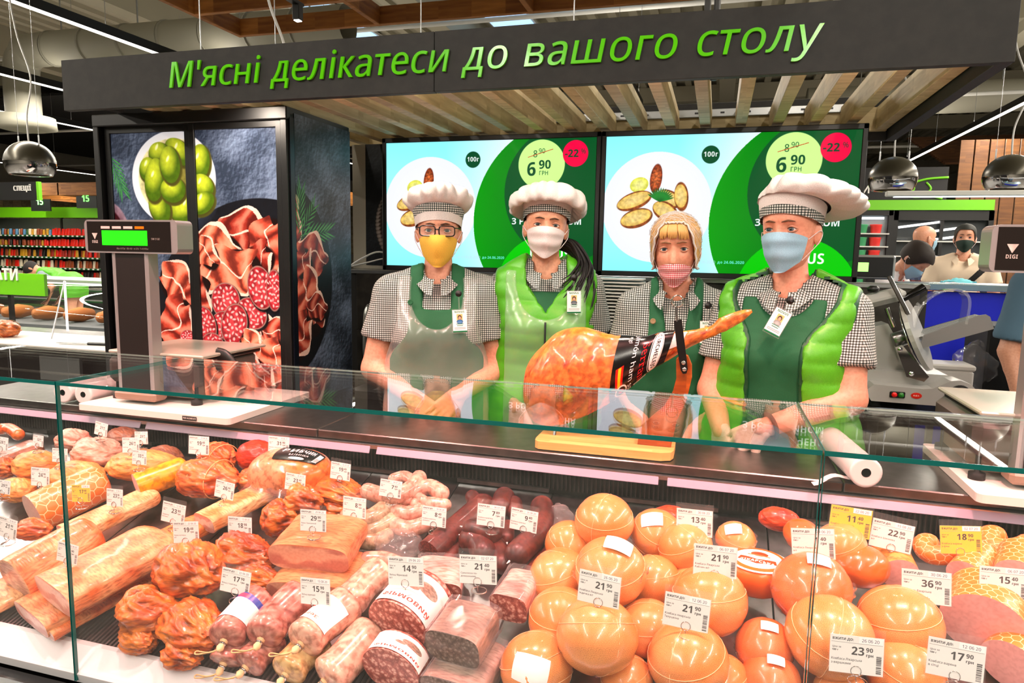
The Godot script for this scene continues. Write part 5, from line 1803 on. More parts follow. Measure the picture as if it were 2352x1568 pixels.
func cap(b: MB, w: float, h: float, z: float, n: float, cf = null):
	b.grid(36, 10, func(u, v):
		var c := cos(u * TAU)
		var s := sin(u * TAU)
		return Vector3(signf(c) * pow(absf(c), 2.0 / n) * w / 2 * v, signf(s) * pow(absf(s), 2.0 / n) * h / 2 * v, z + 0.002 * (1.0 - v * v)), false, cf, false)
	# make it face +z
	for k in range(b.n.size()):
		if b.n[k].z < 0.0:
			b.n[k] = -b.n[k]

func log_sausage(a: Vector3, e: Vector3, r: float, kind: String, label: String):
	var o := thing("sausage_log", label, "sausage", Vector3.ZERO)
	o.transform = axis_frame(a, e)
	var l := a.distance_to(e)
	var b := MB.new()
	var pal: Array = PAL["hock"]
	var m: Material = M["net_casing"]
	var fm: Material = M["pink_meat"]
	if kind == "net":
		fm = M["brown_meat"]
	elif kind == "yellow":
		m = M["yellow_casing"]
	elif kind == "roll":
		pal = PAL["bacon"]
		m = M["meat_wet"]
		fm = M["meat_wet"]
	elif kind == "brawn":
		pal = PAL["brawn"]
		m = M["marbled"]
		fm = M["marbled"]
	elif kind == "net2":
		m = M["net_casing_small"]
	elif kind == "net3":
		m = M["casing"]
	elif kind == "blood":
		pal = PAL["blood"]
		m = M["casing_matt"]
		fm = M["marbled_dark"] if M.has("marbled_dark") else dark_marble()
	bar(b, r * 2, r * 2 * (0.93 if kind != "brawn" else 0.88), l, 2.0, r * (0.05 if kind != "roll" else 0.09), pal, 20.0)
	if m != M["meat_wet"] and m != M["casing_matt"] and m != M["casing"]:
		for k in b.c.size():
			b.c[k] = Color(1, 1, 1)
	elif kind == "net3":
		for k in b.c.size():
			b.c[k] = lin(0.96, 0.6, 0.28)
	part(b, "casing", m, o)
	b = MB.new()
	var sw: Array = PAL["aspic"]
	cap(b, r * 2, r * 2 * (0.93 if kind != "brawn" else 0.88), l / 2, 2.0, func(p, _u, v):
		if kind != "roll":
			return Color(1, 1, 1)
		# rolled belly: fat rind, then a spiral of lean
		var g := atan2(p.y, p.x)
		var t := sin(v * 9.0 + g + nz.get_noise_3dv(p * 900.0) * 4.0)
		var c := lin(0.72, 0.52, 0.47).lerp(lin(0.88, 0.76, 0.70), clampf(0.5 + t * 0.6, 0, 1))
		return c.lerp(lin(0.95, 0.78, 0.6), smoothstep(0.86, 0.94, v)))
	part(b, "cut_face", fm, o)
	if kind == "brawn" and r > 0.06:
		# white printed label wrapped over the back
		var im := Image.create(256, 256, false, Image.FORMAT_RGBA8)
		im.fill(Color(0.96, 0.95, 0.94))
		text(im, "ФІРМОВИЙ", 128, 60, 38, Color(0.7, 0.2, 0.15), true, 1)
		blob(im, 170, 170, 50, 38, -0.4, Color(0.52, 0.42, 0.36), Color(0.62, 0.52, 0.46), 2, 0.4)
		blob(im, 120, 140, 22, 20, 0, Color(0.52, 0.42, 0.36), Color(0.62, 0.52, 0.46), 2, 0.4)
		b = MB.new()
		b.grid(16, 6, func(u, v):
			var g: float = lerpf(0.15, 2.3, u)
			return Vector3(cos(g) * r * 1.03, sin(g) * r * 0.92, l * (0.46 - 0.72 * v)), false, null, false)
		for k in b.uv.size():
			b.uv[k].x = 1.0 - b.uv[k].x
		part(b, "label", print_mat("brawn_label_%d" % int(a.x * 1000), im, 0.35), o, "white printed label")

func dark_marble() -> StandardMaterial3D:
	var t := noise_tex(61, 0.04, [[0.0, Color(0.75, 0.5, 0.45)], [0.2, Color(0.5, 0.2, 0.16)], [0.6, Color(0.32, 0.09, 0.08)], [1.0, Color(0.22, 0.06, 0.05)]], 256, 3, FastNoiseLite.TYPE_CELLULAR)
	var m := mat("marbled_dark", Color(1, 1, 1), 0.35)
	tri_tex(m, t, 14.0)
	return m

func net_ring(p: Vector3, r: float, label: String):
	# a fat curved sausage bent into a ring
	var o := thing("ring_sausage", label, "sausage", p, rng.randf_range(-0.3, 0.3))
	var b := MB.new()
	var pts := []
	for k in 25:
		var g := -0.5 + k / 24.0 * 5.6
		pts.append(Vector3(cos(g) * r * 0.62, 0.1 * r * sin(g * 2.0), sin(g) * r * 0.55))
	var rad := []
	for k in 25:
		rad.append(r * 0.42 * sqrt(minf(1.0, minf(k, 24 - k) / 2.5 + 0.05)))
	b.tube(pts, rad, 20)
	part(b, "casing", M["net_casing_small"], o)

func meat_slab(p: Vector3, s: Vector3, yaw: float, pal: String, label: String):
	var o := thing("meat_slab", label, "meat", p)
	o.basis = Basis(Vector3.UP, yaw - 0.9 if yaw > 0.3 else yaw) * Basis(Vector3.RIGHT, 0.2)
	var b := MB.new()
	var wet := pal in ["aspic", "pink", "cut", "dark"]
	bar(b, s.x, s.y, s.z, 3.6, 0.009 if pal != "aspic" else 0.003, PAL[pal], 12.0)
	part(b, "rind", M["meat_wet"] if wet else M["meat_dry"], o)
	b = MB.new()
	var lean := lin(0.82, 0.58, 0.53)
	var fat := lin(0.94, 0.81, 0.76)
	if pal == "cut":
		lean = lin(0.74, 0.46, 0.39)
		fat = lin(0.88, 0.66, 0.55)
	elif pal == "aspic" or pal == "pink":
		cap(b, s.x, s.y, s.z / 2, 3.6)
		part(b, "cut_face", M["aspic_face"] if pal == "aspic" else M["marbled"], o)
		film_over(o, s)
		return
	elif pal == "dark":
		lean = lin(0.42, 0.24, 0.18)
		fat = lin(0.9, 0.78, 0.68)
	var sd := rng.randf() * 60.0
	cap(b, s.x, s.y, s.z / 2, 3.6, func(q, _u, _v):
		# layers of fat and lean that wave along the slab
		var t := sin((q.y / s.y) * 8.0 + nz.get_noise_3dv(Vector3(q.x * 700.0, q.y * 900.0, sd)) * 5.0)
		var c := lean.lerp(fat, smoothstep(-0.2, 0.45, t + 0.15))
		return c.lerp(PAL[pal][0], smoothstep(0.42, 0.49, q.y / s.y)))
	part(b, "cut_face", vmat("cut_meat", 0.4, 0.25, 0.0, M["tex_skin"], 12.0), o)

func film_over(o: Node3D, s: Vector3):
	var b := MB.new()
	b.grid(40, 8, func(u, v):
		var a: float = u * TAU
		var c := signf(cos(a)) * pow(absf(cos(a)), 0.45)
		var d := signf(sin(a)) * pow(absf(sin(a)), 0.45)
		var k: float = 1.03 + 0.05 * sin(a * 17.0 + v * 6.0) * v
		return Vector3(c * s.x / 2 * k, d * s.y / 2 * k, s.z * (0.53 - v * 1.0)), true, null, false)
	part(b, "film_wrap", M["film"], o)

func meat_lump(p: Vector3, s: Vector3, pal: String, label: String):
	var o := thing("meat_piece", label, "meat", p, rng.randf_range(-0.5, 0.5))
	var b := MB.new()
	var sd := rng.randf() * 200.0
	var fold: float = {"smoke": 0.24, "char": 0.36, "hock": 0.2, "herb": 0.1, "red": 0.06, "pale": 0.14, "dark": 0.12}[pal]
	var pl: Array = PAL[pal]
	var q := Vector3(sd, sd * 0.5, 3)
	b.grid(60, 40, func(u, w):
		var th: float = w * PI
		var ph: float = u * TAU
		var d := Vector3(sin(th) * cos(ph), cos(th), sin(th) * sin(ph))
		# folds run along the piece: ridged noise stretched in x
		var r1 := 1.0 - absf(nz.get_noise_3dv(Vector3(d.x * 50.0, d.y * 110.0, d.z * 110.0) + q)) * 2.0
		var r2 := 1.0 - absf(nz.get_noise_3dv(Vector3(d.x * 60.0, d.y * 330.0, d.z * 330.0) + q * 2.0)) * 2.0
		var k := 1.0 + fold * (r1 - 0.7) + fold * 0.3 * (r2 - 0.7) + 0.14 * nz.get_noise_3dv(d * 45.0 + q)
		var tp := 1.0 - (0.28 * d.x if fold > 0.15 else 0.0)
		return Vector3(d.x * 1.12, d.y * tp, d.z * tp) * k * s, true, func(v, _u, _w):
		var d: Vector3 = (v / s).normalized()
		var r1 := absf(nz.get_noise_3dv(Vector3(d.x * 50.0, d.y * 110.0, d.z * 110.0) + q)) * 2.0
		var c := meat_col(d * 0.05 + q, pl, 1500.0, 0.55)
		return c.lerp(pl[2], clampf((r1 - 0.45) * 1.6, 0, 0.75) if fold > 0.15 else 0.0))
	part(b, "meat", M["meat_wet"] if pal in ["smoke", "char", "red", "hock"] else M["meat_dry"], o)
	if pal == "hock" and s.x > 0.06:
		for k in 2:
			b = MB.new()
			b.tube(range(25).map(func(j): return Vector3((k - 0.5) * s.x * 0.7, cos(j * TAU / 24) * s.y * 0.98, sin(j * TAU / 24) * s.z * 0.98)), 0.0015, 5, false)
			part(b, "string", M["jute"], o)

func wrapped_ham(p: Vector3, s: Vector3, label: String):
	var o := thing("wrapped_ham", label, "ham", p, 0.15)
	var b := MB.new()
	b.grid(48, 32, func(u, w):
		var th: float = w * PI
		var ph: float = u * TAU
		var d := Vector3(sin(th) * cos(ph), cos(th), sin(th) * sin(ph))
		d = Vector3(signf(d.x) * pow(absf(d.x), 0.8), signf(d.y) * pow(absf(d.y), 0.85), signf(d.z) * pow(absf(d.z), 0.8))
		return d * s * (1.0 + 0.03 * nz.get_noise_3dv(d * 70.0)), true, func(v, _u, _w):
		return lin(0.95, 0.62, 0.45).lerp(lin(0.93, 0.50, 0.22), smoothstep(-0.01, 0.02, v.x + 0.03 * nz.get_noise_3dv(v * 900.0))))
	part(b, "meat", M["casing"], o)
	var im := Image.create(256, 128, false, Image.FORMAT_RGBA8)
	im.fill(Color(0.04, 0.04, 0.045))
	text(im, "РИБЧИН", 90, 44, 36, Color(0.95, 0.95, 0.95), true, 1)
	text(im, "ШИНКА", 90, 76, 26, Color(0.9, 0.9, 0.9), false, 1)
	blob(im, 90, 102, 38, 14, 0, Color(0.9, 0.9, 0.9), Color(0.9, 0.9, 0.9))
	im.fill_rect(Rect2i(190, 20, 52, 90), Color(0.93, 0.92, 0.91))
	for k in 12:
		im.fill_rect(Rect2i(194 + k * 4, 60, 1 + k % 3, 44), Color(0.05, 0.05, 0.05))
	b = MB.new()
	b.grid(16, 6, func(u, v):
		var d := Vector3(lerpf(-0.15, 0.95, u), 0.8, lerpf(-0.15, 0.55, v)).normalized()
		return Vector3(pow(absf(d.x), 0.8) * signf(d.x), pow(d.y, 0.85), signf(d.z) * pow(absf(d.z), 0.8)) * s * 1.04, false, null, false)
	part(b, "label", print_mat("ham_label", im, 0.25), o, "black label with white print")
	b = MB.new()
	b.grid(40, 6, func(u, v):
		var a: float = u * TAU
		return Vector3(cos(a) * s.x * (1.0 + 0.25 * v), -s.y * 0.3 - s.y * 0.5 * v + 0.006 * sin(a * 19), sin(a) * s.z * (1.0 + 0.2 * v)), true, null, false)
	part(b, "film_wrap", M["film"], o)

func soft_sausage(pts: Array, r: float, kind: String, label: String):
	var mid: Vector3 = pts[pts.size() / 2]
	var o := thing("sausage", label, "sausage", mid)
	var path := sweep(pts.map(func(p): return p - mid), 8)
	# round both ends off
	var d0: Vector3 = (path[0] - path[1]).normalized()
	var d1: Vector3 = (path[-1] - path[-2]).normalized()
	var full := []
	var rad := []
	for k in 5:
		var g := (1.0 - k / 5.0) * PI / 2
		full.append(path[0] + d0 * r * sin(g))
		rad.append(maxf(r * cos(g), 0.001))
	for q in path:
		full.append(q)
		rad.append(r * (1.0 + 0.05 * nz.get_noise_3dv(q * 1500.0 + mid * 900.0)))
	for k in 5:
		var g := (k + 1) / 5.0 * PI / 2
		full.append(path[-1] + d1 * r * sin(g))
		rad.append(maxf(r * cos(g), 0.001))
	var b := MB.new()
	b.tube(full, rad, 18)
	for k in b.v.size():
		b.c[k] = meat_col(b.v[k] + mid, PAL[kind], 1200.0, 0.35 if kind != "blood" else 0.8)
	part(b, "casing", M["casing"] if kind != "blood" else M["casing_matt"], o)
	b = MB.new()
	b.tube([full[0], full[0] + d0 * r * 0.35], [0.003, 0.0015], 6)
	part(b, "tip", M["casing_matt"] if kind == "blood" else M["string"], o)

func tied_sausage(pts: Array, r: float, kind: String, capk: int, label: String):
	var mid: Vector3 = pts[1]
	var o := thing("tied_sausage", label, "sausage", mid)
	var path := sweep(pts.map(func(p): return p - mid), 10)
	var n := path.size()
	var rad := []
	for k in n:
		var f := float(k) / (n - 1)
		rad.append(r * sqrt(maxf(0.02, 1.0 - pow(maxf(0.0, 1.0 - f / 0.28), 2.2))) * (0.98 + 0.05 * sin(f * 9.0)))
	var b := MB.new()
	b.tube(path, rad, 24)
	for k in b.v.size():
		b.c[k] = meat_col(b.v[k] + mid, PAL[kind], 6500.0, 0.8)
	part(b, "casing", M["casing"], o)
	# gathered end, clip and string
	var d: Vector3 = (path[0] - path[2]).normalized()
	b = MB.new()
	b.tube([path[0] - d * 0.004, path[0] + d * 0.007, path[0] + d * 0.018, path[0] + d * 0.026], [0.012, 0.006, 0.009, 0.004], 8)
	part(b, "tied_end", M["string"], o)
	b = MB.new()
	b.tube([path[0] + d * 0.005, path[0] + d * 0.01], 0.0085, 8)
	part(b, "clip", M["chrome"], o)
	b = MB.new()
	var e: Vector3 = path[0] + d * 0.02
	b.tube(sweep([e, e + Vector3(-0.02, -0.005, 0.012), e + Vector3(-0.055, -0.012, 0.006), e + Vector3(-0.05, -0.014, 0.014), e + Vector3(-0.01, -0.006, 0.004)], 5), 0.0016, 5)
	part(b, "string_loop", M["red_string"] if rng.randf() < 0.35 else M["jute"], o)
	if capk > 0:
		b = MB.new()
		var im := Image.create(128, 128, false, Image.FORMAT_RGBA8)
		im.fill(Color(0.97, 0.97, 0.97))
		if capk == 1:
			im.fill_rect(Rect2i(0, 104, 128, 24), Color(0.15, 0.25, 0.62))
			im.fill_rect(Rect2i(50, 106, 40, 18), Color(0.7, 0.2, 0.4))
		else:
			text(im, "Зельц", 40, 40, 24, Color(0.8, 0.3, 0.2), true)
			im.fill_rect(Rect2i(80, 70, 20, 20), Color(0.75, 0.15, 0.2))
		var k0 := int(n * 0.42)
		var k1 := int(n * 0.8)
		b.grid(12, k1 - k0, func(u, v):
			var k := k0 + roundi(v * (k1 - k0))
			var t: Vector3 = (path[k + 1 if k < n - 1 else k] - path[k - 1]).normalized()
			var x := t.cross(Vector3.UP).normalized()
			var y := x.cross(t)
			var g: float = lerpf(0.25, PI - 0.25, u)
			return path[k] + (x * cos(g) + y * sin(g)) * rad[k] * 1.03, false, null, false)
		part(b, "label", print_mat("casing_label_%d" % capk, im, 0.35), o, "white label")

func film_bag(p: Vector3, s: Vector3, label: String):
	var o := MB.new()
	o.grid(40, 24, func(u, w):
		var th: float = w * PI
		var d := Vector3(sin(th) * cos(u * TAU), cos(th), sin(th) * sin(u * TAU))
		var k := 1.0 + 0.3 * absf(nz.get_noise_3dv(d * 130.0 + p * 100.0)) - 0.1
		return d * s * k, true)
	solo(o, "film_bag", M["film"], label, "bag", "", p)

# ---- price tickets on wire clips
var ticket_at := []
func ticket(p: Vector3, w: float, yaw: float, roll: float, t: Array, where: String):
	tickets.append(t)
	ticket_at.append([p, w, yaw, roll, where])

func print_tickets():
	var m := ticket_sheet()
	var ring := MB.new()
	ring.tube(range(29).map(func(k): return Vector3(cos(k * TAU / 16 + 1.5) * 0.009, sin(k * TAU / 16 + 1.5) * 0.009, 0.0012 + k * 0.00008)), 0.0007, 5)
	ring.tube([Vector3(0, -0.009, 0.002), Vector3(0.001, -0.02, 0.002)], 0.0007, 5)
	var coil := MB.new()
	coil.tube(range(33).map(func(k): return Vector3(cos(k * TAU / 20) * 0.0165, k * 0.00008, sin(k * TAU / 20) * 0.0165)), 0.0008, 5)
	var rm := ring.mesh()
	var cm := coil.mesh()
	for k in tickets.size():
		var q: Array = ticket_at[k]
		var t: Array = tickets[k]
		var yel: bool = t[3]
		var o := thing("price_ticket", "%s price ticket reading %s %s %s" % ["yellow" if yel else "white", t[0], t[1], q[4]], "price ticket", q[0], q[2], "price tickets on wire clips")
		var w: float = q[1]
		var h := w * 0.75
		var tilt := Basis(Vector3.BACK, q[3]) * Basis(Vector3.RIGHT, -0.12)
		var b := MB.new()
		var u := (k % 6) / 6.0
		var v := int(k / 6.0) / 8.0
		b.box(Vector3.ZERO, Vector3(w, h, 0.0006))
		var c := part(b, "card", mat("ticket_paper", Color(0.93, 0.93, 0.92), 0.7), o)
		c.basis = tilt
		b = MB.new()
		b.quad(Vector3(-w / 2, -h / 2, 0.0005), Vector3(w / 2, -h / 2, 0.0005), Vector3(w / 2, h / 2, 0.0005), Vector3(-w / 2, h / 2, 0.0005), [Vector2(u, v + 0.125), Vector2(u + 1 / 6.0, v + 0.125), Vector2(u + 1 / 6.0, v), Vector2(u, v)])
		part(b, "print", m, c)
		b = MB.new()
		b.quad(Vector3(-w * 0.525, -h * 0.52, 0.0014), Vector3(w * 0.525, -h * 0.52, 0.0014), Vector3(w * 0.525, h * 0.73, 0.0014), Vector3(-w * 0.525, h * 0.73, 0.0014))
		var hld := part(b, "plastic_sleeve", M["clear_plastic"], o)
		hld.basis = tilt
		var rg := part(rm, "wire_ring", M["wire"], o)
		rg.transform = Transform3D(tilt, Vector3(0, -h * 0.42, 0.002))
		var cl := part(cm, "wire_coil", M["wire"], o)
		cl.position = Vector3(0.004, -h * 0.42 - 0.021, 0.004)

func products():
	food_materials()
	sausage_ball(Vector3(-0.240, 0.881, -1.677), 0.075, 0, "pale orange sausage ball, topmost on the pile by the blood sausages")
	sausage_ball(Vector3(-0.325, 0.809, -1.669), 0.065, 0, "orange sausage ball half hidden under the topmost ball of the pile")
	sausage_ball(Vector3(-0.194, 0.843, -1.485), 0.081, 1, "peach sausage ball with a white sticker on its crown, wrapped in film")
	sausage_ball(Vector3(-0.322, 0.783, -1.538), 0.075, 0, "orange sausage ball behind the brawn blocks, upper of the two there")
	sausage_ball(Vector3(-0.290, 0.745, -1.420), 0.075, 0, "orange sausage ball behind the brawn blocks, lower of the two there")
	sausage_ball(Vector3(-0.315, 0.702, -1.298), 0.077, 2, "orange sausage ball with a large white label beside the brawn blocks")
	sausage_ball(Vector3(-0.106, 0.786, -1.585), 0.066, 0, "orange sausage ball wedged under the film-wrapped ball with the sticker")
	sausage_ball(Vector3(-0.102, 0.743, -1.447), 0.068, 0, "orange sausage ball sunk between the two large string-tied balls")
	sausage_ball(Vector3(-0.112, 0.845, -1.725), 0.067, 3, "film-wrapped orange sausage ball with a tilted white paper slip")
	sausage_ball(Vector3(-0.038, 0.847, -1.662), 0.066, 0, "smooth golden sausage ball carrying the 13 40 ticket")
	sausage_ball(Vector3(-0.017, 0.774, -1.615), 0.057, 0, "reddish sausage ball under the golden one with the 13 40 ticket")
	sausage_ball(Vector3(-0.193, 0.785, -1.311), 0.083, 0, "large string-tied orange sausage ball carrying the tilted 21 90 ticket beside the brawn")
	sausage_ball(Vector3(-0.015, 0.742, -1.353), 0.081, 0, "large string-tied orange sausage ball carrying the upright 21 90 ticket at the glass")
	sausage_ball(Vector3(0.022, 0.815, -1.474), 0.081, 0, "large golden sausage ball carrying the leaning 21 90 ticket by the white-capped sausage")
	sausage_ball(Vector3(0.229, 0.850, -1.526), 0.082, 4, "rosy sausage ball in crumpled film with a small sticker under the glass joint")
	sausage_ball(Vector3(0.254, 0.802, -1.424), 0.085, 0, "large cross-tied golden sausage ball carrying the 23 90 ticket")
	sausage_ball(Vector3(0.399, 0.807, -1.515), 0.083, 0, "large golden sausage ball carrying the 36 90 ticket")
	sausage_ball(Vector3(0.354, 0.851, -1.678), 0.064, 5, "dark orange oval sausage carrying the yellow 11 40 ticket")
	sausage_ball(Vector3(0.235, 0.875, -1.763), 0.051, 5, "small red-orange sausage behind the 1 40 ticket")
	sausage_ball(Vector3(0.398, 0.741, -1.440), 0.073, 0, "orange sausage ball below the 17 90 ticket at the front glass")
	sausage_ball(Vector3(0.136, 0.750, -1.437), 0.060, 4, "film-wrapped sausage ball sunk between the large tied balls")
	sausage_ball(Vector3(0.147, 0.711, -1.385), 0.058, 4, "film-wrapped sausage ball lying lowest by the front glass")
	sausage_ball(Vector3(0.055, 0.702, -1.372), 0.053, 0, "orange sausage ball half hidden behind the upright 21 90 ticket's ball")
	sausage_ball(Vector3(-0.133, 0.687, -1.335), 0.054, 0, "orange sausage ball lying lowest between the two large tied balls")
	sausage_ball(Vector3(0.277, 0.704, -1.397), 0.051, 0, "orange sausage ball under the cross-tied golden ball")
	sausage_ball(Vector3(0.079, 0.861, -1.713), 0.049, 3, "film-wrapped orange sausage with a square white label near the comb")
	sausage_ball(Vector3(0.312, 0.880, -1.708), 0.059, 0, "golden sausage half hidden behind the yellow 11 40 ticket")
	capped_sausage(Vector3(0.127, 0.836, -1.621), 0.076, "white-capped round sausage with a red printed emblem")
	log_sausage(Vector3(-1.935, 0.745, -1.509), Vector3(-1.861, 0.799, -1.707), 0.066, "net", "long netted ham log with a brownish cut face by the corner glass")
	log_sausage(Vector3(-1.697, 0.807, -1.662), Vector3(-1.612, 0.842, -1.792), 0.045, "yellow", "short yellow-skinned sausage log with a pink cut face")
	log_sausage(Vector3(-1.695, 0.686, -1.260), Vector3(-1.643, 0.744, -1.468), 0.070, "roll", "thick rolled pork belly with a grey marbled cut face")
	log_sausage(Vector3(-0.638, 0.729, -1.307), Vector3(-0.615, 0.765, -1.435), 0.075, "brawn", "thick marbled brawn log with a white printed label carrying the 14 90 ticket")
	log_sausage(Vector3(-0.617, 0.670, -1.233), Vector3(-0.611, 0.687, -1.295), 0.068, "brawn", "marbled brawn log lying under the thick labelled one")
	log_sausage(Vector3(0.567, 0.802, -1.570), Vector3(0.612, 0.831, -1.676), 0.079, "net2", "fat netted sausage log with a broad pink cut face")
	log_sausage(Vector3(0.605, 0.749, -1.522), Vector3(0.708, 0.783, -1.646), 0.057, "net2", "netted sausage log at the front glass below the broad pink one")
	log_sausage(Vector3(0.438, 0.837, -1.697), Vector3(0.432, 0.862, -1.791), 0.042, "net3", "sausage log with a round pink cut face carrying the 22 90 ticket")
	log_sausage(Vector3(0.576, 0.843, -1.720), Vector3(0.642, 0.870, -1.818), 0.039, "net2", "small netted sausage with a pink cut face under the yellow 18 90 ticket")
	log_sausage(Vector3(0.672, 0.861, -1.713), Vector3(0.712, 0.887, -1.809), 0.043, "net2", "netted sausage with a pink cut face by the slicer-side board")
	log_sausage(Vector3(-0.690, 0.762, -1.609), Vector3(-0.605, 0.832, -1.862), 0.037, "blood", "long dark blood sausage with a cut end under the 8 40 ticket")
	log_sausage(Vector3(-0.648, 0.737, -1.589), Vector3(-0.613, 0.781, -1.750), 0.018, "blood", "thin dark blood sausage with a white-flecked cut end")
	net_ring(Vector3(0.549, 0.860, -1.818), 0.055, "netted orange ring sausage with a pale spot under the yellow 18 90 ticket")
	net_ring(Vector3(0.709, 0.875, -1.873), 0.063, "netted orange ring sausage at the comb beside the yellow 18 90 ticket")
	meat_slab(Vector3(-1.446, 0.738, -1.334), Vector3(0.205, 0.070, 0.290), 0.55, "bacon", "broad smoked bacon slab on top of the stack at the corner glass")
	meat_slab(Vector3(-1.522, 0.666, -1.333), Vector3(0.200, 0.050, 0.290), 0.55, "bacon", "smoked bacon slab in the middle of the corner stack")
	meat_slab(Vector3(-1.500, 0.653, -1.322), Vector3(0.190, 0.030, 0.270), 0.55, "bacon", "thin bacon slab at the bottom of the corner stack")
	meat_slab(Vector3(-1.743, 0.645, -1.284), Vector3(0.160, 0.035, 0.200), 0.55, "bacon", "thin bacon slab under the rolled pork belly")
	meat_slab(Vector3(-1.400, 0.751, -1.567), Vector3(0.110, 0.045, 0.300), 0.50, "rib", "long orange smoked rib slab carrying the 19 40 ticket")
	meat_slab(Vector3(-1.684, 0.760, -1.563), Vector3(0.110, 0.050, 0.270), 0.55, "crust", "pale crusted belly slab with a bone end carrying the 23 90 ticket")
	meat_slab(Vector3(-1.305, 0.805, -1.674), Vector3(0.100, 0.050, 0.270), 0.55, "crust", "pale crusted pork slab carrying the 26 90 ticket")
	meat_slab(Vector3(-0.958, 0.795, -1.527), Vector3(0.215, 0.075, 0.170), 0.12, "cut", "upper pressed pork block carrying the 29 90 ticket")
	meat_slab(Vector3(-0.932, 0.724, -1.487), Vector3(0.225, 0.060, 0.170), 0.12, "cut", "lower pressed pork block under the 29 90 one")
	meat_slab(Vector3(-2.320, 0.816, -1.766), Vector3(0.120, 0.060, 0.160), 0.60, "dark", "dark pork slab with a white fat top carrying the 32 ticket")
	meat_slab(Vector3(-0.477, 0.749, -1.307), Vector3(0.125, 0.075, 0.120), -0.12, "aspic", "upper grey brawn block in film carrying the 21 40 ticket")
	meat_slab(Vector3(-0.464, 0.671, -1.293), Vector3(0.145, 0.070, 0.150), -0.12, "aspic", "lower grey brawn block in film under the 21 40 one")
	meat_slab(Vector3(-0.406, 0.765, -1.471), Vector3(0.090, 0.070, 0.120), -0.10, "pink", "pink marbled brawn block in film behind the grey blocks")
	meat_slab(Vector3(-0.626, 0.741, -1.529), Vector3(0.130, 0.060, 0.120), 0.20, "pink", "white-wrapped brawn with red print behind the 14 90 ticket")
	meat_lump(Vector3(-1.208, 0.750, -1.345), Vector3(0.084, 0.067, 0.076), "smoke", "large folded smoked chicken carrying the 19 40 card's ring")
	meat_lump(Vector3(-1.254, 0.688, -1.249), Vector3(0.064, 0.057, 0.061), "smoke", "torn smoked chicken beside the corner bacon stack")
	meat_lump(Vector3(-1.120, 0.672, -1.245), Vector3(0.081, 0.053, 0.067), "smoke", "smoked chicken leg lying before the large folded one")
	meat_lump(Vector3(-1.112, 0.635, -1.200), Vector3(0.047, 0.036, 0.042), "smoke", "smoked chicken piece lowest by the front grille")
	meat_lump(Vector3(-1.248, 0.639, -1.214), Vector3(0.045, 0.037, 0.041), "smoke", "smoked chicken piece with a string by the bacon stack")
	meat_lump(Vector3(-1.149, 0.746, -1.458), Vector3(0.080, 0.057, 0.068), "char", "charred smoked wings heap carrying the 18 90 ticket")
	meat_lump(Vector3(-1.069, 0.710, -1.420), Vector3(0.053, 0.040, 0.046), "char", "dark smoked wing below the charred heap")
	meat_lump(Vector3(-1.151, 0.788, -1.630), Vector3(0.047, 0.052, 0.050), "smoke", "smoked roll beside the pressed pork block")
	meat_lump(Vector3(-1.107, 0.826, -1.677), Vector3(0.053, 0.050, 0.052), "smoke", "tied smoked roll carrying the 23 40 ticket")
	meat_lump(Vector3(-1.043, 0.834, -1.761), Vector3(0.084, 0.039, 0.062), "smoke", "long roasted chicken wing carrying the 19 40 ticket")
	meat_lump(Vector3(-1.016, 0.798, -1.739), Vector3(0.064, 0.033, 0.049), "smoke", "roasted chicken wing under the long one")
	meat_lump(Vector3(-1.485, 0.834, -1.741), Vector3(0.090, 0.060, 0.075), "hock", "tied smoked ham hock carrying the 19 40 ticket by the comb")
	meat_lump(Vector3(-1.530, 0.866, -1.839), Vector3(0.063, 0.049, 0.056), "hock", "smoked ham knuckle behind the tied hock")
	meat_lump(Vector3(-1.418, 0.872, -1.879), Vector3(0.063, 0.054, 0.059), "red", "glazed red smoked meat ball in film")
	meat_lump(Vector3(-1.361, 0.822, -1.790), Vector3(0.047, 0.041, 0.044), "hock", "smoked hock piece under the glazed red ball")
	meat_lump(Vector3(-1.989, 0.847, -1.790), Vector3(0.077, 0.059, 0.068), "pale", "grey-pink boiled pork lump carrying the 21 ticket")
	meat_lump(Vector3(-2.162, 0.860, -1.854), Vector3(0.062, 0.043, 0.053), "pale", "peppered pale pork with an oval sticker")
	meat_lump(Vector3(-2.013, 0.871, -1.929), Vector3(0.070, 0.031, 0.051), "dark", "dark herbed meat lying at the comb")
	meat_lump(Vector3(-1.748, 0.844, -1.834), Vector3(0.070, 0.041, 0.056), "dark", "dark herb-crusted meat behind the yellow log")
	meat_lump(Vector3(-1.768, 0.840, -1.762), Vector3(0.103, 0.051, 0.077), "herb", "golden herb-crumbed roast carrying the 33 ticket")
	meat_lump(Vector3(-2.145, 0.822, -1.699), Vector3(0.067, 0.047, 0.057), "herb", "golden roast roll carrying the 24 90 ticket")
	meat_lump(Vector3(-1.952, 0.808, -1.684), Vector3(0.096, 0.048, 0.072), "herb", "long golden roast loaf by the corner glass")
	meat_lump(Vector3(-2.108, 0.770, -1.599), Vector3(0.064, 0.039, 0.052), "herb", "golden roast beside the netted ham log")
	meat_lump(Vector3(-1.844, 0.736, -1.441), Vector3(0.045, 0.030, 0.038), "hock", "smoked orange meat behind the rolled belly")
	meat_lump(Vector3(-2.244, 0.807, -1.663), Vector3(0.044, 0.038, 0.041), "hock", "smoked knuckle next to the dark pork slab")
	wrapped_ham(Vector3(-1.227, 0.866, -1.787), Vector3(0.128, 0.070, 0.096), "big film-wrapped boiled ham with a black printed label")
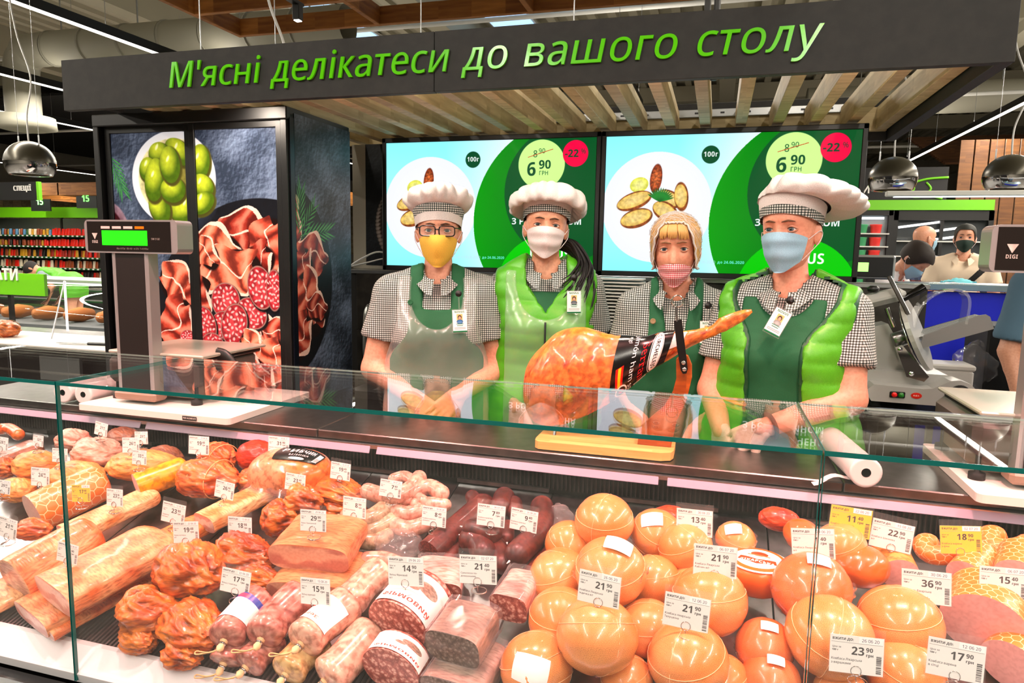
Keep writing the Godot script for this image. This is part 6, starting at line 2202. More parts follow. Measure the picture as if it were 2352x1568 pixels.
	soft_sausage([Vector3(-0.936, 0.858, -1.737), Vector3(-0.853, 0.854, -1.723), Vector3(-0.817, 0.869, -1.777), Vector3(-0.816, 0.882, -1.826)], 0.024, "pale", "pale curved sausage on top carrying the 7 40 ticket")
	soft_sausage([Vector3(-0.888, 0.877, -1.808), Vector3(-0.860, 0.882, -1.824), Vector3(-0.814, 0.875, -1.799)], 0.018, "pale", "short pale sausage behind the 7 40 ticket")
	soft_sausage([Vector3(-0.809, 0.858, -1.773), Vector3(-0.775, 0.867, -1.806), Vector3(-0.726, 0.861, -1.785)], 0.023, "pale", "pale sausage touching the comb beside the 7 40 one")
	soft_sausage([Vector3(-0.792, 0.831, -1.750), Vector3(-0.751, 0.835, -1.764), Vector3(-0.707, 0.835, -1.763)], 0.019, "pale", "slim pale sausage next to the dark blood sausage")
	soft_sausage([Vector3(-0.851, 0.817, -1.718), Vector3(-0.801, 0.816, -1.712), Vector3(-0.774, 0.822, -1.733)], 0.022, "pale", "plump pale sausage above the 8 40 ticket's neighbour")
	soft_sausage([Vector3(-0.830, 0.789, -1.688), Vector3(-0.780, 0.787, -1.681), Vector3(-0.736, 0.797, -1.716)], 0.023, "pale", "pale sausage beside the 8 40 ticket")
	soft_sausage([Vector3(-0.823, 0.840, -1.745), Vector3(-0.809, 0.847, -1.773), Vector3(-0.771, 0.843, -1.755)], 0.017, "pale", "small pale sausage between two larger ones")
	soft_sausage([Vector3(-0.954, 0.810, -1.656), Vector3(-0.889, 0.811, -1.659), Vector3(-0.865, 0.828, -1.720)], 0.026, "grey", "grey-green sausage on top carrying the 8 99 ticket")
	soft_sausage([Vector3(-0.926, 0.781, -1.642), Vector3(-0.877, 0.784, -1.650), Vector3(-0.843, 0.797, -1.697)], 0.025, "grey", "grey-green sausage in the middle of its pile")
	soft_sausage([Vector3(-0.898, 0.757, -1.627), Vector3(-0.856, 0.760, -1.635), Vector3(-0.841, 0.768, -1.664)], 0.023, "grey", "grey-green sausage at the bottom of its pile")
	soft_sausage([Vector3(-0.840, 0.738, -1.555), Vector3(-0.800, 0.740, -1.563), Vector3(-0.759, 0.738, -1.555)], 0.027, "pale", "pale pink sausage under a film bag")
	soft_sausage([Vector3(-0.591, 0.788, -1.664), Vector3(-0.567, 0.785, -1.655), Vector3(-0.544, 0.777, -1.625)], 0.035, "blood", "dark red round blood sausage under the 7 89 ticket")
	soft_sausage([Vector3(-0.591, 0.815, -1.672), Vector3(-0.562, 0.814, -1.669), Vector3(-0.534, 0.813, -1.665)], 0.028, "blood", "dark blood sausage link on top under the 7 89 ticket")
	soft_sausage([Vector3(-0.557, 0.829, -1.814), Vector3(-0.560, 0.837, -1.844), Vector3(-0.561, 0.842, -1.861)], 0.031, "blood", "dark plum blood sausage upright at the comb")
	soft_sausage([Vector3(-0.516, 0.820, -1.817), Vector3(-0.528, 0.829, -1.850)], 0.025, "blood", "dark plum blood sausage behind the upright one")
	soft_sausage([Vector3(-0.547, 0.784, -1.688), Vector3(-0.512, 0.775, -1.656), Vector3(-0.485, 0.762, -1.607)], 0.027, "blood", "dark red blood sausage hanging towards the brawn")
	soft_sausage([Vector3(-0.504, 0.789, -1.705), Vector3(-0.517, 0.801, -1.749)], 0.020, "blood", "small dark blood sausage behind the 9 40 ticket")
	soft_sausage([Vector3(-0.448, 0.793, -1.610), Vector3(-0.424, 0.811, -1.678), Vector3(-0.420, 0.832, -1.751), Vector3(-0.434, 0.847, -1.807)], 0.033, "blood", "long plum blood sausage carrying the 9 40 ticket")
	soft_sausage([Vector3(-0.404, 0.751, -1.605), Vector3(-0.382, 0.774, -1.687), Vector3(-0.377, 0.795, -1.764)], 0.026, "blood", "speckled brown blood sausage beside the sausage balls")
	soft_sausage([Vector3(-0.635, 0.813, -1.758), Vector3(-0.638, 0.830, -1.819), Vector3(-0.653, 0.837, -1.843)], 0.022, "blood", "gnarled dark blood sausage end near the comb")
	soft_sausage([Vector3(-2.510, 0.870, -1.856), Vector3(-2.472, 0.872, -1.863), Vector3(-2.396, 0.865, -1.835)], 0.021, "hock", "orange smoked sausage end at the far comb")
	tied_sausage([Vector3(-1.006, 0.683, -1.200), Vector3(-1.013, 0.698, -1.248), Vector3(-1.002, 0.720, -1.328)], 0.042, "brawn", 1, "string-tied pink sausage with a blue-edged white label carrying the 17 90 ticket")
	tied_sausage([Vector3(-0.925, 0.690, -1.220), Vector3(-0.931, 0.708, -1.282), Vector3(-0.914, 0.728, -1.357)], 0.044, "brawn", 0, "string-tied coarse pink sausage with a red string")
	tied_sausage([Vector3(-0.826, 0.697, -1.224), Vector3(-0.817, 0.709, -1.269), Vector3(-0.784, 0.733, -1.355)], 0.045, "pale2", 2, "string-tied pale sausage with a white label carrying the 15 90 ticket")
	tied_sausage([Vector3(-0.797, 0.713, -1.357), Vector3(-0.789, 0.735, -1.437), Vector3(-0.771, 0.751, -1.495)], 0.041, "pale2", 0, "pale sausage leaning on the brawn log")
	tied_sausage([Vector3(-1.009, 0.630, -1.200), Vector3(-1.009, 0.640, -1.217), Vector3(-1.002, 0.652, -1.262)], 0.035, "brawn", 0, "string-tied pink sausage lowest by the grille")
	tied_sausage([Vector3(-0.951, 0.632, -1.200), Vector3(-0.945, 0.644, -1.232), Vector3(-0.936, 0.658, -1.283)], 0.038, "brawn", 0, "string-tied pink sausage in the lower row")
	tied_sausage([Vector3(-0.850, 0.635, -1.200), Vector3(-0.846, 0.648, -1.236), Vector3(-0.832, 0.665, -1.300)], 0.041, "pale3", 0, "yellowish string-tied sausage in the lower row")
	tied_sausage([Vector3(-0.754, 0.640, -1.200), Vector3(-0.737, 0.657, -1.243), Vector3(-0.716, 0.681, -1.333)], 0.046, "pale2", 0, "thick pale pink sausage in the lower row")
	meat_lump(Vector3(0.187, 0.884, -1.832), Vector3(0.045, 0.031, 0.036), "red", "film-wrapped red sausage wedge with a crimped end")
	meat_lump(Vector3(-0.077, 0.870, -1.783), Vector3(0.048, 0.033, 0.038), "red", "film-wrapped orange wedge behind the 13 40 ticket")
	film_bag(Vector3(-0.779, 0.773, -1.611), Vector3(0.070, 0.040, 0.049), "crumpled clear bag round pale sausages")
	film_bag(Vector3(-0.380, 0.822, -1.790), Vector3(0.043, 0.048, 0.030), "crumpled clear film between blood sausages and balls")
	ticket(Vector3(-1.935, 0.945, -1.764), 0.058, -0.10, -0.10, ["21", "90", "Буженина|запечена", false, "06 07 20"], "on the grey-pink pork lump")
	ticket(Vector3(-1.764, 0.933, -1.757), 0.054, -0.02, 0.10, ["29", "90", "Балик|сирокопчений", false, "26 06 20"], "behind the golden crumbed roast")
	ticket(Vector3(-1.770, 0.918, -1.720), 0.064, 0.06, 0.08, ["26", "90", "Карбонад", false, "12 06 20"], "on the peppered pork by the 29 90 ticket")
	ticket(Vector3(-1.697, 0.897, -1.679), 0.060, -0.08, 0.05, ["33", "90", "Шинка|запечена в травах", false, "22 06 20"], "on the golden crumbed roast")
	ticket(Vector3(-1.550, 0.926, -1.769), 0.077, 0.00, 0.03, ["19", "40", "Рулька|копчено-варена", false, "15 08 20"], "on the tied ham hock")
	ticket(Vector3(-1.283, 0.942, -1.808), 0.071, 0.08, 0.00, ["31", "90", "Шинка з телятини|в/г", false, "29 06 20"], "by the big ham with the black label")
	ticket(Vector3(-1.030, 0.905, -1.745), 0.067, -0.06, -0.03, ["19", "40", "Крило куряче|копчене", false, "02 07 20"], "on the long roasted wing")
	ticket(Vector3(-1.138, 0.881, -1.677), 0.065, 0.02, -0.05, ["23", "40", "Рулет курячий|копчений", false, "30 06 20"], "on the tied smoked roll")
	ticket(Vector3(-0.846, 0.888, -1.701), 0.064, 0.10, -0.08, ["7", "40", "Ковбаски|білі вар.", false, "06 07 20"], "on the pale curved sausage")
	ticket(Vector3(-1.333, 0.855, -1.617), 0.066, -0.04, -0.10, ["26", "90", "Корейка|копчена", false, "26 06 20"], "on the crusted slab beside the tied hock")
	ticket(Vector3(-1.754, 0.828, -1.518), 0.066, 0.04, 0.10, ["17", "40", "Ковбаса|в сітці вар.", true, "12 06 20"], "beside the netted ham log")
	ticket(Vector3(-1.642, 0.825, -1.529), 0.066, -0.10, 0.08, ["23", "90", "Грудинка|копчена", false, "22 06 20"], "on the belly slab with the bone end")
	ticket(Vector3(-1.965, 0.840, -1.564), 0.075, -0.02, 0.05, ["24", "90", "Рулет|запечений", false, "15 08 20"], "on the golden roast roll")
	ticket(Vector3(-1.973, 0.886, -1.641), 0.058, 0.06, 0.03, ["31", "90", "Шинка|домашня", false, "29 06 20"], "on the golden roast by the corner glass")
	ticket(Vector3(-2.115, 0.908, -1.685), 0.049, -0.08, 0.00, ["32", "90", "Ошийок|", false, "02 07 20"], "on the dark pork slab")
	ticket(Vector3(-2.238, 0.895, -1.655), 0.058, 0.00, -0.03, ["28", "90", "Балик", false, "30 06 20"], "on the smoked sausage by the far comb")
	ticket(Vector3(-2.042, 0.819, -1.504), 0.055, 0.08, -0.05, ["29", "90", "Рулет", false, "06 07 20"], "on the smoked knuckle by the corner")
	ticket(Vector3(-1.839, 0.773, -1.358), 0.074, -0.06, -0.08, ["21", "90", "Бекон|рулет к/в", false, "26 06 20"], "on the rolled pork belly")
	ticket(Vector3(-1.428, 0.808, -1.521), 0.076, 0.02, -0.10, ["23", "90", "Грудинка|копчена", false, "12 06 20"], "on the crusted belly slab, half behind another ticket")
	ticket(Vector3(-1.284, 0.817, -1.407), 0.074, 0.10, 0.10, ["19", "40", "Курка копчена|в/г", false, "22 06 20"], "on the large folded smoked chicken")
	ticket(Vector3(-1.184, 0.810, -1.490), 0.077, -0.04, 0.08, ["18", "90", "Крильця|копчені в/г", false, "15 08 20"], "on the charred wings")
	ticket(Vector3(-0.943, 0.872, -1.463), 0.072, 0.04, 0.05, ["29", "90", "Бекон Пресований|в/г", false, "29 06 20"], "on the pressed pork block")
	ticket(Vector3(-0.917, 0.852, -1.624), 0.074, -0.10, 0.03, ["8", "99", "Ковбаса ліверна|в/г", false, "02 07 20"], "on the grey-green sausages")
	ticket(Vector3(-0.694, 0.844, -1.652), 0.070, -0.02, 0.00, ["8", "40", "Ковбаса кров'яна|домашня", false, "30 06 20"], "on the cut blood sausage")
	ticket(Vector3(-0.532, 0.869, -1.649), 0.075, 0.06, -0.03, ["7", "89", "Ковбаса кров'яна|Козацька", false, "06 07 20"], "on the round blood sausages")
	ticket(Vector3(-0.445, 0.865, -1.656), 0.074, -0.08, -0.05, ["9", "40", "Ковбаса кров'яна|Гречана", false, "26 06 20"], "on the long plum blood sausage")
	ticket(Vector3(-1.523, 0.784, -1.270), 0.065, 0.00, -0.08, ["23", "90", "Бекон|копчений", false, "12 06 20"], "behind the upright corner glass edge")
	ticket(Vector3(-1.043, 0.775, -1.291), 0.075, 0.08, -0.10, ["17", "90", "Зельц з телятини|в/г", false, "22 06 20"], "on the pink tied sausage with the blue-edged label")
	ticket(Vector3(-0.830, 0.785, -1.291), 0.079, -0.06, 0.10, ["15", "90", "Зельц курячий|в/г", false, "15 08 20"], "on the pale tied sausage")
	ticket(Vector3(-0.626, 0.846, -1.331), 0.085, 0.02, 0.08, ["14", "90", "Зельц Фірмовий|в/г", false, "29 06 20"], "on the thick brawn log")
	ticket(Vector3(-0.470, 0.857, -1.369), 0.084, 0.10, 0.05, ["21", "40", "Сальтисон по-|домашньому", false, "02 07 20"], "on the grey brawn block")
	ticket(Vector3(-0.020, 0.915, -1.655), 0.084, -0.04, 0.03, ["13", "40", "Ковбаса Лікарська|Салтівський м/к", false, "30 06 20"], "on the smooth golden ball")
	ticket(Vector3(0.029, 0.911, -1.460), 0.088, 0.04, 0.00, ["21", "90", "Ковбаса Лікарська|Рибчин в/г", false, "06 07 20"], "leaning on the large golden ball")
	ticket(Vector3(-0.190, 0.895, -1.291), 0.084, -0.10, -0.03, ["21", "90", "Ковбаса Лікарська|індичка в/г", false, "26 06 20"], "on the large tied ball beside the brawn")
	ticket(Vector3(-0.022, 0.852, -1.336), 0.088, -0.02, -0.05, ["21", "90", "Ковбаса лікарська|Телушкіна", false, "12 06 20"], "standing upright on the tied ball at the glass")
	ticket(Vector3(0.330, 0.941, -1.713), 0.090, 0.06, -0.08, ["11", "40", "Ковбаса Лікарська|натуральна в/г", true, "22 06 20"], "on the dark orange oval sausage")
	ticket(Vector3(0.420, 0.917, -1.718), 0.087, -0.08, -0.10, ["22", "90", "Ковбаса Шинкова|в/г", false, "15 08 20"], "on the log with the round pink face")
	ticket(Vector3(0.232, 0.935, -1.565), 0.087, 0.00, 0.10, ["1", "40", "Ковбаса Лікарська|в/г", false, "29 06 20"], "behind the glass joint")
	ticket(Vector3(0.572, 0.913, -1.756), 0.086, 0.08, 0.08, ["18", "90", "Ковбаса варена|з філе", true, "02 07 20"], "on the netted ring sausages")
	ticket(Vector3(0.444, 0.889, -1.524), 0.089, -0.06, 0.05, ["36", "90", "Ковбаса Лікарська|м'ясна", false, "30 06 20"], "on the golden ball by the broad pink face")
	ticket(Vector3(0.604, 0.889, -1.595), 0.087, 0.02, 0.03, ["15", "40", "Ковбаса варена|Молочна", false, "06 07 20"], "on the netted log beyond the broad pink face")
	ticket(Vector3(0.282, 0.832, -1.315), 0.092, 0.10, 0.00, ["23", "90", "Ковбаса Лікарська|з вершками", false, "26 06 20"], "tilted on the cross-tied golden ball")
	ticket(Vector3(0.461, 0.819, -1.379), 0.093, -0.04, -0.03, ["17", "90", "Ковбаса варена|в сітці", false, "12 06 20"], "upright below the broad pink face")
	print_tickets()

# ---- people: joints with radii joined into one smooth skin
class Field:
	var o: Vector3
	var h: float
	var nx: int
	var ny: int
	var nz_: int
	var f := PackedFloat32Array()
	func _init(lo: Vector3, hi: Vector3, cell: float):
		o = lo
		h = cell
		nx = int((hi.x - lo.x) / cell) + 2
		ny = int((hi.y - lo.y) / cell) + 2
		nz_ = int((hi.z - lo.z) / cell) + 2
		f.resize(nx * ny * nz_)
		f.fill(9.0)
	func bone(a: Vector3, b: Vector3, ra: float, rb: float, k := 0.03, sq := 1.0):
		# a tapered limb; sq > 1 flattens it from front to back
		var rm := maxf(ra, rb) + k + 2.0 * h
		var lo := ((a.min(b) - Vector3.ONE * rm - o) / h).floor()
		var hi := ((a.max(b) + Vector3.ONE * rm - o) / h).ceil()
		var ab := b - a
		ab.z *= sq
		var il := 1.0 / maxf(ab.length_squared(), 1e-9)
		for z in range(maxi(0, int(lo.z)), mini(nz_, int(hi.z) + 1)):
			var pz := (o.z + z * h - a.z) * sq
			for y in range(maxi(0, int(lo.y)), mini(ny, int(hi.y) + 1)):
				var py := o.y + y * h - a.y
				var at := (z * ny + y) * nx
				for x in range(maxi(0, int(lo.x)), mini(nx, int(hi.x) + 1)):
					var p := Vector3(o.x + x * h - a.x, py, pz)
					var t := clampf(p.dot(ab) * il, 0.0, 1.0)
					var d := (p - ab * t).length() - lerpf(ra, rb, t)
					var e := f[at + x]
					if e > 8.0:
						f[at + x] = d
					elif absf(e - d) >= k:
						f[at + x] = minf(e, d)
					else:
						var q := 0.5 + 0.5 * (e - d) / k
						f[at + x] = lerpf(e, d, q) - k * q * (1.0 - q)
	func keep(fn: Callable):
		# cuts away where fn is positive
		for z in nz_:
			for y in ny:
				var at := (z * ny + y) * nx
				for x in nx:
					if f[at + x] < 0.06:
						f[at + x] = maxf(f[at + x], fn.call(o + Vector3(x, y, z) * h))
	func grow(d: float):
		for k in f.size():
			f[k] -= d
	func copy() -> Field:
		var r := Field.new(o, o, h)
		r.nx = nx; r.ny = ny; r.nz_ = nz_
		r.f = f.duplicate()
		return r
	func mesh(b: MB, bend = null):
		var s := b.v.size()
		var si := b.i.size()
		var ids := PackedInt32Array()
		ids.resize(f.size())
		var ya := nx
		var za := nx * ny
		for z in nz_ - 1:
			for y in ny - 1:
				var at := (z * ny + y) * nx
				for x in nx - 1:
					var c := at + x
					var a0 := f[c]
					if a0 > h * 2.5 or a0 < -h * 2.5:
						continue
					var q := [a0, f[c + 1], f[c + ya], f[c + ya + 1], f[c + za], f[c + za + 1], f[c + za + ya], f[c + za + ya + 1]]
					var neg := 0
					for e in q:
						if e < 0.0:
							neg += 1
					if neg == 0 or neg == 8:
						continue
					var sum := Vector3.ZERO
					var n := 0
					for e in [[0, 1], [2, 3], [4, 5], [6, 7], [0, 2], [1, 3], [4, 6], [5, 7], [0, 4], [1, 5], [2, 6], [3, 7]]:
						var d0: float = q[e[0]]
						var d1: float = q[e[1]]
						if (d0 < 0.0) != (d1 < 0.0):
							var t := d0 / (d0 - d1)
							var c0: int = e[0]
							var c1: int = e[1]
							sum += Vector3(c0 & 1, (c0 >> 1) & 1, c0 >> 2).lerp(Vector3(c1 & 1, (c1 >> 1) & 1, c1 >> 2), t)
							n += 1
					ids[c] = b.pt(o + (Vector3(x, y, z) + sum / n) * h) + 1
		for z in range(1, nz_ - 1):
			for y in range(1, ny - 1):
				var at := (z * ny + y) * nx
				for x in range(1, nx - 1):
					var c := at + x
					if ids[c] == 0:
						continue
					var a0 := f[c] < 0.0
					for e in [[1, ya, za], [ya, za, 1], [za, 1, ya]]:
						if (f[c + e[0]] < 0.0) != a0:
							var p: int = ids[c] - 1
							var p1: int = ids[c - e[1]] - 1
							var p2: int = ids[c - e[1] - e[2]] - 1
							var p3: int = ids[c - e[2]] - 1
							if p1 >= 0 and p2 >= 0 and p3 >= 0:
								if a0:
									b.tri(p, p1, p2); b.tri(p, p2, p3)
								else:
									b.tri(p, p2, p1); b.tri(p, p3, p2)
		b.smooth(s, si)
		if bend != null:
			for k in range(s, b.v.size()):
				b.v[k] = bend.call(b.v[k], b.n[k])
				b.n[k] = Vector3.ZERO
			b.smooth(s, si)

const HY := [-0.119, -0.114, -0.102, -0.082, -0.055, -0.03, 0.0, 0.03, 0.06, 0.085, 0.102, 0.11]
const HW := [0.0, 0.024, 0.040, 0.053, 0.062, 0.068, 0.071, 0.073, 0.070, 0.055, 0.033, 0.0]
const HF := [0.055, 0.078, 0.087, 0.089, 0.091, 0.092, 0.089, 0.095, 0.089, 0.066, 0.038, 0.0]
const HB := [-0.03, -0.02, 0.0, 0.03, 0.065, 0.088, 0.099, 0.102, 0.096, 0.074, 0.044, 0.0]

func table(y: float, t: Array) -> float:
	for k in HY.size() - 1:
		if y <= HY[k + 1] or k == HY.size() - 2:
			var f := clampf((y - HY[k]) / (HY[k + 1] - HY[k]), 0.0, 1.0)
			return cubic_interpolate(t[k], t[k + 1], t[maxi(k - 1, 0)], t[mini(k + 2, HY.size() - 1)], f) if k > 0 and k < HY.size() - 2 else lerpf(t[k], t[k + 1], f)
	return 0.0

func bell(x: float, s: float) -> float:
	return exp(-x * x / (s * s))

func head_point(th: float, y: float, face := 1.0) -> Vector3:
	# th = 0 is straight ahead
	var c := cos(th)
	var p := Vector3(table(y, HW) * sin(th), y, (table(y, HF) if c > 0 else table(y, HB)) * c)
	if face > 0.0:
		var a := absf(th)
		var d := 0.0
		var np := 0.0
		if y < 0.012 and y > -0.056:
			np = lerpf(0.004, 0.024, clampf((0.012 - y) / 0.056, 0, 1)) * smoothstep(-0.058, -0.046, y)
		d += np * bell(th, 0.13 + 0.06 * clampf(-y / 0.05, 0, 1))
		d -= 0.009 * bell(a - 0.4, 0.19) * bell(y - 0.001, 0.013)
		d += 0.004 * bell(a - 0.4, 0.3) * bell(y - 0.023, 0.009)
		d += 0.004 * bell(a - 0.75, 0.3) * bell(y + 0.034, 0.024)
		d += 0.005 * bell(th, 0.26) * (bell(y + 0.071, 0.005) + bell(y + 0.081, 0.006)) - 0.002 * bell(th, 0.26) * bell(y + 0.076, 0.0025)
		p += Vector3(sin(th) * 0.6, 0, c) * d * face
	return p

func hand_bones(f: Field, wrist: Vector3, dir: Vector3, back: Vector3, side: float, curl: float, s := 1.0):
	# side +1: thumb towards dir x back
	var across := dir.cross(back).normalized() * side
	back = across.cross(dir).normalized() * side
	for k in 4:
		f.bone(wrist + across * (k - 1.5) * 0.012 * s, wrist + (dir * 0.085 + across * (1.5 - k) * -0.021) * s, 0.016 * s, 0.0115 * s, 0.012)
	for k in 4:
		var root := wrist + (dir * 0.085 + across * (k - 1.5) * 0.021) * s
		var l: float = [0.072, 0.082, 0.077, 0.06][3 - k] * s
		var q := root
		var d := dir
		var r: float = [0.0075, 0.0088, 0.0092, 0.009][k] * s
		for j in 3:
			d = d.rotated(across, -side * curl * (0.7 if j == 0 else 1.0)).normalized()
			var e: Vector3 = q + d * l * [0.46, 0.31, 0.23][j]
			f.bone(q, e, r, r * 0.9, 0.004)
			q = e
			r *= 0.9
	var t0 := wrist + (dir * 0.02 + across * 0.028) * s
	var t1 := t0 + (dir * 0.03 + across * 0.024 - back * 0.008) * s
	var t2 := t1 + (dir * 0.032 + across * 0.004 - back * 0.008) * s
	f.bone(t0, t1, 0.015 * s, 0.0115 * s, 0.012)
	f.bone(t1, t2, 0.0105 * s, 0.0085 * s, 0.005)
	f.bone(t2, t2 + (dir * 0.022 - across * 0.004 - back * 0.006) * s, 0.0085 * s, 0.0075 * s, 0.004)

func torso_bones(f: Field, sp: Dictionary, extra: float, waist := true):
	var g: float = sp.get("girth", 1.0)
	var sh: float = sp.sh.x
	var y: float = sp.sh.y
	var k := 0.06
	var z: float = sp.get("tz", 0.0)
	f.bone(Vector3(-sh * 0.42, y - 0.11, z), Vector3(sh * 0.42, y - 0.11, z), 0.105 * g + extra, 0.105 * g + extra, k, 1.12)
	f.bone(Vector3(-sh * 0.9, y - 0.02, z - 0.01), Vector3(-0.05, y + 0.045, z - 0.015), 0.058 * sp.get("arm", 1.0) + extra, 0.05 + extra, k)
	f.bone(Vector3(sh * 0.9, y - 0.02, z - 0.01), Vector3(0.05, y + 0.045, z - 0.015), 0.058 * sp.get("arm", 1.0) + extra, 0.05 + extra, k)
	if sp.get("bust", 1.0) > 0.0:
		for s in [-1, 1]:
			f.bone(Vector3(s * 0.075, y - 0.17, z + 0.055 * g), Vector3(s * 0.07, y - 0.175, z + 0.065 * g), 0.07 * g + extra, 0.066 * g + extra, 0.05)
	f.bone(Vector3(-0.075 * g, y - 0.3, z + 0.01), Vector3(0.075 * g, y - 0.3, z + 0.01), 0.105 * g + extra, 0.105 * g + extra, k, 1.05)
	f.bone(Vector3(-0.09 * g, y - 0.45, z + 0.015), Vector3(0.09 * g, y - 0.45, z + 0.015), 0.115 * g + extra, 0.115 * g + extra, k, 1.05)
	if waist:
		f.bone(Vector3(-0.09 * g, y - 0.56, z), Vector3(0.09 * g, y - 0.56, z), 0.115 * g + extra, 0.115 * g + extra, k, 1.1)

func person(called_label: String, at: Vector3, yaw: float, sp: Dictionary) -> Node3D:
	var o := thing("person", called_label, "person", at, yaw)
	var y: float = sp.sh.y
	var cell: float = sp.get("cell", 0.012)
	var hd: Vector3 = sp.head
	var hs: float = sp.get("hs", 1.08)
	var hb := Basis.from_euler(sp.get("turn", Vector3.ZERO))
	# skin: trunk, legs, arms, neck, hands and head in one mesh
	var lo := Vector3(-0.42, 0.0, -0.3)
	var hi := Vector3(0.42, y + 0.2, 0.42)
	for k in ["el", "wr"]:
		for q in sp[k]:
			lo = lo.min(q - Vector3.ONE * 0.25)
			hi = hi.max(q + Vector3.ONE * 0.25)
	lo.y = 0.0
	var f := Field.new(lo, hi, cell)
	torso_bones(f, sp, -0.02)
	var hip := y - 0.56
	for s in [-1, 1]:
		f.bone(Vector3(s * 0.09, hip, 0), Vector3(s * 0.1, hip * 0.53, 0.02), 0.08, 0.055, 0.04)
		f.bone(Vector3(s * 0.1, hip * 0.53, 0.02), Vector3(s * 0.1, 0.09, -0.01), 0.055, 0.04, 0.03)
		f.bone(Vector3(s * 0.1, 0.05, -0.02), Vector3(s * 0.11, 0.035, 0.12), 0.045, 0.033, 0.03)
	f.bone(Vector3(0, y + 0.02, -0.02), hd + Vector3(0, -0.07, -0.025), 0.058, 0.052, 0.03)
	var ar: float = sp.get("arm", 1.0)
	for k in 2:
		var s := -1.0 if k == 0 else 1.0
		f.bone(Vector3(s * sp.sh.x, y - 0.01, sp.sh.z), sp.el[k], 0.052 * ar, 0.042 * ar, 0.03)
		f.bone(sp.el[k], sp.wr[k], 0.043 * ar, 0.03, 0.02)
	var b := MB.new()
	b.col = sp.get("skin", lin(0.86, 0.62, 0.50))
	f.mesh(b)
	for k in 2:
		var hh: Array = sp.hands[k]
		var w: Vector3 = sp.wr[k]
		var hf := Field.new(w - Vector3.ONE * 0.2, w + Vector3.ONE * 0.2, 0.0045 if cell < 0.015 else 0.009)
		hf.bone(w + (sp.el[k] - w).normalized() * 0.06, w, 0.03, 0.026, 0.01)
		hand_bones(hf, w, (hh[0] as Vector3).normalized(), (hh[1] as Vector3).normalized(), hh[2], hh[3], 1.0)
		if sp.get("gloves", false):
			b.col = lin(0.87, 0.76, 0.70)
		hf.mesh(b)
	b.col = sp.get("skin", lin(0.86, 0.62, 0.50))
	var nu := 56 if cell < 0.015 else 28
	var nv := 56 if cell < 0.015 else 24
	var lip := lin(0.70, 0.36, 0.32)
	b.grid(nu, nv, func(u, v):
		var t := 0.5 - 0.5 * cos(v * PI)
		return hd + hb * (head_point(u * TAU - PI, lerpf(-0.119, 0.11, t)) * hs), true, func(p, u, v):
		var q: Vector3 = hb.inverse() * (p - hd) / hs
		var th: float = u * TAU - PI
		var c: Color = b.col
		c = c.lerp(lip, 0.8 * clampf(bell(th, 0.27) * (bell(q.y + 0.071, 0.005) + bell(q.y + 0.081, 0.006)), 0, 1))
		return c.lerp(lin(0.84, 0.50, 0.42), 0.35 * bell(absf(th) - 0.7, 0.35) * bell(q.y + 0.035, 0.025)))
	for s in [-1, 1]:
		b.grid(12, 10, func(u, v):
			var g: float = v * PI
			var e := Vector3(sin(g) * cos(u * TAU) * 0.009, cos(g) * 0.031, sin(g) * sin(u * TAU) * 0.018)
			return hd + hb * ((Vector3(s * 0.073, -0.012, -0.012) + e.rotated(Vector3.UP, s * -0.35)) * hs), true)
	part(b, "body", vmat("skin", 0.45, 0.0, 0.0, M["tex_skin"], 9.0), o)
	if sp.get("eyes", true):
		eyes(o, hd, hb, hs, sp.get("iris", lin(0.30, 0.36, 0.40)), sp.get("brow", lin(0.30, 0.19, 0.13)))
	return o

var eye_mesh := {}
func eyes(o: Node3D, hd: Vector3, hb: Basis, hs: float, iris: Color, brow: Color):
	for s in [-1, 1]:
		if not eye_mesh.has(iris):
			var e := MB.new()
			e.grid(20, 16, func(u, v):
				var g: float = v * PI
				return Vector3(sin(g) * cos(u * TAU), sin(g) * sin(u * TAU), cos(g)) * 0.0118, true, func(p, _u, v):
				return lin(0.03, 0.03, 0.03) if v < 0.085 else (iris if v < 0.19 else lin(0.86, 0.82, 0.79)))
			eye_mesh[iris] = e.mesh()
		var p := part(eye_mesh[iris], "eye", vmat("eyeball", 0.1, 0.5), o)
		p.transform = Transform3D(hb.scaled(Vector3.ONE * hs), hd + hb * (Vector3(s * 0.0315, 0.0, 0.0718) * hs))
		# lids: skin folds above and below, and the lash line
		var lid := MB.new()
		lid.col = lin(0.80, 0.55, 0.45)
		for q in [[0.0082, 0.0036], [-0.0074, 0.0026]]:
			lid.tube(range(9).map(func(k):
				var t: float = k / 4.0 - 1.0
				return hd + hb * ((Vector3(s * 0.0315 + t * 0.0148, q[0] * (1.0 - t * t * 0.9), 0.0825 - 0.009 * t * t - absf(s * 0.0315 + t * 0.0148) * 0.06) ) * hs)), q[1] * hs, 8)
		part(lid, "eyelid", M["skin"], o)
		var br := MB.new()
		br.col = brow
		br.tube(range(9).map(func(k):
			var t: float = k / 4.0 - 1.0
			return hd + hb * ((head_point((0.36 + t * 0.24) * s, 0.0235 + 0.004 * t * (1.0 if t < 0 else -0.6)) + Vector3(0, 0, 0.0008)) * hs)), [0.0012, 0.002, 0.0026, 0.0028, 0.0026, 0.0024, 0.002, 0.0014, 0.0006].map(func(r): return r * hs), 6, true)
		part(br, "eyebrow", vmat("brow_hair", 0.7), o)
		var la := MB.new()
		la.col = lin(0.06, 0.04, 0.04)
		la.tube(range(9).map(func(k):
			var t: float = k / 4.0 - 1.0
			return hd + hb * (Vector3(s * 0.0315 + t * 0.0145, 0.0054 * (1.0 - t * t) - 0.0008, 0.0848 - 0.010 * t * t - absf(s * 0.0315 + t * 0.0145) * 0.06) * hs)), 0.0012 * hs, 5)
		part(la, "eyelash", M["brow_hair"], o)

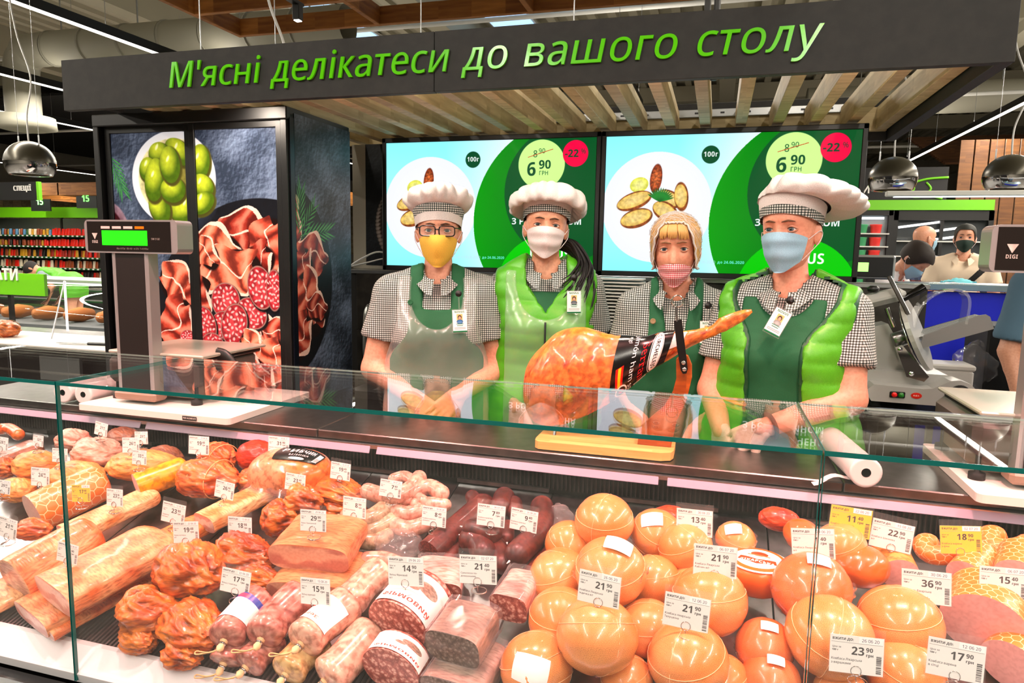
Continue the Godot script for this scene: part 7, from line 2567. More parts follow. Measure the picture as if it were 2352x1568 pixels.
func clothes_materials():
	var g := Image.create(64, 64, false, Image.FORMAT_RGB8)
	var r := Image.create(64, 64, false, Image.FORMAT_RGB8)
	for y in 64:
		for x in 64:
			var a := int(x / 4.0) % 2 + int(y / 4.0) % 2
			g.set_pixel(x, y, [Color(0.93, 0.92, 0.90), Color(0.42, 0.45, 0.43), Color(0.07, 0.11, 0.10)][a])
			r.set_pixel(x, y, [Color(0.93, 0.88, 0.87), Color(0.85, 0.50, 0.52), Color(0.72, 0.14, 0.20)][a])
	tri_tex(mat("gingham", Color(1, 1, 1), 0.8), ImageTexture.create_from_image(g), 15.6)
	tri_tex(mat("gingham_red", Color(1, 1, 1), 0.8), ImageTexture.create_from_image(r), 18.0)
	var weave := noise_tex(92, 0.08, [[0.0, Color(0.86, 0.86, 0.86)], [1.0, Color(1, 1, 1)]], 256, 3)
	for q in [["apron_green", Color(0.02, 0.36, 0.20), 0.75], ["vest_green", Color(0.33, 0.70, 0.10), 0.42], ["vest_dark", Color(0.02, 0.30, 0.16), 0.5], ["hat_white", Color(0.90, 0.87, 0.86), 0.8], ["mask_yellow", Color(0.97, 0.76, 0.28), 0.8], ["mask_white", Color(0.92, 0.86, 0.86), 0.7], ["mask_blue", Color(0.60, 0.76, 0.85), 0.7], ["black_cloth", Color(0.04, 0.04, 0.045), 0.8]]:
		tri_tex(mat(q[0], q[1], q[2]), weave, 12.0)
	glass("poly_film", 0.13, Color(0.93, 0.95, 0.94))
	M["poly_film"].roughness = 0.2
	glass("lens", 0.05)

func shirt(o: Node3D, sp: Dictionary, m: Material, extra := 0.006, sleeve := 0.62):
	var y: float = sp.sh.y
	var lo := Vector3(-0.42, y - 0.62, -0.26)
	var hi := Vector3(0.42, y + 0.12, 0.32)
	for q in sp.el:
		lo = lo.min(q - Vector3.ONE * 0.12)
		hi = hi.max(q + Vector3.ONE * 0.12)
	var f := Field.new(lo, hi, sp.get("cell", 0.012) * 0.9)
	torso_bones(f, sp, extra)
	var ar: float = sp.get("arm", 1.0)
	var cuts := []
	for k in 2:
		var s := -1.0 if k == 0 else 1.0
		var a := Vector3(s * sp.sh.x, y - 0.01, sp.sh.z)
		var e: Vector3 = a.lerp(sp.el[k], sleeve)
		f.bone(a - Vector3(0, 0.012, 0), e + (e - a).normalized() * 0.05, 0.056 * ar + extra, 0.066 * ar + extra, 0.04)
		cuts.append([e, (e - a).normalized(), s])
	var nk := Vector3(0, y + 0.075, 0.0)
	f.keep(func(p):
		var d := 0.062 - Vector2(p.x - nk.x, (p.z - nk.z + 0.012)).length() if p.y > y + 0.02 else -1.0
		d = maxf(d, y - 0.6 - p.y)
		for c in cuts:
			if p.x * c[2] > 0.13:
				d = maxf(d, (p - c[0]).dot(c[1]))
		return d)
	var b := MB.new()
	f.mesh(b, func(p, n): return p + n * (0.004 * nz.get_noise_3dv(p * 420.0) + 0.003 * nz.get_noise_3dv(p * 1100.0)))
	part(b, "shirt", m, o)

func collar(o: Node3D, sp: Dictionary, m: Material, open := 0.5):
	# a stand-up collar that folds over into two points
	var y: float = sp.sh.y
	for s in [-1, 1]:
		var b := MB.new()
		b.grid(18, 8, func(u, v):
			var th: float = lerpf(PI, open * 0.9, u) * s
			var tip := smoothstep(0.7, 1.0, u)
			var r0: float = 0.064 + 0.004 * v
			var yy: float = y + 0.082 - 0.055 * (0.5 - 0.5 * cos(th)) * 0.0 - 0.05 * smoothstep(2.2, 0.3, absf(th))
			if v < 0.35:
				return Vector3(sin(th) * r0, yy + 0.012 * (v / 0.35), cos(th) * r0 * 0.95 - 0.012 + 0.022 * tip)
			var w: float = (v - 0.35) / 0.65
			var drop: float = (0.034 + 0.03 * tip) * w
			return Vector3(sin(th) * (r0 + 0.008 + 0.022 * w), yy + 0.012 - drop, cos(th) * (r0 + 0.008 + 0.026 * w) * 0.95 - 0.012 + 0.022 * tip + 0.02 * w), false, null, false)
		part(b, "collar", m, o)

func front_cloth(o: Node3D, sp: Dictionary, called: String, m: Material, extra: float, fn: Callable, quilt := 0.0) -> MeshInstance3D:
	# a garment over the trunk, kept where fn <= 0
	var y: float = sp.sh.y
	var f := Field.new(Vector3(-0.36, y - 0.62, -0.26), Vector3(0.36, y + 0.14, 0.34), sp.get("cell", 0.012) * 0.72)
	torso_bones(f, sp, extra)
	f.keep(fn)
	var b := MB.new()
	f.mesh(b, func(p, n):
		var d := 0.003 * nz.get_noise_3dv(p * 400.0) + 0.002 * nz.get_noise_3dv(p * 1300.0)
		if quilt > 0.0:
			d += quilt * (sqrt(absf(sin((p.y + 0.012 * sin(p.x * 9.0)) * PI / 0.062))) - 0.6)
		return p + n * d)
	return part(b, called, m, o)

func hat(o: Node3D, sp: Dictionary, style: int):
	var hd: Vector3 = sp.head
	var hs: float = sp.get("hs", 1.08)
	var hb := Basis.from_euler(sp.get("turn", Vector3.ZERO)) * Basis(Vector3.RIGHT, -0.1)
	var ring := func(th: float, y: float, out: float) -> Vector3:
		return Vector3(sin(th) * (0.081 + out), y, cos(th) * (0.103 + out) - 0.002)
	var low: float = [0.026, 0.036, 0.034][style]
	var band := func(y0: float, y1: float, o0: float, o1: float, called: String, m: Material):
		var b := MB.new()
		b.grid(48, 3, func(u, v):
			var th: float = u * TAU
			var dip := -0.035 * (0.5 - 0.5 * cos(th))
			return hd + hb * (ring.call(th, lerpf(y0, y1, v) + dip, lerpf(o0, o1, v)) * hs), true, null, false)
		part(b, called, m, o)
	if style == 0:
		band.call(low, low + 0.030, 0.0, 0.004, "hat_brim", M["hat_white"])
		band.call(low + 0.029, low + 0.056, 0.004, 0.010, "hat_band", M["gingham"])
	elif style == 1:
		band.call(low, low + 0.024, 0.002, 0.006, "hat_band", M["gingham"])
		band.call(low + 0.023, low + 0.06, 0.006, 0.008, "hat_brim", M["hat_white"])
	else:
		band.call(low, low + 0.026, 0.002, 0.006, "hat_band", M["gingham"])
		band.call(low + 0.025, low + 0.058, 0.006, 0.010, "hat_brim", M["hat_white"])
	var top: float = low + [0.055, 0.058, 0.056][style]
	var lean: Vector3 = [Vector3(0, 0, 0), Vector3(0, -0.015, -0.015), Vector3(0.028, 0.0, -0.03)][style]
	var prof: Array = [
		[[0.004, 0.0], [0.022, 0.012], [0.034, 0.032], [0.03, 0.056], [0.006, 0.07], [-0.04, 0.078], [-1.0, 0.08]],
		[[0.004, 0.0], [0.038, -0.028], [0.056, -0.008], [0.05, 0.03], [0.02, 0.052], [-0.04, 0.06], [-1.0, 0.062]],
		[[0.006, 0.0], [0.022, 0.0], [0.038, 0.014], [0.036, 0.036], [0.01, 0.053], [-0.04, 0.06], [-1.0, 0.062]]][style]
	var b := MB.new()
	b.grid(120, 30, func(u, v):
		var th: float = u * TAU
		var k: float = v * 5.999
		var i0 := int(k)
		var f: float = k - i0
		var q0: Array = prof[maxi(i0 - 1, 0)]
		var q1: Array = prof[i0]
		var q2: Array = prof[mini(i0 + 1, 6)]
		var q3: Array = prof[mini(i0 + 2, 6)]
		var shrink := 1.0
		var out: float = cubic_interpolate(q1[0], maxf(q2[0], -0.06), q0[0], maxf(q3[0], -0.06), f)
		if i0 == 5:
			out = lerpf(-0.04, -0.055, f)
			shrink = 1.0 - f
		var up: float = cubic_interpolate(q1[1], q2[1], q0[1], q3[1], f)
		var mid := sin(clampf(v * 1.15, 0, 1) * PI)
		var pleat := 0.011 * (absf(sin(th * 8.0 + 1.3 * sin(th * 3.0 + style))) - 0.55) * mid
		var sag := 0.014 * nz.get_noise_2d(cos(th) * 110.0 + v * 80.0 + style * 50.0, sin(th) * 110.0) * mid
		# the tall hat flops over to one side at the back
		var fl := lean * smoothstep(0.0, 0.75, v) * (1.0 + 0.5 * sin(th - 2.2)) + (Vector3(0.03 * maxf(0.0, sin(th)), -0.02 * maxf(0.0, -cos(th + 0.8)), -0.03 * maxf(0.0, -cos(th))) * mid if style == 2 else Vector3.ZERO)
		if style == 2:
			out = out * (0.1 + 1.25 * (0.5 + 0.5 * cos(th - 2.1))) + (0.012 if i0 < 4 else 0.0)
		var dip := -0.035 * (0.5 - 0.5 * cos(th)) * shrink
		var r := ring.call(th, 0.0, out + pleat + sag) as Vector3
		return hd + hb * ((Vector3(r.x * shrink, top + up + dip + pleat * 0.5, r.z * shrink) + fl) * hs), true, null, false)
	part(b, "hat_crown", M["hat_white"], o)

func mask(o: Node3D, sp: Dictionary, m: Material, y1 := -0.008, y0 := -0.118, pleats := 0, wide := 1.12):
	var hd: Vector3 = sp.head
	var hs: float = sp.get("hs", 1.08)
	var hb := Basis.from_euler(sp.get("turn", Vector3.ZERO))
	var b := MB.new()
	b.grid(36, 24, func(u, v):
		var t: float = u * 2.0 - 1.0
		var th := t * wide
		var top := y1 - 0.016 * t * t
		var bot := y0 + 0.03 * t * t
		var y: float = lerpf(top, bot, v)
		var p := head_point(th, clampf(y, -0.114, 0.1), 0.0)
		var tent := 0.022 * bell(t, 0.42) * sin(clampf(v * 1.1 + 0.2, 0, 1) * PI * 0.9)
		var d := 0.007 + tent
		if pleats > 0:
			d += 0.004 * (1.0 - pow(absf(t), 3.0)) * sin(v * pleats * TAU) * smoothstep(0.1, 0.3, v)
		d += 0.0012 * nz.get_noise_2d(t * 120.0, v * 160.0)
		if y < -0.1:
			p += Vector3(0, y + 0.1, 0) * 0.4
		return hd + hb * ((p + Vector3(sin(th) * 0.8, 0, cos(th)) * d) * hs), false, null, false)
	part(b, "face_mask", m, o)
	for s in [-1, 1]:
		b = MB.new()
		b.tube(sweep([hd + hb * ((head_point(s * wide, y1 - 0.02, 0.0) + Vector3(s * 0.006, 0, 0)) * hs), hd + hb * (Vector3(s * 0.083, -0.004, 0.0) * hs), hd + hb * (Vector3(s * 0.084, -0.012, -0.022) * hs), hd + hb * (Vector3(s * 0.080, -0.04, 0.0) * hs), hd + hb * ((head_point(s * wide, y0 + 0.035, 0.0) + Vector3(s * 0.006, 0, 0)) * hs)], 5), 0.0014, 5)
		part(b, "ear_loop", M["mask_white"], o)

func badge(o: Node3D, p: Vector3, turn: Vector3, tone: Color, reel := 0.06):
	var im := Image.create(96, 152, false, Image.FORMAT_RGBA8)
	im.fill(Color(0.95, 0.95, 0.94))
	text(im, "NOVUS", 48, 20, 20, Color(0.02, 0.4, 0.25), true, 1)
	im.fill_rect(Rect2i(28, 28, 40, 56), Color(0.80, 0.72, 0.45))
	blob(im, 48, 80, 22, 16, 0, tone, tone.darkened(0.3))
	blob(im, 48, 50, 13, 15, 0, Color(0.15, 0.1, 0.08), Color(0.2, 0.13, 0.1))
	blob(im, 48, 54, 9, 12, 0, Color(0.85, 0.66, 0.55), Color(0.75, 0.55, 0.45))
	im.fill_rect(Rect2i(0, 84, 96, 1), Color(0.9, 0.9, 0.9))
	for k in 2:
		im.fill_rect(Rect2i(24 + k * 4, 93 + k * 11, 48 - k * 8, 5), Color(0.25, 0.5, 0.4))
		im.fill_rect(Rect2i(10, 120 + k * 8, 76, 3), Color(0.45, 0.45, 0.45))
	im.fill_rect(Rect2i(0, 142, 96, 10), Color(0.02, 0.42, 0.25))
	var g := part(boxm(Vector3(0.056, 0.089, 0.002), Vector3.ZERO, 0.001), "name_badge", M["clear_plastic"], o)
	g.transform = Transform3D(Basis.from_euler(turn), p)
	var b := MB.new()
	b.quad(Vector3(-0.026, -0.041, 0.0014), Vector3(0.026, -0.041, 0.0014), Vector3(0.026, 0.041, 0.0014), Vector3(-0.026, 0.041, 0.0014))
	part(b, "badge_print", print_mat("badge_%d" % int(p.x * 997 + p.y * 500), im, 0.35), g)
	b = MB.new()
	b.tube([Vector3(0, 0.044, 0), Vector3(0, 0.044 + reel, 0.002)], 0.003, 6)
	part(b, "badge_strap", M["clear_plastic"], g)
	b = MB.new()
	b.lathe([Vector2(0.0, 0.0), Vector2(0.012, 0.0), Vector2(0.012, 0.006), Vector2(0.0, 0.008)], 16, Vector3(0, 0.046 + reel, 0), Basis(Vector3.RIGHT, PI / 2))
	part(b, "badge_reel", M["black"], g)

func button(o: Node3D, p: Vector3, m: Material):
	var b := MB.new()
	b.lathe([Vector2(0.0105, 0.0), Vector2(0.0105, 0.003), Vector2(0.008, 0.004), Vector2(0.007, 0.003), Vector2(0.0, 0.003)], 18, p, Basis(Vector3.RIGHT, PI / 2 - 0.2))
	part(b, "button", m, o)

func hair_strand(b: MB, pts: Array, r: float):
	var path := sweep(pts, 6)
	var rad := []
	for k in path.size():
		rad.append(r * (1.0 - 0.85 * pow(float(k) / (path.size() - 1), 2.0)))
	b.tube(path, rad, 5)

func workers():
	clothes_materials()
	var relaxed := [[Vector3(0.3, -0.8, 0.3), Vector3(-0.4, 0, 1), 1.0, 0.35], [Vector3(-0.3, -0.8, 0.3), Vector3(0.4, 0, 1), -1.0, 0.35]]
	# 1: glasses, yellow mask, clear apron over a green one
	var s1 := {"sh": Vector3(0.185, 1.405, -0.01), "girth": 1.14, "arm": 1.12, "head": Vector3(0, 1.63, 0.0), "hs": 1.1, "turn": Vector3(0.02, 0.02, 0), "el": [Vector3(-0.25, 1.09, 0.01), Vector3(0.245, 1.095, 0.01)], "wr": [Vector3(-0.085, 1.02, 0.215), Vector3(0.085, 1.03, 0.225)], "hands": [[Vector3(0.75, -0.6, 0.15), Vector3(-0.35, 0.2, 1), 1.0, 0.3], [Vector3(-0.7, -0.65, 0.2), Vector3(0.35, 0.2, 1), -1.0, 0.35]], "skin": lin(0.90, 0.64, 0.53)}
	var p := person("person in glasses and a yellow mask with a clear apron over checked shirt", Vector3(-1.045, 0, -2.52), deg_to_rad(20), s1)
	shirt(p, s1, M["gingham"])
	collar(p, s1, M["gingham"], 0.2)
	var y: float = s1.sh.y
	front_cloth(p, s1, "apron", M["apron_green"], 0.014, func(q):
		var w := 0.105 + 0.075 * smoothstep(y - 0.14, y - 0.27, q.y)
		var d := maxf(absf(q.x) - w, -q.z + 0.0)
		# straps run up to the neck at both sides, the bib is cut low between them
		if q.y > y - 0.07:
			d = maxf(d, 0.052 - absf(q.x))
			d = maxf(d, absf(q.x) - 0.105)
		return d)
	button(p, Vector3(-0.098, y - 0.045, 0.125), M["apron_green"])
	front_cloth(p, s1, "clear_apron", M["poly_film"], 0.030, func(q):
		var w := 0.15 + 0.05 * smoothstep(y - 0.1, y - 0.3, q.y)
		var d := maxf(absf(q.x) - w, -q.z - 0.02)
		if q.y > y - 0.15:
			d = maxf(d, 0.10 - Vector2(q.x, (q.y - y - 0.0) * 0.7).length())
		return maxf(d, q.y - y - 0.05))
	hat(p, s1, 0)
	mask(p, s1, M["mask_yellow"], -0.014, -0.128)
	badge(p, Vector3(0.088, 1.298, 0.188), Vector3(-0.1, 0.05, 0.05), Color(0.25, 0.5, 0.75), 0.055)
	var gl := MB.new()
	var hd: Vector3 = s1.head
	for s in [-1, 1]:
		var pts := []
		for k in 29:
			var g := k * TAU / 28
			pts.append(hd + Vector3(s * 0.036 + 0.029 * signf(cos(g)) * pow(absf(cos(g)), 0.45), -0.004 + 0.019 * signf(sin(g)) * pow(absf(sin(g)), 0.5), 0.112 - 0.35 * absf(s * 0.036 + 0.029 * cos(g)) * 0.35))
		gl.tube(pts, 0.0024, 6, false)
		gl.tube([hd + Vector3(s * 0.066, 0.008, 0.103), hd + Vector3(s * 0.082, 0.008, 0.06), hd + Vector3(s * 0.086, 0.004, -0.01)], 0.0022, 6)
	gl.tube([hd + Vector3(-0.009, 0.0, 0.111), hd + Vector3(0.0, 0.003, 0.114), hd + Vector3(0.009, 0.0, 0.111)], 0.0022, 6)
	var g1 := part(gl, "glasses", M["black_gloss"], p)
	for s in [-1, 1]:
		var ln := MB.new()
		ln.quad(hd + Vector3(s * 0.036 - 0.028, -0.022, 0.108), hd + Vector3(s * 0.036 + 0.028, -0.022, 0.106), hd + Vector3(s * 0.036 + 0.028, 0.014, 0.106), hd + Vector3(s * 0.036 - 0.028, 0.014, 0.108))
		part(ln, "lens", M["lens"], g1)
	# 2: white mask, lime vest, dark ponytail
	var s2 := {"sh": Vector3(0.165, 1.435, -0.01), "girth": 0.98, "head": Vector3(-0.005, 1.655, 0), "hs": 1.08, "turn": Vector3(-0.03, 0.02, -0.06), "el": [Vector3(-0.2, 1.12, -0.02), Vector3(0.225, 1.13, -0.05)], "wr": [Vector3(-0.1, 0.96, 0.14), Vector3(0.13, 0.96, 0.1)], "hands": relaxed, "gloves": true, "iris": lin(0.28, 0.30, 0.30)}
	p = person("person in a white mask and lime vest with a dark ponytail", Vector3(-0.645, 0, -2.66), deg_to_rad(14), s2)
	shirt(p, s2, M["gingham"])
	collar(p, s2, M["gingham"], 0.3)
	var y2: float = s2.sh.y
	vest(p, s2, y2, 0.02, M["vest_green"])
	front_cloth(p, s2, "undershirt", M["apron_green"], 0.02, func(q): return maxf(maxf(absf(q.x) - 0.07, -q.z), maxf(q.y - y2 + 0.03, y2 - 0.2 - q.y)))
	front_cloth(p, s2, "clear_apron", M["poly_film"], 0.036, func(q):
		var d := maxf(absf(q.x) - 0.155, -q.z - 0.02)
		if q.y > y2 - 0.16:
			d = maxf(d, 0.115 - Vector2(q.x, (q.y - y2 - 0.02) * 0.75).length())
		return maxf(d, q.y - y2 - 0.05))
	hat(p, s2, 1)
	mask(p, s2, M["mask_white"], -0.006, -0.112, 2)
	badge(p, Vector3(0.105, 1.372, 0.152), Vector3(-0.05, 0.15, 0.02), Color(0.4, 0.45, 0.5), 0.045)
	var hr := MB.new()
	rng.seed = 21
	for k in 46:
		var a := Vector3(rng.randf_range(0.045, 0.075), 1.60 + rng.randf_range(-0.03, 0.015), -0.06 + rng.randf_range(-0.02, 0.02))
		var t := Vector3(rng.randf_range(-0.03, 0.03), rng.randf_range(-0.015, 0.015), rng.randf_range(-0.02, 0.02))
		hair_strand(hr, [a, a + Vector3(0.045, -0.02, 0.03) + t * 0.4, a + Vector3(0.085, -0.09, 0.085) + t * 0.8, a + Vector3(0.075, -0.145, 0.135) + t * 1.5, a + Vector3(0.05 + t.x, -0.19 + t.y * 2.0, 0.155) + t], 0.0075)
	part(hr, "ponytail", mat("dark_hair", Color(0.05, 0.028, 0.026), 0.6), p)
	# 3: blonde under a hairnet, red checked mask below the nose
	var s3 := {"sh": Vector3(0.155, 1.375, -0.01), "girth": 0.97, "head": Vector3(-0.012, 1.578, 0), "hs": 1.09, "turn": Vector3(0.05, -0.05, 0.03), "el": [Vector3(-0.205, 1.08, -0.02), Vector3(0.2, 1.08, -0.02)], "wr": [Vector3(-0.09, 0.93, 0.14), Vector3(0.09, 0.93, 0.14)], "hands": relaxed, "skin": lin(0.85, 0.58, 0.47), "brow": lin(0.55, 0.38, 0.26)}
	p = person("blonde person in a hairnet with a red checked mask below the nose", Vector3(-0.14, 0, -2.64), deg_to_rad(3), s3)
	shirt(p, s3, M["gingham"])
	collar(p, s3, M["gingham"], 0.6)
	var y3: float = s3.sh.y
	front_cloth(p, s3, "apron", M["apron_green"], 0.016, func(q):
		var w := 0.095 + 0.08 * smoothstep(y3 - 0.14, y3 - 0.3, q.y)
		var d := maxf(absf(q.x) - w, -q.z)
		if q.y > y3 - 0.1:
			d = maxf(d, 0.05 + (q.y - y3) * 0.2 - absf(q.x))
		return d)
	button(p, Vector3(-0.078, y3 - 0.06, 0.112), mat("horn", Color(0.55, 0.44, 0.30), 0.4))
	mask(p, s3, M["gingham_red"], -0.046, -0.126, 2, 1.0)
	badge(p, Vector3(0.112, 1.285, 0.15), Vector3(-0.05, 0.1, 0.03), Color(0.3, 0.35, 0.4), 0.05)
	hairnet(p, s3)
	# 4: tall hat, blue mask, open lime vest over a green apron
	var s4 := {"sh": Vector3(0.18, 1.40, -0.01), "girth": 1.12, "arm": 1.12, "head": Vector3(-0.012, 1.64, 0), "hs": 1.13, "turn": Vector3(0.0, -0.12, 0.02), "el": [Vector3(-0.225, 1.09, 0.05), Vector3(0.215, 1.115, 0.06)], "wr": [Vector3(-0.135, 0.99, 0.215), Vector3(0.0, 1.025, 0.25)], "hands": [[Vector3(0.35, -0.9, 0.2), Vector3(-0.5, 0.1, 1), 1.0, 0.3], [Vector3(-0.75, -0.55, 0.0), Vector3(0.2, 0.5, 1), -1.0, 0.35]], "gloves": true, "skin": lin(0.88, 0.60, 0.49), "brow": lin(0.42, 0.28, 0.2)}
	p = person("person in a blue mask and tall white hat with an open lime vest", Vector3(0.235, 0, -2.46), deg_to_rad(-18), s4)
	shirt(p, s4, M["gingham"], 0.006, 0.66)
	collar(p, s4, M["gingham"], 0.2)
	var y4: float = s4.sh.y
	front_cloth(p, s4, "apron", M["apron_green"], 0.014, func(q): return maxf(maxf(absf(q.x) - 0.13, -q.z), maxf(q.y - y4 - 0.02, 0.092 - Vector2(q.x, q.y - y4 - 0.05).length())))
	vest(p, s4, y4, 0.088, M["vest_green"])
	hat(p, s4, 2)
	mask(p, s4, M["mask_blue"], -0.008, -0.122, 2, 1.1)
	badge(p, Vector3(0.012, 1.352, 0.188), Vector3(-0.15, 0.0, -0.42), Color(0.7, 0.7, 0.7), 0.03)
	var wb := MB.new()
	var ax: Vector3 = (s4.wr[1] - s4.el[1]).normalized()
	var c0: Vector3 = s4.wr[1] - ax * 0.03
	wb.tube(range(17).map(func(k):
		var u := ax.cross(Vector3.UP).normalized()
		return c0 + u * cos(k * TAU / 16) * 0.038 + ax.cross(u) * sin(k * TAU / 16) * 0.038), 0.007, 6, false)
	part(wb, "wristband", M["black_rubber"], p)

func vest(p: Node3D, sp: Dictionary, y: float, gap: float, m: Material):
	# quilted body warmer, open down the front by gap
	var arm := func(q: Vector3) -> float:
		return absf(q.x) - (sp.sh.x + 0.03 - 0.03 * smoothstep(y - 0.05, y - 0.18, q.y) if q.y > y - 0.16 else 0.4)
	front_cloth(p, sp, "vest", m, 0.028, func(q):
		var d: float = arm.call(q)
		var op: float = gap * (1.0 if gap > 0.05 else 0.0) + (0.08 * smoothstep(y - 0.13, y + 0.03, q.y))
		if q.z > 0.0:
			d = maxf(d, op - absf(q.x))
		if q.y > y + 0.02:
			d = maxf(d, 0.078 - Vector2(q.x, q.z + 0.01).length())
		return d, 0.0065)
	if gap < 0.05:
		var z := MB.new()
		var pts := []
		for k in 12:
			var yy := y - 0.14 - k * 0.04
			pts.append(Vector3(0, yy, 0.150 + (0.012 if k < 4 else 0.0) + 0.004 * sin(k * 1.3)))
		z.tube(pts, 0.009, 6, true, 0.5)
		part(z, "zip", mat("zip_grey", Color(0.12, 0.14, 0.14), 0.5), p)
	else:
		front_cloth(p, sp, "vest_edging", M["vest_dark"], 0.024, func(q):
			var d: float = arm.call(q) - 0.006
			var op: float = gap - 0.012 + (0.08 * smoothstep(y - 0.13, y + 0.03, q.y))
			if q.z > 0.0:
				d = maxf(d, op - absf(q.x))
			if q.y > y + 0.02:
				d = maxf(d, 0.07 - Vector2(q.x, q.z + 0.01).length())
			return d)

func hairnet(p: Node3D, sp: Dictionary):
	var hd: Vector3 = sp.head
	var hs: float = sp.hs
	var hb := Basis.from_euler(sp.turn)
	var cap_pt := func(u: float, v: float, out: float) -> Vector3:
		var th := u * TAU - PI
		var low := lerpf(0.074, -0.055, smoothstep(0.4, 1.25, absf(th)))
		var y := lerpf(low, 0.109, 1.0 - pow(1.0 - v, 2.0))
		var q := head_point(th, y, 0.0)
		var nrm := Vector3(q.x * 1.5, (y - 0.02) * 1.3 + 0.01, q.z).normalized()
		return hd + hb * ((q + nrm * out) * hs)
	var b := MB.new()
	b.grid(48, 16, func(u, v): return cap_pt.call(u, v, 0.012 + 0.002 * nz.get_noise_2d(u * 400.0, v * 90.0)), true, null, false)
	var hm := mat("blonde", Color(0.80, 0.60, 0.34), 0.5)
	part(b, "hair", hm, p)
	b = MB.new()
	rng.seed = 33
	for k in 60:
		var t := rng.randf_range(-0.62, 0.55)
		var e := t * 1.12 + rng.randf_range(-0.06, 0.10)
		var l := rng.randf_range(0.022, 0.034)
		hair_strand(b, [hd + hb * ((head_point(t, 0.088, 0.0) + Vector3(0, 0.006, 0.006)) * hs), hd + hb * ((head_point((t + e) / 2, 0.06, 0.0) + Vector3(0, 0, 0.013)) * hs), hd + hb * ((head_point(e, l + 0.008, 0.0) + Vector3(0, 0, 0.008)) * hs)], 0.0055)
	for s in [-1, 1]:
		for k in 10:
			var t: float = s * (0.95 + k * 0.045)
			hair_strand(b, [hd + hb * ((head_point(t, 0.06, 0.0) + Vector3(s * 0.008, 0, 0)) * hs), hd + hb * ((head_point(t, 0.015, 0.0) + Vector3(s * 0.008, 0, 0)) * hs), hd + hb * ((head_point(t + s * 0.1, -0.035, 0.0) + Vector3(s * 0.006, 0, 0)) * hs)], 0.005)
	part(b, "fringe", hm, p)
	# the net: threads across the hair and a gathered elastic edge
	b = MB.new()
	for k in 26:
		b.tube(range(15).map(func(j): return cap_pt.call(fposmod(k / 26.0 + 0.09 * sin(j * 0.9), 1.0), j / 14.0, 0.015 + 0.002 * sin(j * 2.0 + k))), 0.0007, 4)
	for k in 9:
		b.tube(range(41).map(func(j): return cap_pt.call(j / 40.0, 0.06 + k * 0.1, 0.015 + 0.002 * sin(j * 3.0 + k))), 0.0007, 4)
	var net := part(b, "hairnet", M["hat_white"], p)
	b = MB.new()
	b.tube(range(97).map(func(j): return cap_pt.call(j / 96.0, 0.0, 0.017 + 0.004 * sin(j * 2.6))), 0.0034, 6, false)
	part(b, "net_edge", M["hat_white"], net)

# ---- the shop behind, towards the spice aisle
func bend_over(o: Node3D, y0: float, ang: float):
	# leans everything above y0 forward, smoothly
	for c in o.get_children():
		if c is MeshInstance3D and c.mesh is ArrayMesh:
			var a: Array = c.mesh.surface_get_arrays(0)
			var v: PackedVector3Array = a[Mesh.ARRAY_VERTEX]
			var n: PackedVector3Array = a[Mesh.ARRAY_NORMAL]
			for k in v.size():
				var p: Vector3 = c.transform * v[k]
				var w := smoothstep(y0 - 0.12, y0 + 0.22, p.y) * ang
				var q := p - Vector3(0, y0, 0)
				v[k] = q.rotated(Vector3.RIGHT, w) + Vector3(0, y0, 0)
				n[k] = (c.basis.orthonormalized() * n[k]).rotated(Vector3.RIGHT, w)
			a[Mesh.ARRAY_VERTEX] = v
			a[Mesh.ARRAY_NORMAL] = n
			var m := ArrayMesh.new()
			m.add_surface_from_arrays(Mesh.PRIMITIVE_TRIANGLES, a)
			c.mesh = m
			c.transform = Transform3D()

func sign_text(parent: Node3D, s: String, at: Vector3, h: float, m: Material, d := 0.01):
	var f := SystemFont.new()
	f.font_names = PackedStringArray(["Droid Sans"])
	f.font_weight = 700
	var x := 0.0
	for ch in s:
		if ch != " ":
			var tm := TextMesh.new()
			tm.font = f
			tm.text = ch
			tm.font_size = 64
			tm.pixel_size = h / 46.0
			tm.depth = d
			tm.curve_step = 2.0
			tm.horizontal_alignment = HORIZONTAL_ALIGNMENT_LEFT
			tm.vertical_alignment = VERTICAL_ALIGNMENT_BOTTOM
			var o := part(tm, "letter", m, parent)
			o.position = at + Vector3(x, -0.3 * h, 0)
		x += f.get_string_size(ch, HORIZONTAL_ALIGNMENT_LEFT, -1, 64).x * h / 46.0

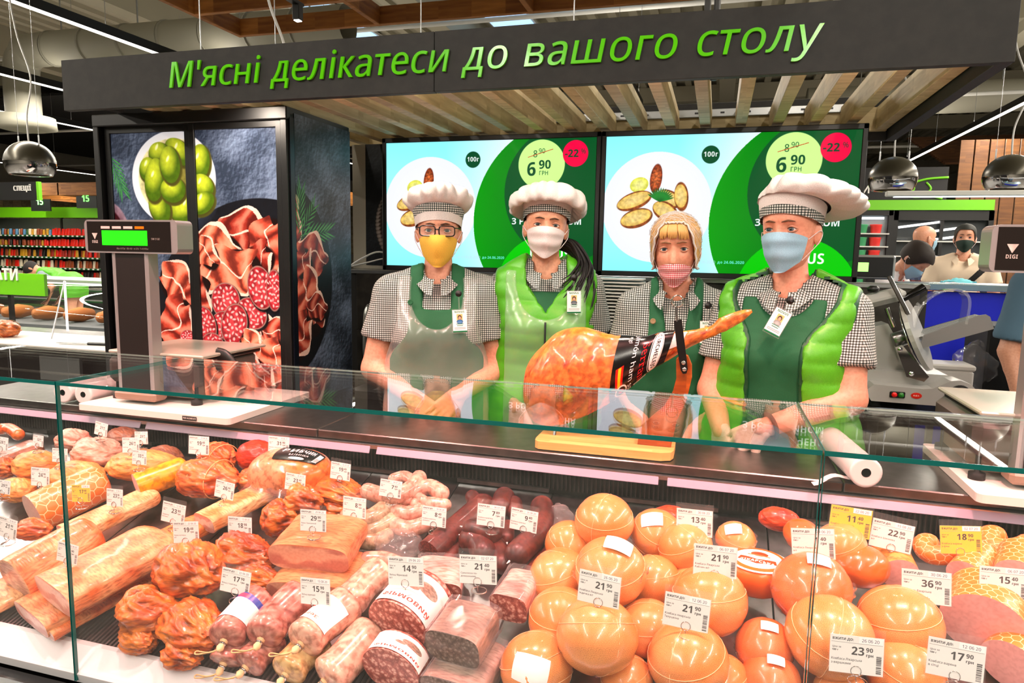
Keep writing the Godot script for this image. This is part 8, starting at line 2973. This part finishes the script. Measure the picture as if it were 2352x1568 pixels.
func background_left():
	# long shelf unit of spices
	var s := thing("spice_shelves", "long grocery shelf unit under a lime header in the spice aisle", "shelf unit", Vector3(-15.9, 0, -13.4))
	part(boxm(Vector3(4.4, 2.2, 0.04), Vector3(0, 1.1, -0.32)), "back_panel", mat("shelf_back", Color(0.22, 0.24, 0.22), 0.6), s)
	part(boxm(Vector3(4.4, 0.25, 0.08), Vector3(0, 2.33, 0.1)), "header", M["lime"], s)
	part(boxm(Vector3(4.4, 0.15, 0.5), Vector3(0, 0.075, -0.05)), "plinth", M["graphite"], s)
	for k in 3:
		part(boxm(Vector3(0.05, 2.4, 0.06), Vector3(-2.2 + k * 2.2, 1.2, -0.3)), "upright", M["graphite"], s)
	var tm := boxm(Vector3(0.06, 0.032, 0.004)).mesh()
	for k in 7:
		var y := 1.78 - k * 0.264
		part(boxm(Vector3(4.4, 0.025, 0.42), Vector3(0, y - 0.014, -0.1), 0.002), "shelf_board", M["white_paint"], s)
		part(boxm(Vector3(4.4, 0.04, 0.01), Vector3(0, y - 0.02, 0.115)), "price_rail", mat("rail_green", Color(0.02, 0.32, 0.12), 0.5), s)
		if k < 5:
			for j in 30:
				var t := part(tm, "price_card", M["white_plastic"], s)
				t.position = Vector3(-2.1 + j * 0.145, y - 0.02, 0.123)
	# packs: jars and pouches, each a thing
	rng.seed = 88
	var jar := MB.new()
	jar.lathe([Vector2(0.0, 0.0), Vector2(0.034, 0.0), Vector2(0.036, 0.02), Vector2(0.036, 0.1), Vector2(0.028, 0.115), Vector2(0.028, 0.12), Vector2(0.03, 0.121), Vector2(0.03, 0.145), Vector2(0.0, 0.146)], 12)
	var jm := jar.mesh()
	var pouch := MB.new()
	pouch.grid(12, 8, func(u, v):
		var a: float = u * TAU
		var t: float = 0.03 * (1.0 - v * v)
		return Vector3(signf(cos(a)) * pow(absf(cos(a)), 0.4) * 0.042, v * 0.17, sin(a) * t), true)
	var pm := pouch.mesh()
	var cols := [Color(0.85, 0.12, 0.06), Color(0.12, 0.10, 0.08), Color(0.75, 0.55, 0.12), Color(0.55, 0.25, 0.1), Color(0.2, 0.35, 0.15), Color(0.85, 0.8, 0.7), Color(0.6, 0.15, 0.1), Color(0.3, 0.5, 0.65)]
	var names := ["red", "dark", "yellow", "brown", "green", "cream", "brick-red", "blue"]
	var where := ["top shelf", "second shelf", "third shelf", "fourth shelf", "fifth shelf"]
	for k in 5:
		var y := 1.78 - k * 0.264
		for j in 36:
			var x := -17.62 + j * 0.093
			if x > -14.3:
				break
			var right := j > 18
			var ci: int = 0 if right and k < 2 else ([1, 2, 5, 4, 7, 3][rng.randi() % 6] if k == 0 else ([1, 6, 3, 0, 2][rng.randi() % 5] if k < 3 else [5, 0, 3, 1][rng.randi() % 4]))
			var pouchy := right or k > 1
			var o := solo(pm if pouchy else jm, "spice_pouch" if pouchy else "spice_jar", mat("pack_" + names[ci], cols[ci], 0.35), "small %s %s on the %s of the spice shelves" % [names[ci], "pouch" if pouchy else "jar", where[k]], "food pack", "%s %s on the %s" % [names[ci], "pouches" if pouchy else "jars", where[k]], Vector3(x + rng.randf_range(-0.008, 0.008), y + 0.0, -13.42 + rng.randf_range(-0.02, 0.03)))
			o.scale = Vector3.ONE * rng.randf_range(0.9, 1.08)
	# hanging signs
	var sp := thing("hanging_sign", "dark hanging aisle sign reading СПЕЦІЇ with a lime bottle icon", "sign", Vector3(-12.3, 2.3, -9.3))
	part(boxm(Vector3(1.65, 0.31, 0.05), Vector3(0.2, 0.16, 0), 0.004), "board", mat("sign_dark", Color(0.06, 0.06, 0.065), 0.6), sp)
	part(boxm(Vector3(0.05, 0.31, 0.06), Vector3(1.05, 0.16, 0)), "lime_edge", M["lime"], sp)
	sign_text(sp, "СПЕЦІЇ", Vector3(0.5, 0.16, 0.03), 0.085, M["white_plastic"])
	var b := MB.new()
	b.tube([Vector3(-0.12, 0.25, 0.03), Vector3(-0.06, 0.2, 0.03), Vector3(0.08, 0.06, 0.03)], [0.02, 0.04, 0.05], 8, true, 0.3)
	part(b, "bottle_icon", M["lime"], sp)
	b = MB.new()
	cable(b, 0.1, 0, 0.3, 3.6, 0.008)
	part(b, "wire", M["aluminium"], sp)
	var ne := thing("neon_sign", "turquoise glowing flower shop sign behind the spice shelves", "sign", Vector3(-15.45, 2.42, -14.2))
	sign_text(ne, "КВІТИ", Vector3(0, 0.08, 0.02), 0.17, glow("neon_cyan", Color(0.1, 0.95, 0.75), 0.9))
	b = MB.new()
	b.tube(range(40).map(func(k): return Vector3(0.92 + k * 0.012, 0.08 + 0.04 * sin(k * 0.9), 0.03)), 0.01, 5)
	part(b, "neon_scroll", glow("neon_pink", Color(0.85, 0.4, 0.9), 0.9), ne)
	part(boxm(Vector3(2.0, 0.3, 0.02), Vector3(0.6, 0.1, 0)), "panel", M["sign_dark"], ne)
	for q in [[-14.35, 2.47], [-15.75, 2.40]]:
		var nb := thing("aisle_number", "glowing green checkout number 15 on a dark plate", "sign", Vector3(q[0], q[1], -12.9), 0, "green checkout numbers")
		part(boxm(Vector3(0.6, 0.28, 0.03), Vector3(0.15, 0.08, -0.02)), "plate", mat("plate_dark", Color(0.07, 0.11, 0.09), 0.5), nb)
		b = MB.new()
		cable(b, 0.15, -0.02, 0.2, 2.7 - q[1], 0.01)
		part(b, "stem", M["aluminium"], nb)
		sign_text(nb, "15", Vector3(0.02, 0.08, 0.0), 0.15, glow("neon_green", Color(0.15, 1.0, 0.1), 1.0))
	# assistant bending over a pallet in the spice aisle
	var sb := {"sh": Vector3(0.17, 1.38, 0), "girth": 1.05, "head": Vector3(0, 1.6, 0), "cell": 0.022, "eyes": false, "el": [Vector3(-0.2, 1.12, 0.16), Vector3(0.2, 1.12, 0.16)], "wr": [Vector3(-0.15, 1.1, 0.38), Vector3(0.15, 1.1, 0.38)], "hands": [[Vector3(0, 0, 1), Vector3(0, 1, 0), 1.0, 0.2], [Vector3(0, 0, 1), Vector3(0, 1, 0), -1.0, 0.2]]}
	var p := person("person in a lime vest bending over in the spice aisle", Vector3(-9.35, 0, -8.2), -1.2, sb)
	shirt(p, sb, mat("grey_shirt", Color(0.5, 0.55, 0.58), 0.8))
	vest(p, sb, 1.38, 0.02, M["vest_green"])
	hair_cap(p, sb, lin(0.06, 0.04, 0.035), 0.03)
	bend_over(p, 0.98, 1.25)
	# lime strip with mirrored letters
	var st := thing("lime_strip", "lime sign strip with white letters above the neighbouring counter", "sign", Vector3(-6.75, 1.03, -4.86))
	part(boxm(Vector3(0.95, 0.2, 0.03), Vector3(0.4, 0.15, 0)), "board", M["lime"], st)
	part(boxm(Vector3(0.04, 1.1, 0.03), Vector3(0.4, -0.47, -0.03)), "post", M["graphite"], st)
	sign_text(st, "АТИ", Vector3(0.28, 0.18, 0.02), 0.11, M["white_plastic"])
	# neighbouring counter with a glass top, white board and knife
	var c := thing("side_counter", "neighbouring glazed service counter beyond the olive cabinet", "counter", Vector3(-4.6, 0, -3.5))
	part(boxm(Vector3(3.0, 0.9, 0.75), Vector3(0, 0.45, 0)), "body", M["graphite"], c)
	part(boxm(Vector3(3.0, 0.04, 0.8), Vector3(0, 0.92, 0.02), 0.004), "worktop", M["steel"], c)
	part(boxm(Vector3(0.3, 0.14, 0.02), Vector3(0.95, 0.83, 0.42)), "drawer_front", M["silver_paint"], c)
	b = MB.new()
	b.quad(Vector3(-1.4, 0.94, -0.25), Vector3(0.25, 0.94, -0.25), Vector3(0.25, 1.3, -0.25), Vector3(-1.4, 1.3, -0.25))
	part(b, "rear_glass", M["pane"], c)
	b = MB.new()
	b.quad(Vector3(0.25, 0.94, 0.32), Vector3(0.25, 0.94, -0.25), Vector3(0.25, 1.3, -0.25), Vector3(0.25, 1.3, -0.24))
	part(b, "end_glass", M["pane"], c)
	b = MB.new()
	b.tube([Vector3(0.25, 0.95, -0.24), Vector3(0.25, 1.3, -0.24)], 0.008, 6)
	part(b, "led_strip", glow("cold_led", Color(0.7, 0.85, 1.0), 1.6), c)
	b = MB.new()
	b.tube([Vector3(0.25, 1.3, -0.24), Vector3(0.62, 0.95, 0.2)], 0.005, 6)
	part(b, "glass_stay", M["white_lacquer"], c)
	var bo := MB.new()
	rbox(bo, Vector3.ZERO, Vector3(1.3, 0.5, 0.02), 0.02, 4)
	var cb := solo(bo, "cutting_board", M["board_white"], "long white cutting board with a knife on the neighbouring counter", "cutting board", "", Vector3(-3.9, 0.952, -3.3))
	cb.rotation.x = -PI / 2
	var kn := thing("knife", "black-handled knife lying on the long white board", "knife", Vector3(-3.5, 0.97, -3.2), 0.15)
	part(boxm(Vector3(0.13, 0.018, 0.024), Vector3(0, 0, 0), 0.006), "handle", M["black"], kn)
	part(boxm(Vector3(0.2, 0.002, 0.03), Vector3(-0.16, 0, 0)), "blade", M["steel"], kn)
	rng.seed = 5
	meat_lump(Vector3(-4.33, 1.01, -3.28), Vector3(0.10, 0.06, 0.08), "hock", "roasted ham hock tied with dark string on the neighbouring counter")
	meat_lump(Vector3(-4.52, 1.0, -3.3), Vector3(0.09, 0.05, 0.07), "red", "red glazed meat on the neighbouring counter")
	# a second glazed counter further back with loaves
	var c2 := thing("bread_counter", "curved-glass bread counter behind the neighbouring one", "counter", Vector3(-6.2, 0, -5.4))
	part(boxm(Vector3(3.0, 0.8, 0.9), Vector3(0, 0.4, 0)), "body", mat("counter_grey", Color(0.35, 0.37, 0.38), 0.5), c2)
	b = MB.new()
	b.grid(2, 12, func(u, v): return Vector3(-1.5 + 3.0 * u, 0.82 + 0.36 * sin(v * PI / 2), 0.45 - 0.5 * (1.0 - cos(v * PI / 2))), false, null, false)
	part(b, "curved_glass", M["pane"], c2)
	part(boxm(Vector3(3.0, 0.03, 0.5), Vector3(0, 1.19, -0.25), 0.004), "top", M["silver_paint"], c2)
	part(boxm(Vector3(2.8, 0.02, 0.03), Vector3(0, 1.165, -0.05)), "lamp_strip", glow("cold_led", Color.WHITE, 1.0), c2)
	for k in 6:
		b = MB.new()
		b.lathe([Vector2(0.0, -0.16), Vector2(0.05, -0.14), Vector2(0.075, 0.0), Vector2(0.05, 0.14), Vector2(0.0, 0.16)], 16, Vector3.ZERO, Basis(Vector3.RIGHT, PI / 2))
		solo(b, "bread_loaf", mat("bread", Color(0.72, 0.42, 0.18), 0.7), "brown loaf of bread inside the curved-glass counter", "bread", "loaves in the bread counter", Vector3(-7.2 + k * 0.4, 0.87, -5.3))

func hair_cap(p: Node3D, sp: Dictionary, col: Color, low := 0.05, out := 0.008):
	var hd: Vector3 = sp.head
	var hs: float = sp.get("hs", 1.08)
	var hb := Basis.from_euler(sp.get("turn", Vector3.ZERO))
	var b := MB.new()
	b.col = col
	b.grid(32, 12, func(u, v):
		var th: float = u * TAU - PI
		var lo := lerpf(low, -0.04, smoothstep(0.6, 1.5, absf(th)))
		var y := lerpf(lo, 0.109, 1.0 - pow(1.0 - v, 2.0))
		var q := head_point(th, y, 0.0)
		return hd + hb * ((q + Vector3(q.x, y, q.z).normalized() * (out + 0.003 * nz.get_noise_2d(u * 500.0, v * 200.0))) * hs), true, null, false)
	part(b, "hair", vmat("brow_hair", 0.7), p)

# ---- towards the fish department
func background_right():
	# low blue partition with a steel ledge
	var bl := thing("blue_counter", "bright blue service counter with a steel ledge beyond the slicer", "counter", Vector3(1.9, 0, -4.9))
	part(boxm(Vector3(1.5, 1.36, 0.08), Vector3(0, 0.68, 0)), "panel", mat("blue_panel", Color(0.01, 0.10, 0.80), 0.5), bl)
	part(boxm(Vector3(1.55, 0.04, 0.4), Vector3(0, 1.39, -0.12), 0.004), "ledge", mat("ledge_steel", Color(0.75, 0.85, 0.9), 0.25, 0.9), bl)
	part(boxm(Vector3(1.5, 0.9, 0.7), Vector3(0, 0.45, -0.45)), "body", M["counter_grey"], bl)
	var cl := MB.new()
	cl.grid(14, 10, func(u, v): return Vector3((u - 0.5) * 0.18, 0.03 * absf(nz.get_noise_2d(u * 260.0, v * 260.0)) + 0.012 * sin(u * PI) * sin(v * PI) * 2.0, (v - 0.5) * 0.1), false, null, false)
	solo(cl, "cloth", mat("cyan_cloth", Color(0.45, 0.8, 0.85), 0.8), "crumpled turquoise cloth lying on the blue counter's ledge", "cloth", "", Vector3(1.45, 1.413, -4.95))
	# things behind the slicer
	var crate := thing("black_crate", "black plastic crate with a clear bag hanging over it", "crate", Vector3(1.62, 0.86, -4.3))
	part(boxm(Vector3(0.5, 0.36, 0.35), Vector3(0, 0.18, 0), 0.01), "body", M["black_rubber"], crate)
	var tb := thing("side_table", "plain grey table that carries the black crate and white box", "table", Vector3(1.5, 0, -4.25))
	part(boxm(Vector3(0.85, 0.03, 0.5), Vector3(0, 0.842, 0), 0.003), "top", M["steel"], tb)
	for q in [Vector3(-0.38, 0.41, 0.2), Vector3(0.38, 0.41, 0.2), Vector3(-0.38, 0.41, -0.2), Vector3(0.38, 0.41, -0.2)]:
		part(boxm(Vector3(0.03, 0.83, 0.03), q), "leg", M["steel"], tb)
	film_bag(Vector3(1.36, 1.0, -4.2), Vector3(0.12, 0.13, 0.1), "large crumpled clear bag beside the black crate")
	film_bag(Vector3(1.6, 1.25, -4.2), Vector3(0.14, 0.08, 0.1), "crumpled clear bag hanging over the black crate")
	part(boxm(Vector3(0.2, 0.02, 0.2), Vector3(0, 0.37, 0), 0.004), "lid", M["black"], crate)
	var fb := thing("foam_box", "white foam box behind the slicer's black knob", "box", Vector3(1.12, 0.8705, -4.1))
	part(boxm(Vector3(0.24, 0.12, 0.18), Vector3(0.05, 0.06, 0), 0.01), "body", M["white_plastic"], fb)
	part(boxm(Vector3(0.25, 0.03, 0.19), Vector3(0.05, 0.135, 0), 0.008), "lid", M["white_plastic"], fb)
	# small scale display behind the screen's corner
	var sc := thing("scale_display", "dark scale display with a green readout behind the screen corner", "scale", Vector3(0.98, 0, -5.1))
	part(boxm(Vector3(0.28, 0.16, 0.05), Vector3(0, 1.5, 0), 0.012), "head", M["silver_paint"], sc)
	part(boxm(Vector3(0.25, 0.13, 0.01), Vector3(0, 1.5, 0.025), 0.004), "face", M["black"], sc)
	part(boxm(Vector3(0.075, 0.06, 0.004), Vector3(-0.06, 1.5, 0.032)), "readout", glow("scale_lime", Color(0.5, 1, 0.05), 0.8), sc)
	part(boxm(Vector3(0.05, 1.42, 0.04), Vector3(0, 0.71, 0)), "pole", M["graphite"], sc)
	# glass-door coolers under the fish sign
	var fr := thing("glass_cooler", "black glass-door cooler filled with coloured tubs", "cooler", Vector3(1.75, 0, -10.4))
	part(boxm(Vector3(0.9, 2.2, 0.6), Vector3(0, 1.1, -0.3)), "body", mat("cooler_inside", Color(0.55, 0.60, 0.62), 0.5), fr)
	for q in [[Vector3(-0.43, 1.1, 0.03), Vector3(0.06, 2.2, 0.06)], [Vector3(0.43, 1.1, 0.03), Vector3(0.06, 2.2, 0.06)], [Vector3(0, 2.17, 0.03), Vector3(0.9, 0.07, 0.06)]]:
		part(boxm(q[1], q[0]), "frame", M["black"], fr)
	part(boxm(Vector3(0.7, 0.03, 0.03), Vector3(0, 2.1, 0.02)), "lamp", glow("cold_led", Color.WHITE, 1.0), fr)
	for k in 5:
		part(boxm(Vector3(0.8, 0.015, 0.16), Vector3(0, 1.21 + k * 0.17, 0.085)), "shelf", M["white_paint"], fr)
	rng.seed = 61
	var tub := MB.new()
	tub.lathe([Vector2(0.0, 0.0), Vector2(0.062, 0.0), Vector2(0.072, 0.1), Vector2(0.076, 0.102), Vector2(0.076, 0.115), Vector2(0.0, 0.116)], 14)
	var tm := tub.mesh()
	var tc := [[Color(0.85, 0.2, 0.18), "red"], [Color(0.9, 0.4, 0.15), "orange"], [Color(0.25, 0.6, 0.4), "green"], [Color(0.75, 0.7, 0.2), "yellow"], [Color(0.5, 0.1, 0.15), "maroon"]]
	for r in 5:
		for k in 4:
			var q: Array = tc[[0, 1, 2, 0][k] if r > 1 else [4, 4, 2, 3][k]]
			solo(tm, "food_tub", mat("tub_" + q[1], q[0], 0.4), "%s plastic food tub on cooler shelf %d from the top" % [q[1], 5 - r], "tub", "%s tubs in the cooler" % q[1], Vector3(1.49 + k * 0.17, 1.219 + r * 0.17, -10.32))
	var f2 := thing("glass_cooler", "wide dark glass-door cooler with bright reflections under the lime band", "cooler", Vector3(2.79, 0, -10.4))
	part(boxm(Vector3(1.15, 2.2, 0.6), Vector3(0, 1.1, -0.35)), "body", mat("cooler_dark", Color(0.10, 0.13, 0.15), 0.5), f2)
	for q in [[Vector3(-0.55, 1.1, 0.0), Vector3(0.06, 2.2, 0.08)], [Vector3(0.0, 1.1, 0.0), Vector3(0.04, 2.2, 0.06)], [Vector3(0.55, 1.1, 0.0), Vector3(0.06, 2.2, 0.08)], [Vector3(0, 2.14, 0.0), Vector3(1.15, 0.13, 0.08)]]:
		part(boxm(q[1], q[0]), "frame", M["black"], f2)
	for k in 2:
		var b := MB.new()
		b.quad(Vector3(-0.52 + k * 0.54, 0.1, 0.02), Vector3(-0.02 + k * 0.54, 0.1, 0.02), Vector3(-0.02 + k * 0.54, 2.08, 0.02), Vector3(-0.52 + k * 0.54, 2.08, 0.02))
		part(b, "glass_door", M["pane"], f2)
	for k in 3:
		part(boxm(Vector3(0.5, 0.03, 0.03), Vector3(-0.25 + k * 0.2, 2.02 - k * 0.08, -0.03), 0.0, Basis(Vector3.BACK, 0.15)), "lamp", glow("cold_led", Color.WHITE, 1.0), f2)  # slanted glowing bars that stand in for reflections in the glass doors
	for k in 4:
		part(boxm(Vector3(1.05, 0.015, 0.1), Vector3(0, 1.2 + k * 0.2, -0.01)), "shelf", M["white_paint"], f2)
	# header with the fish
	var hs := thing("fish_sign", "dark department header with a lime fish outline above the coolers", "sign", Vector3(2.25, 2.2, -10.36))
	part(boxm(Vector3(2.2, 0.13, 0.06), Vector3(-0.0, 0.07, 0.0)), "lime_band", M["lime"], hs)
	part(boxm(Vector3(2.0, 0.42, 0.05), Vector3(-0.45, 0.345, 0.0)), "board", M["sign_dark"], hs)
	sign_text(hs, "И", Vector3(-0.46, 0.22, 0.03), 0.1, M["white_plastic"])
	var b := MB.new()
	b.tube(sweep([Vector3(0.55, 0.42, 0.03), Vector3(0.3, 0.4, 0.03), Vector3(0.12, 0.34, 0.03), Vector3(0.0, 0.26, 0.03), Vector3(0.06, 0.2, 0.03), Vector3(0.2, 0.17, 0.03), Vector3(0.34, 0.19, 0.03), Vector3(0.5, 0.15, 0.03)], 5), 0.016, 6)
	part(b, "fish_outline", M["lime"], hs)
	b = MB.new()
	b.tube(sweep([Vector3(0.3, 0.36, 0.03), Vector3(0.36, 0.28, 0.03), Vector3(0.3, 0.2, 0.03)], 5), 0.013, 6)
	part(b, "gill_line", M["lime"], hs)
	b = MB.new()
	b.tube(range(13).map(func(k): return Vector3(0.14 + cos(k * TAU / 12) * 0.03, 0.28 + sin(k * TAU / 12) * 0.03, 0.03)), 0.009, 6, false)
	part(b, "fish_eye", M["lime"], hs)
	# timber wall with white letters
	var tw := thing("timber_screen", "upright timber board screen with big white letters by the fish department", "wall panel", Vector3(4.6, 0, -11.8))
	for k in 14:
		part(boxm(Vector3(0.17, 3.3, 0.03), Vector3(-1.2 + k * 0.19, 1.65, 0)), "board", M["board_wood"], tw)
	sign_text(tw, "КУ", Vector3(-0.25, 2.2, 0.05), 0.55, M["white_plastic"], 0.04)
	# customers
	var down := [[Vector3(0.0, -1, 0.1), Vector3(-1, 0, 0.2), 1.0, 0.25], [Vector3(0, -1, 0.1), Vector3(1, 0, 0.2), -1.0, 0.25]]
	var sm := {"sh": Vector3(0.2, 1.53, 0), "girth": 1.05, "bust": 0.0, "arm": 1.1, "head": Vector3(0, 1.76, 0.0), "cell": 0.022, "eyes": true, "el": [Vector3(-0.27, 1.22, -0.02), Vector3(0.27, 1.22, -0.02)], "wr": [Vector3(-0.28, 0.97, 0.08), Vector3(0.28, 0.97, 0.08)], "hands": down}
	var p := person("person in a cream polo shirt and dark green mask with a black strap", Vector3(2.12, 0, -7.17), -0.25, sm)
	shirt(p, sm, mat("cream_polo", Color(0.86, 0.78, 0.68), 0.8), 0.01, 0.6)
	collar(p, sm, M["cream_polo"], 0.5)
	mask(p, sm, mat("mask_green", Color(0.01, 0.14, 0.10), 0.8), -0.02, -0.12)
	hair_cap(p, sm, lin(0.07, 0.05, 0.045), 0.06)
	front_cloth(p, sm, "bag_strap", M["black_cloth"], 0.022, func(q): return maxf(absf(q.x * 0.72 - (q.y - 1.30) * 0.62) - 0.024, -q.z))
	trousers(p, sm, mat("jeans", Color(0.12, 0.17, 0.28), 0.8))
	var im := Image.create(64, 64, false, Image.FORMAT_RGB8)
	for yy in 64:
		for xx in 64:
			var t: Color = [Color(0.72, 0.66, 0.6), Color(0.3, 0.36, 0.5), Color(0.55, 0.3, 0.28), Color(0.62, 0.64, 0.68)][int(yy / 16.0)]
			im.set_pixel(xx, yy, t.darkened(0.25 if int(xx / 16.0) % 2 == 0 else 0.0))
	var plaid := mat("plaid", Color(1, 1, 1), 0.8)
	tri_tex(plaid, ImageTexture.create_from_image(im), 5.5)
	var sba := sm.duplicate()
	sba.eyes = false
	p = person("bald person in a blue plaid shirt turned away from the counter", Vector3(1.88, 0, -7.5), 2.0, sba)
	shirt(p, sba, plaid, 0.012, 0.75)
	collar(p, sba, plaid, 0.5)
	mask(p, sba, M["mask_blue"])
	trousers(p, sba, M["jeans"])
	var sl := {"sh": Vector3(0.19, 1.45, 0), "girth": 1.05, "bust": 0.0, "head": Vector3(0, 1.68, 0.02), "cell": 0.02, "eyes": false, "turn": Vector3(0.3, 0, 0), "el": [Vector3(-0.24, 1.15, 0.1), Vector3(0.24, 1.15, 0.1)], "wr": [Vector3(-0.2, 1.05, 0.34), Vector3(0.2, 1.05, 0.34)], "hands": [[Vector3(0, 0, 1), Vector3(0, 1, 0), 1.0, 0.2], [Vector3(0, 0, 1), Vector3(0, 1, 0), -1.0, 0.2]]}
	p = person("person in a white coat with a red collar leaning over the blue counter", Vector3(1.12, 0, -6.0), 1.0, sl)
	shirt(p, sl, M["hat_white"], 0.012, 0.9)
	collar(p, sl, mat("red_cloth", Color(0.75, 0.04, 0.06), 0.8), 0.4)
	mask(p, sl, M["mask_blue"])
	hair_cap(p, sl, lin(0.12, 0.07, 0.045), 0.055, 0.014)
	trousers(p, sl, M["jeans"])
	bend_over(p, 1.12, 0.62)
	# shopper in denim beside the blue counter
	var sd := {"sh": Vector3(0.19, 1.47, 0), "girth": 1.05, "bust": 0.0, "arm": 1.15, "head": Vector3(0, 1.7, 0.0), "cell": 0.02, "eyes": false, "el": [Vector3(-0.245, 1.13, 0.0), Vector3(0.24, 1.13, 0)], "wr": [Vector3(-0.22, 0.9, 0.1), Vector3(0.22, 0.9, 0.1)], "hands": down}
	p = person("person in a denim shirt and blue apron standing beside the slicer table", Vector3(1.60, 0, -3.82), 0.1, sd)
	shirt(p, sd, mat("denim", Color(0.30, 0.42, 0.50), 0.85), 0.012, 0.85)
	front_cloth(p, sd, "apron", mat("apron_blue", Color(0.05, 0.12, 0.45), 0.7), 0.025, func(q): return maxf(absf(q.x) - 0.15, -q.z))
	hair_cap(p, sd, lin(0.08, 0.05, 0.04), 0.05)
	trousers(p, sd, M["jeans"])

func trousers(p: Node3D, sp: Dictionary, m: Material):
	var y: float = sp.sh.y - 0.56
	var f := Field.new(Vector3(-0.3, 0.0, -0.25), Vector3(0.3, y + 0.2, 0.3), 0.024)
	f.bone(Vector3(-0.08, y + 0.02, 0), Vector3(0.08, y + 0.02, 0), 0.135, 0.135, 0.04, 1.1)
	for s in [-1, 1]:
		f.bone(Vector3(s * 0.09, y, 0), Vector3(s * 0.1, y * 0.53, 0.02), 0.105, 0.08, 0.04)
		f.bone(Vector3(s * 0.1, y * 0.53, 0.02), Vector3(s * 0.1, 0.09, -0.01), 0.08, 0.07, 0.03)
	var b := MB.new()
	f.mesh(b)
	part(b, "trousers", m, p)
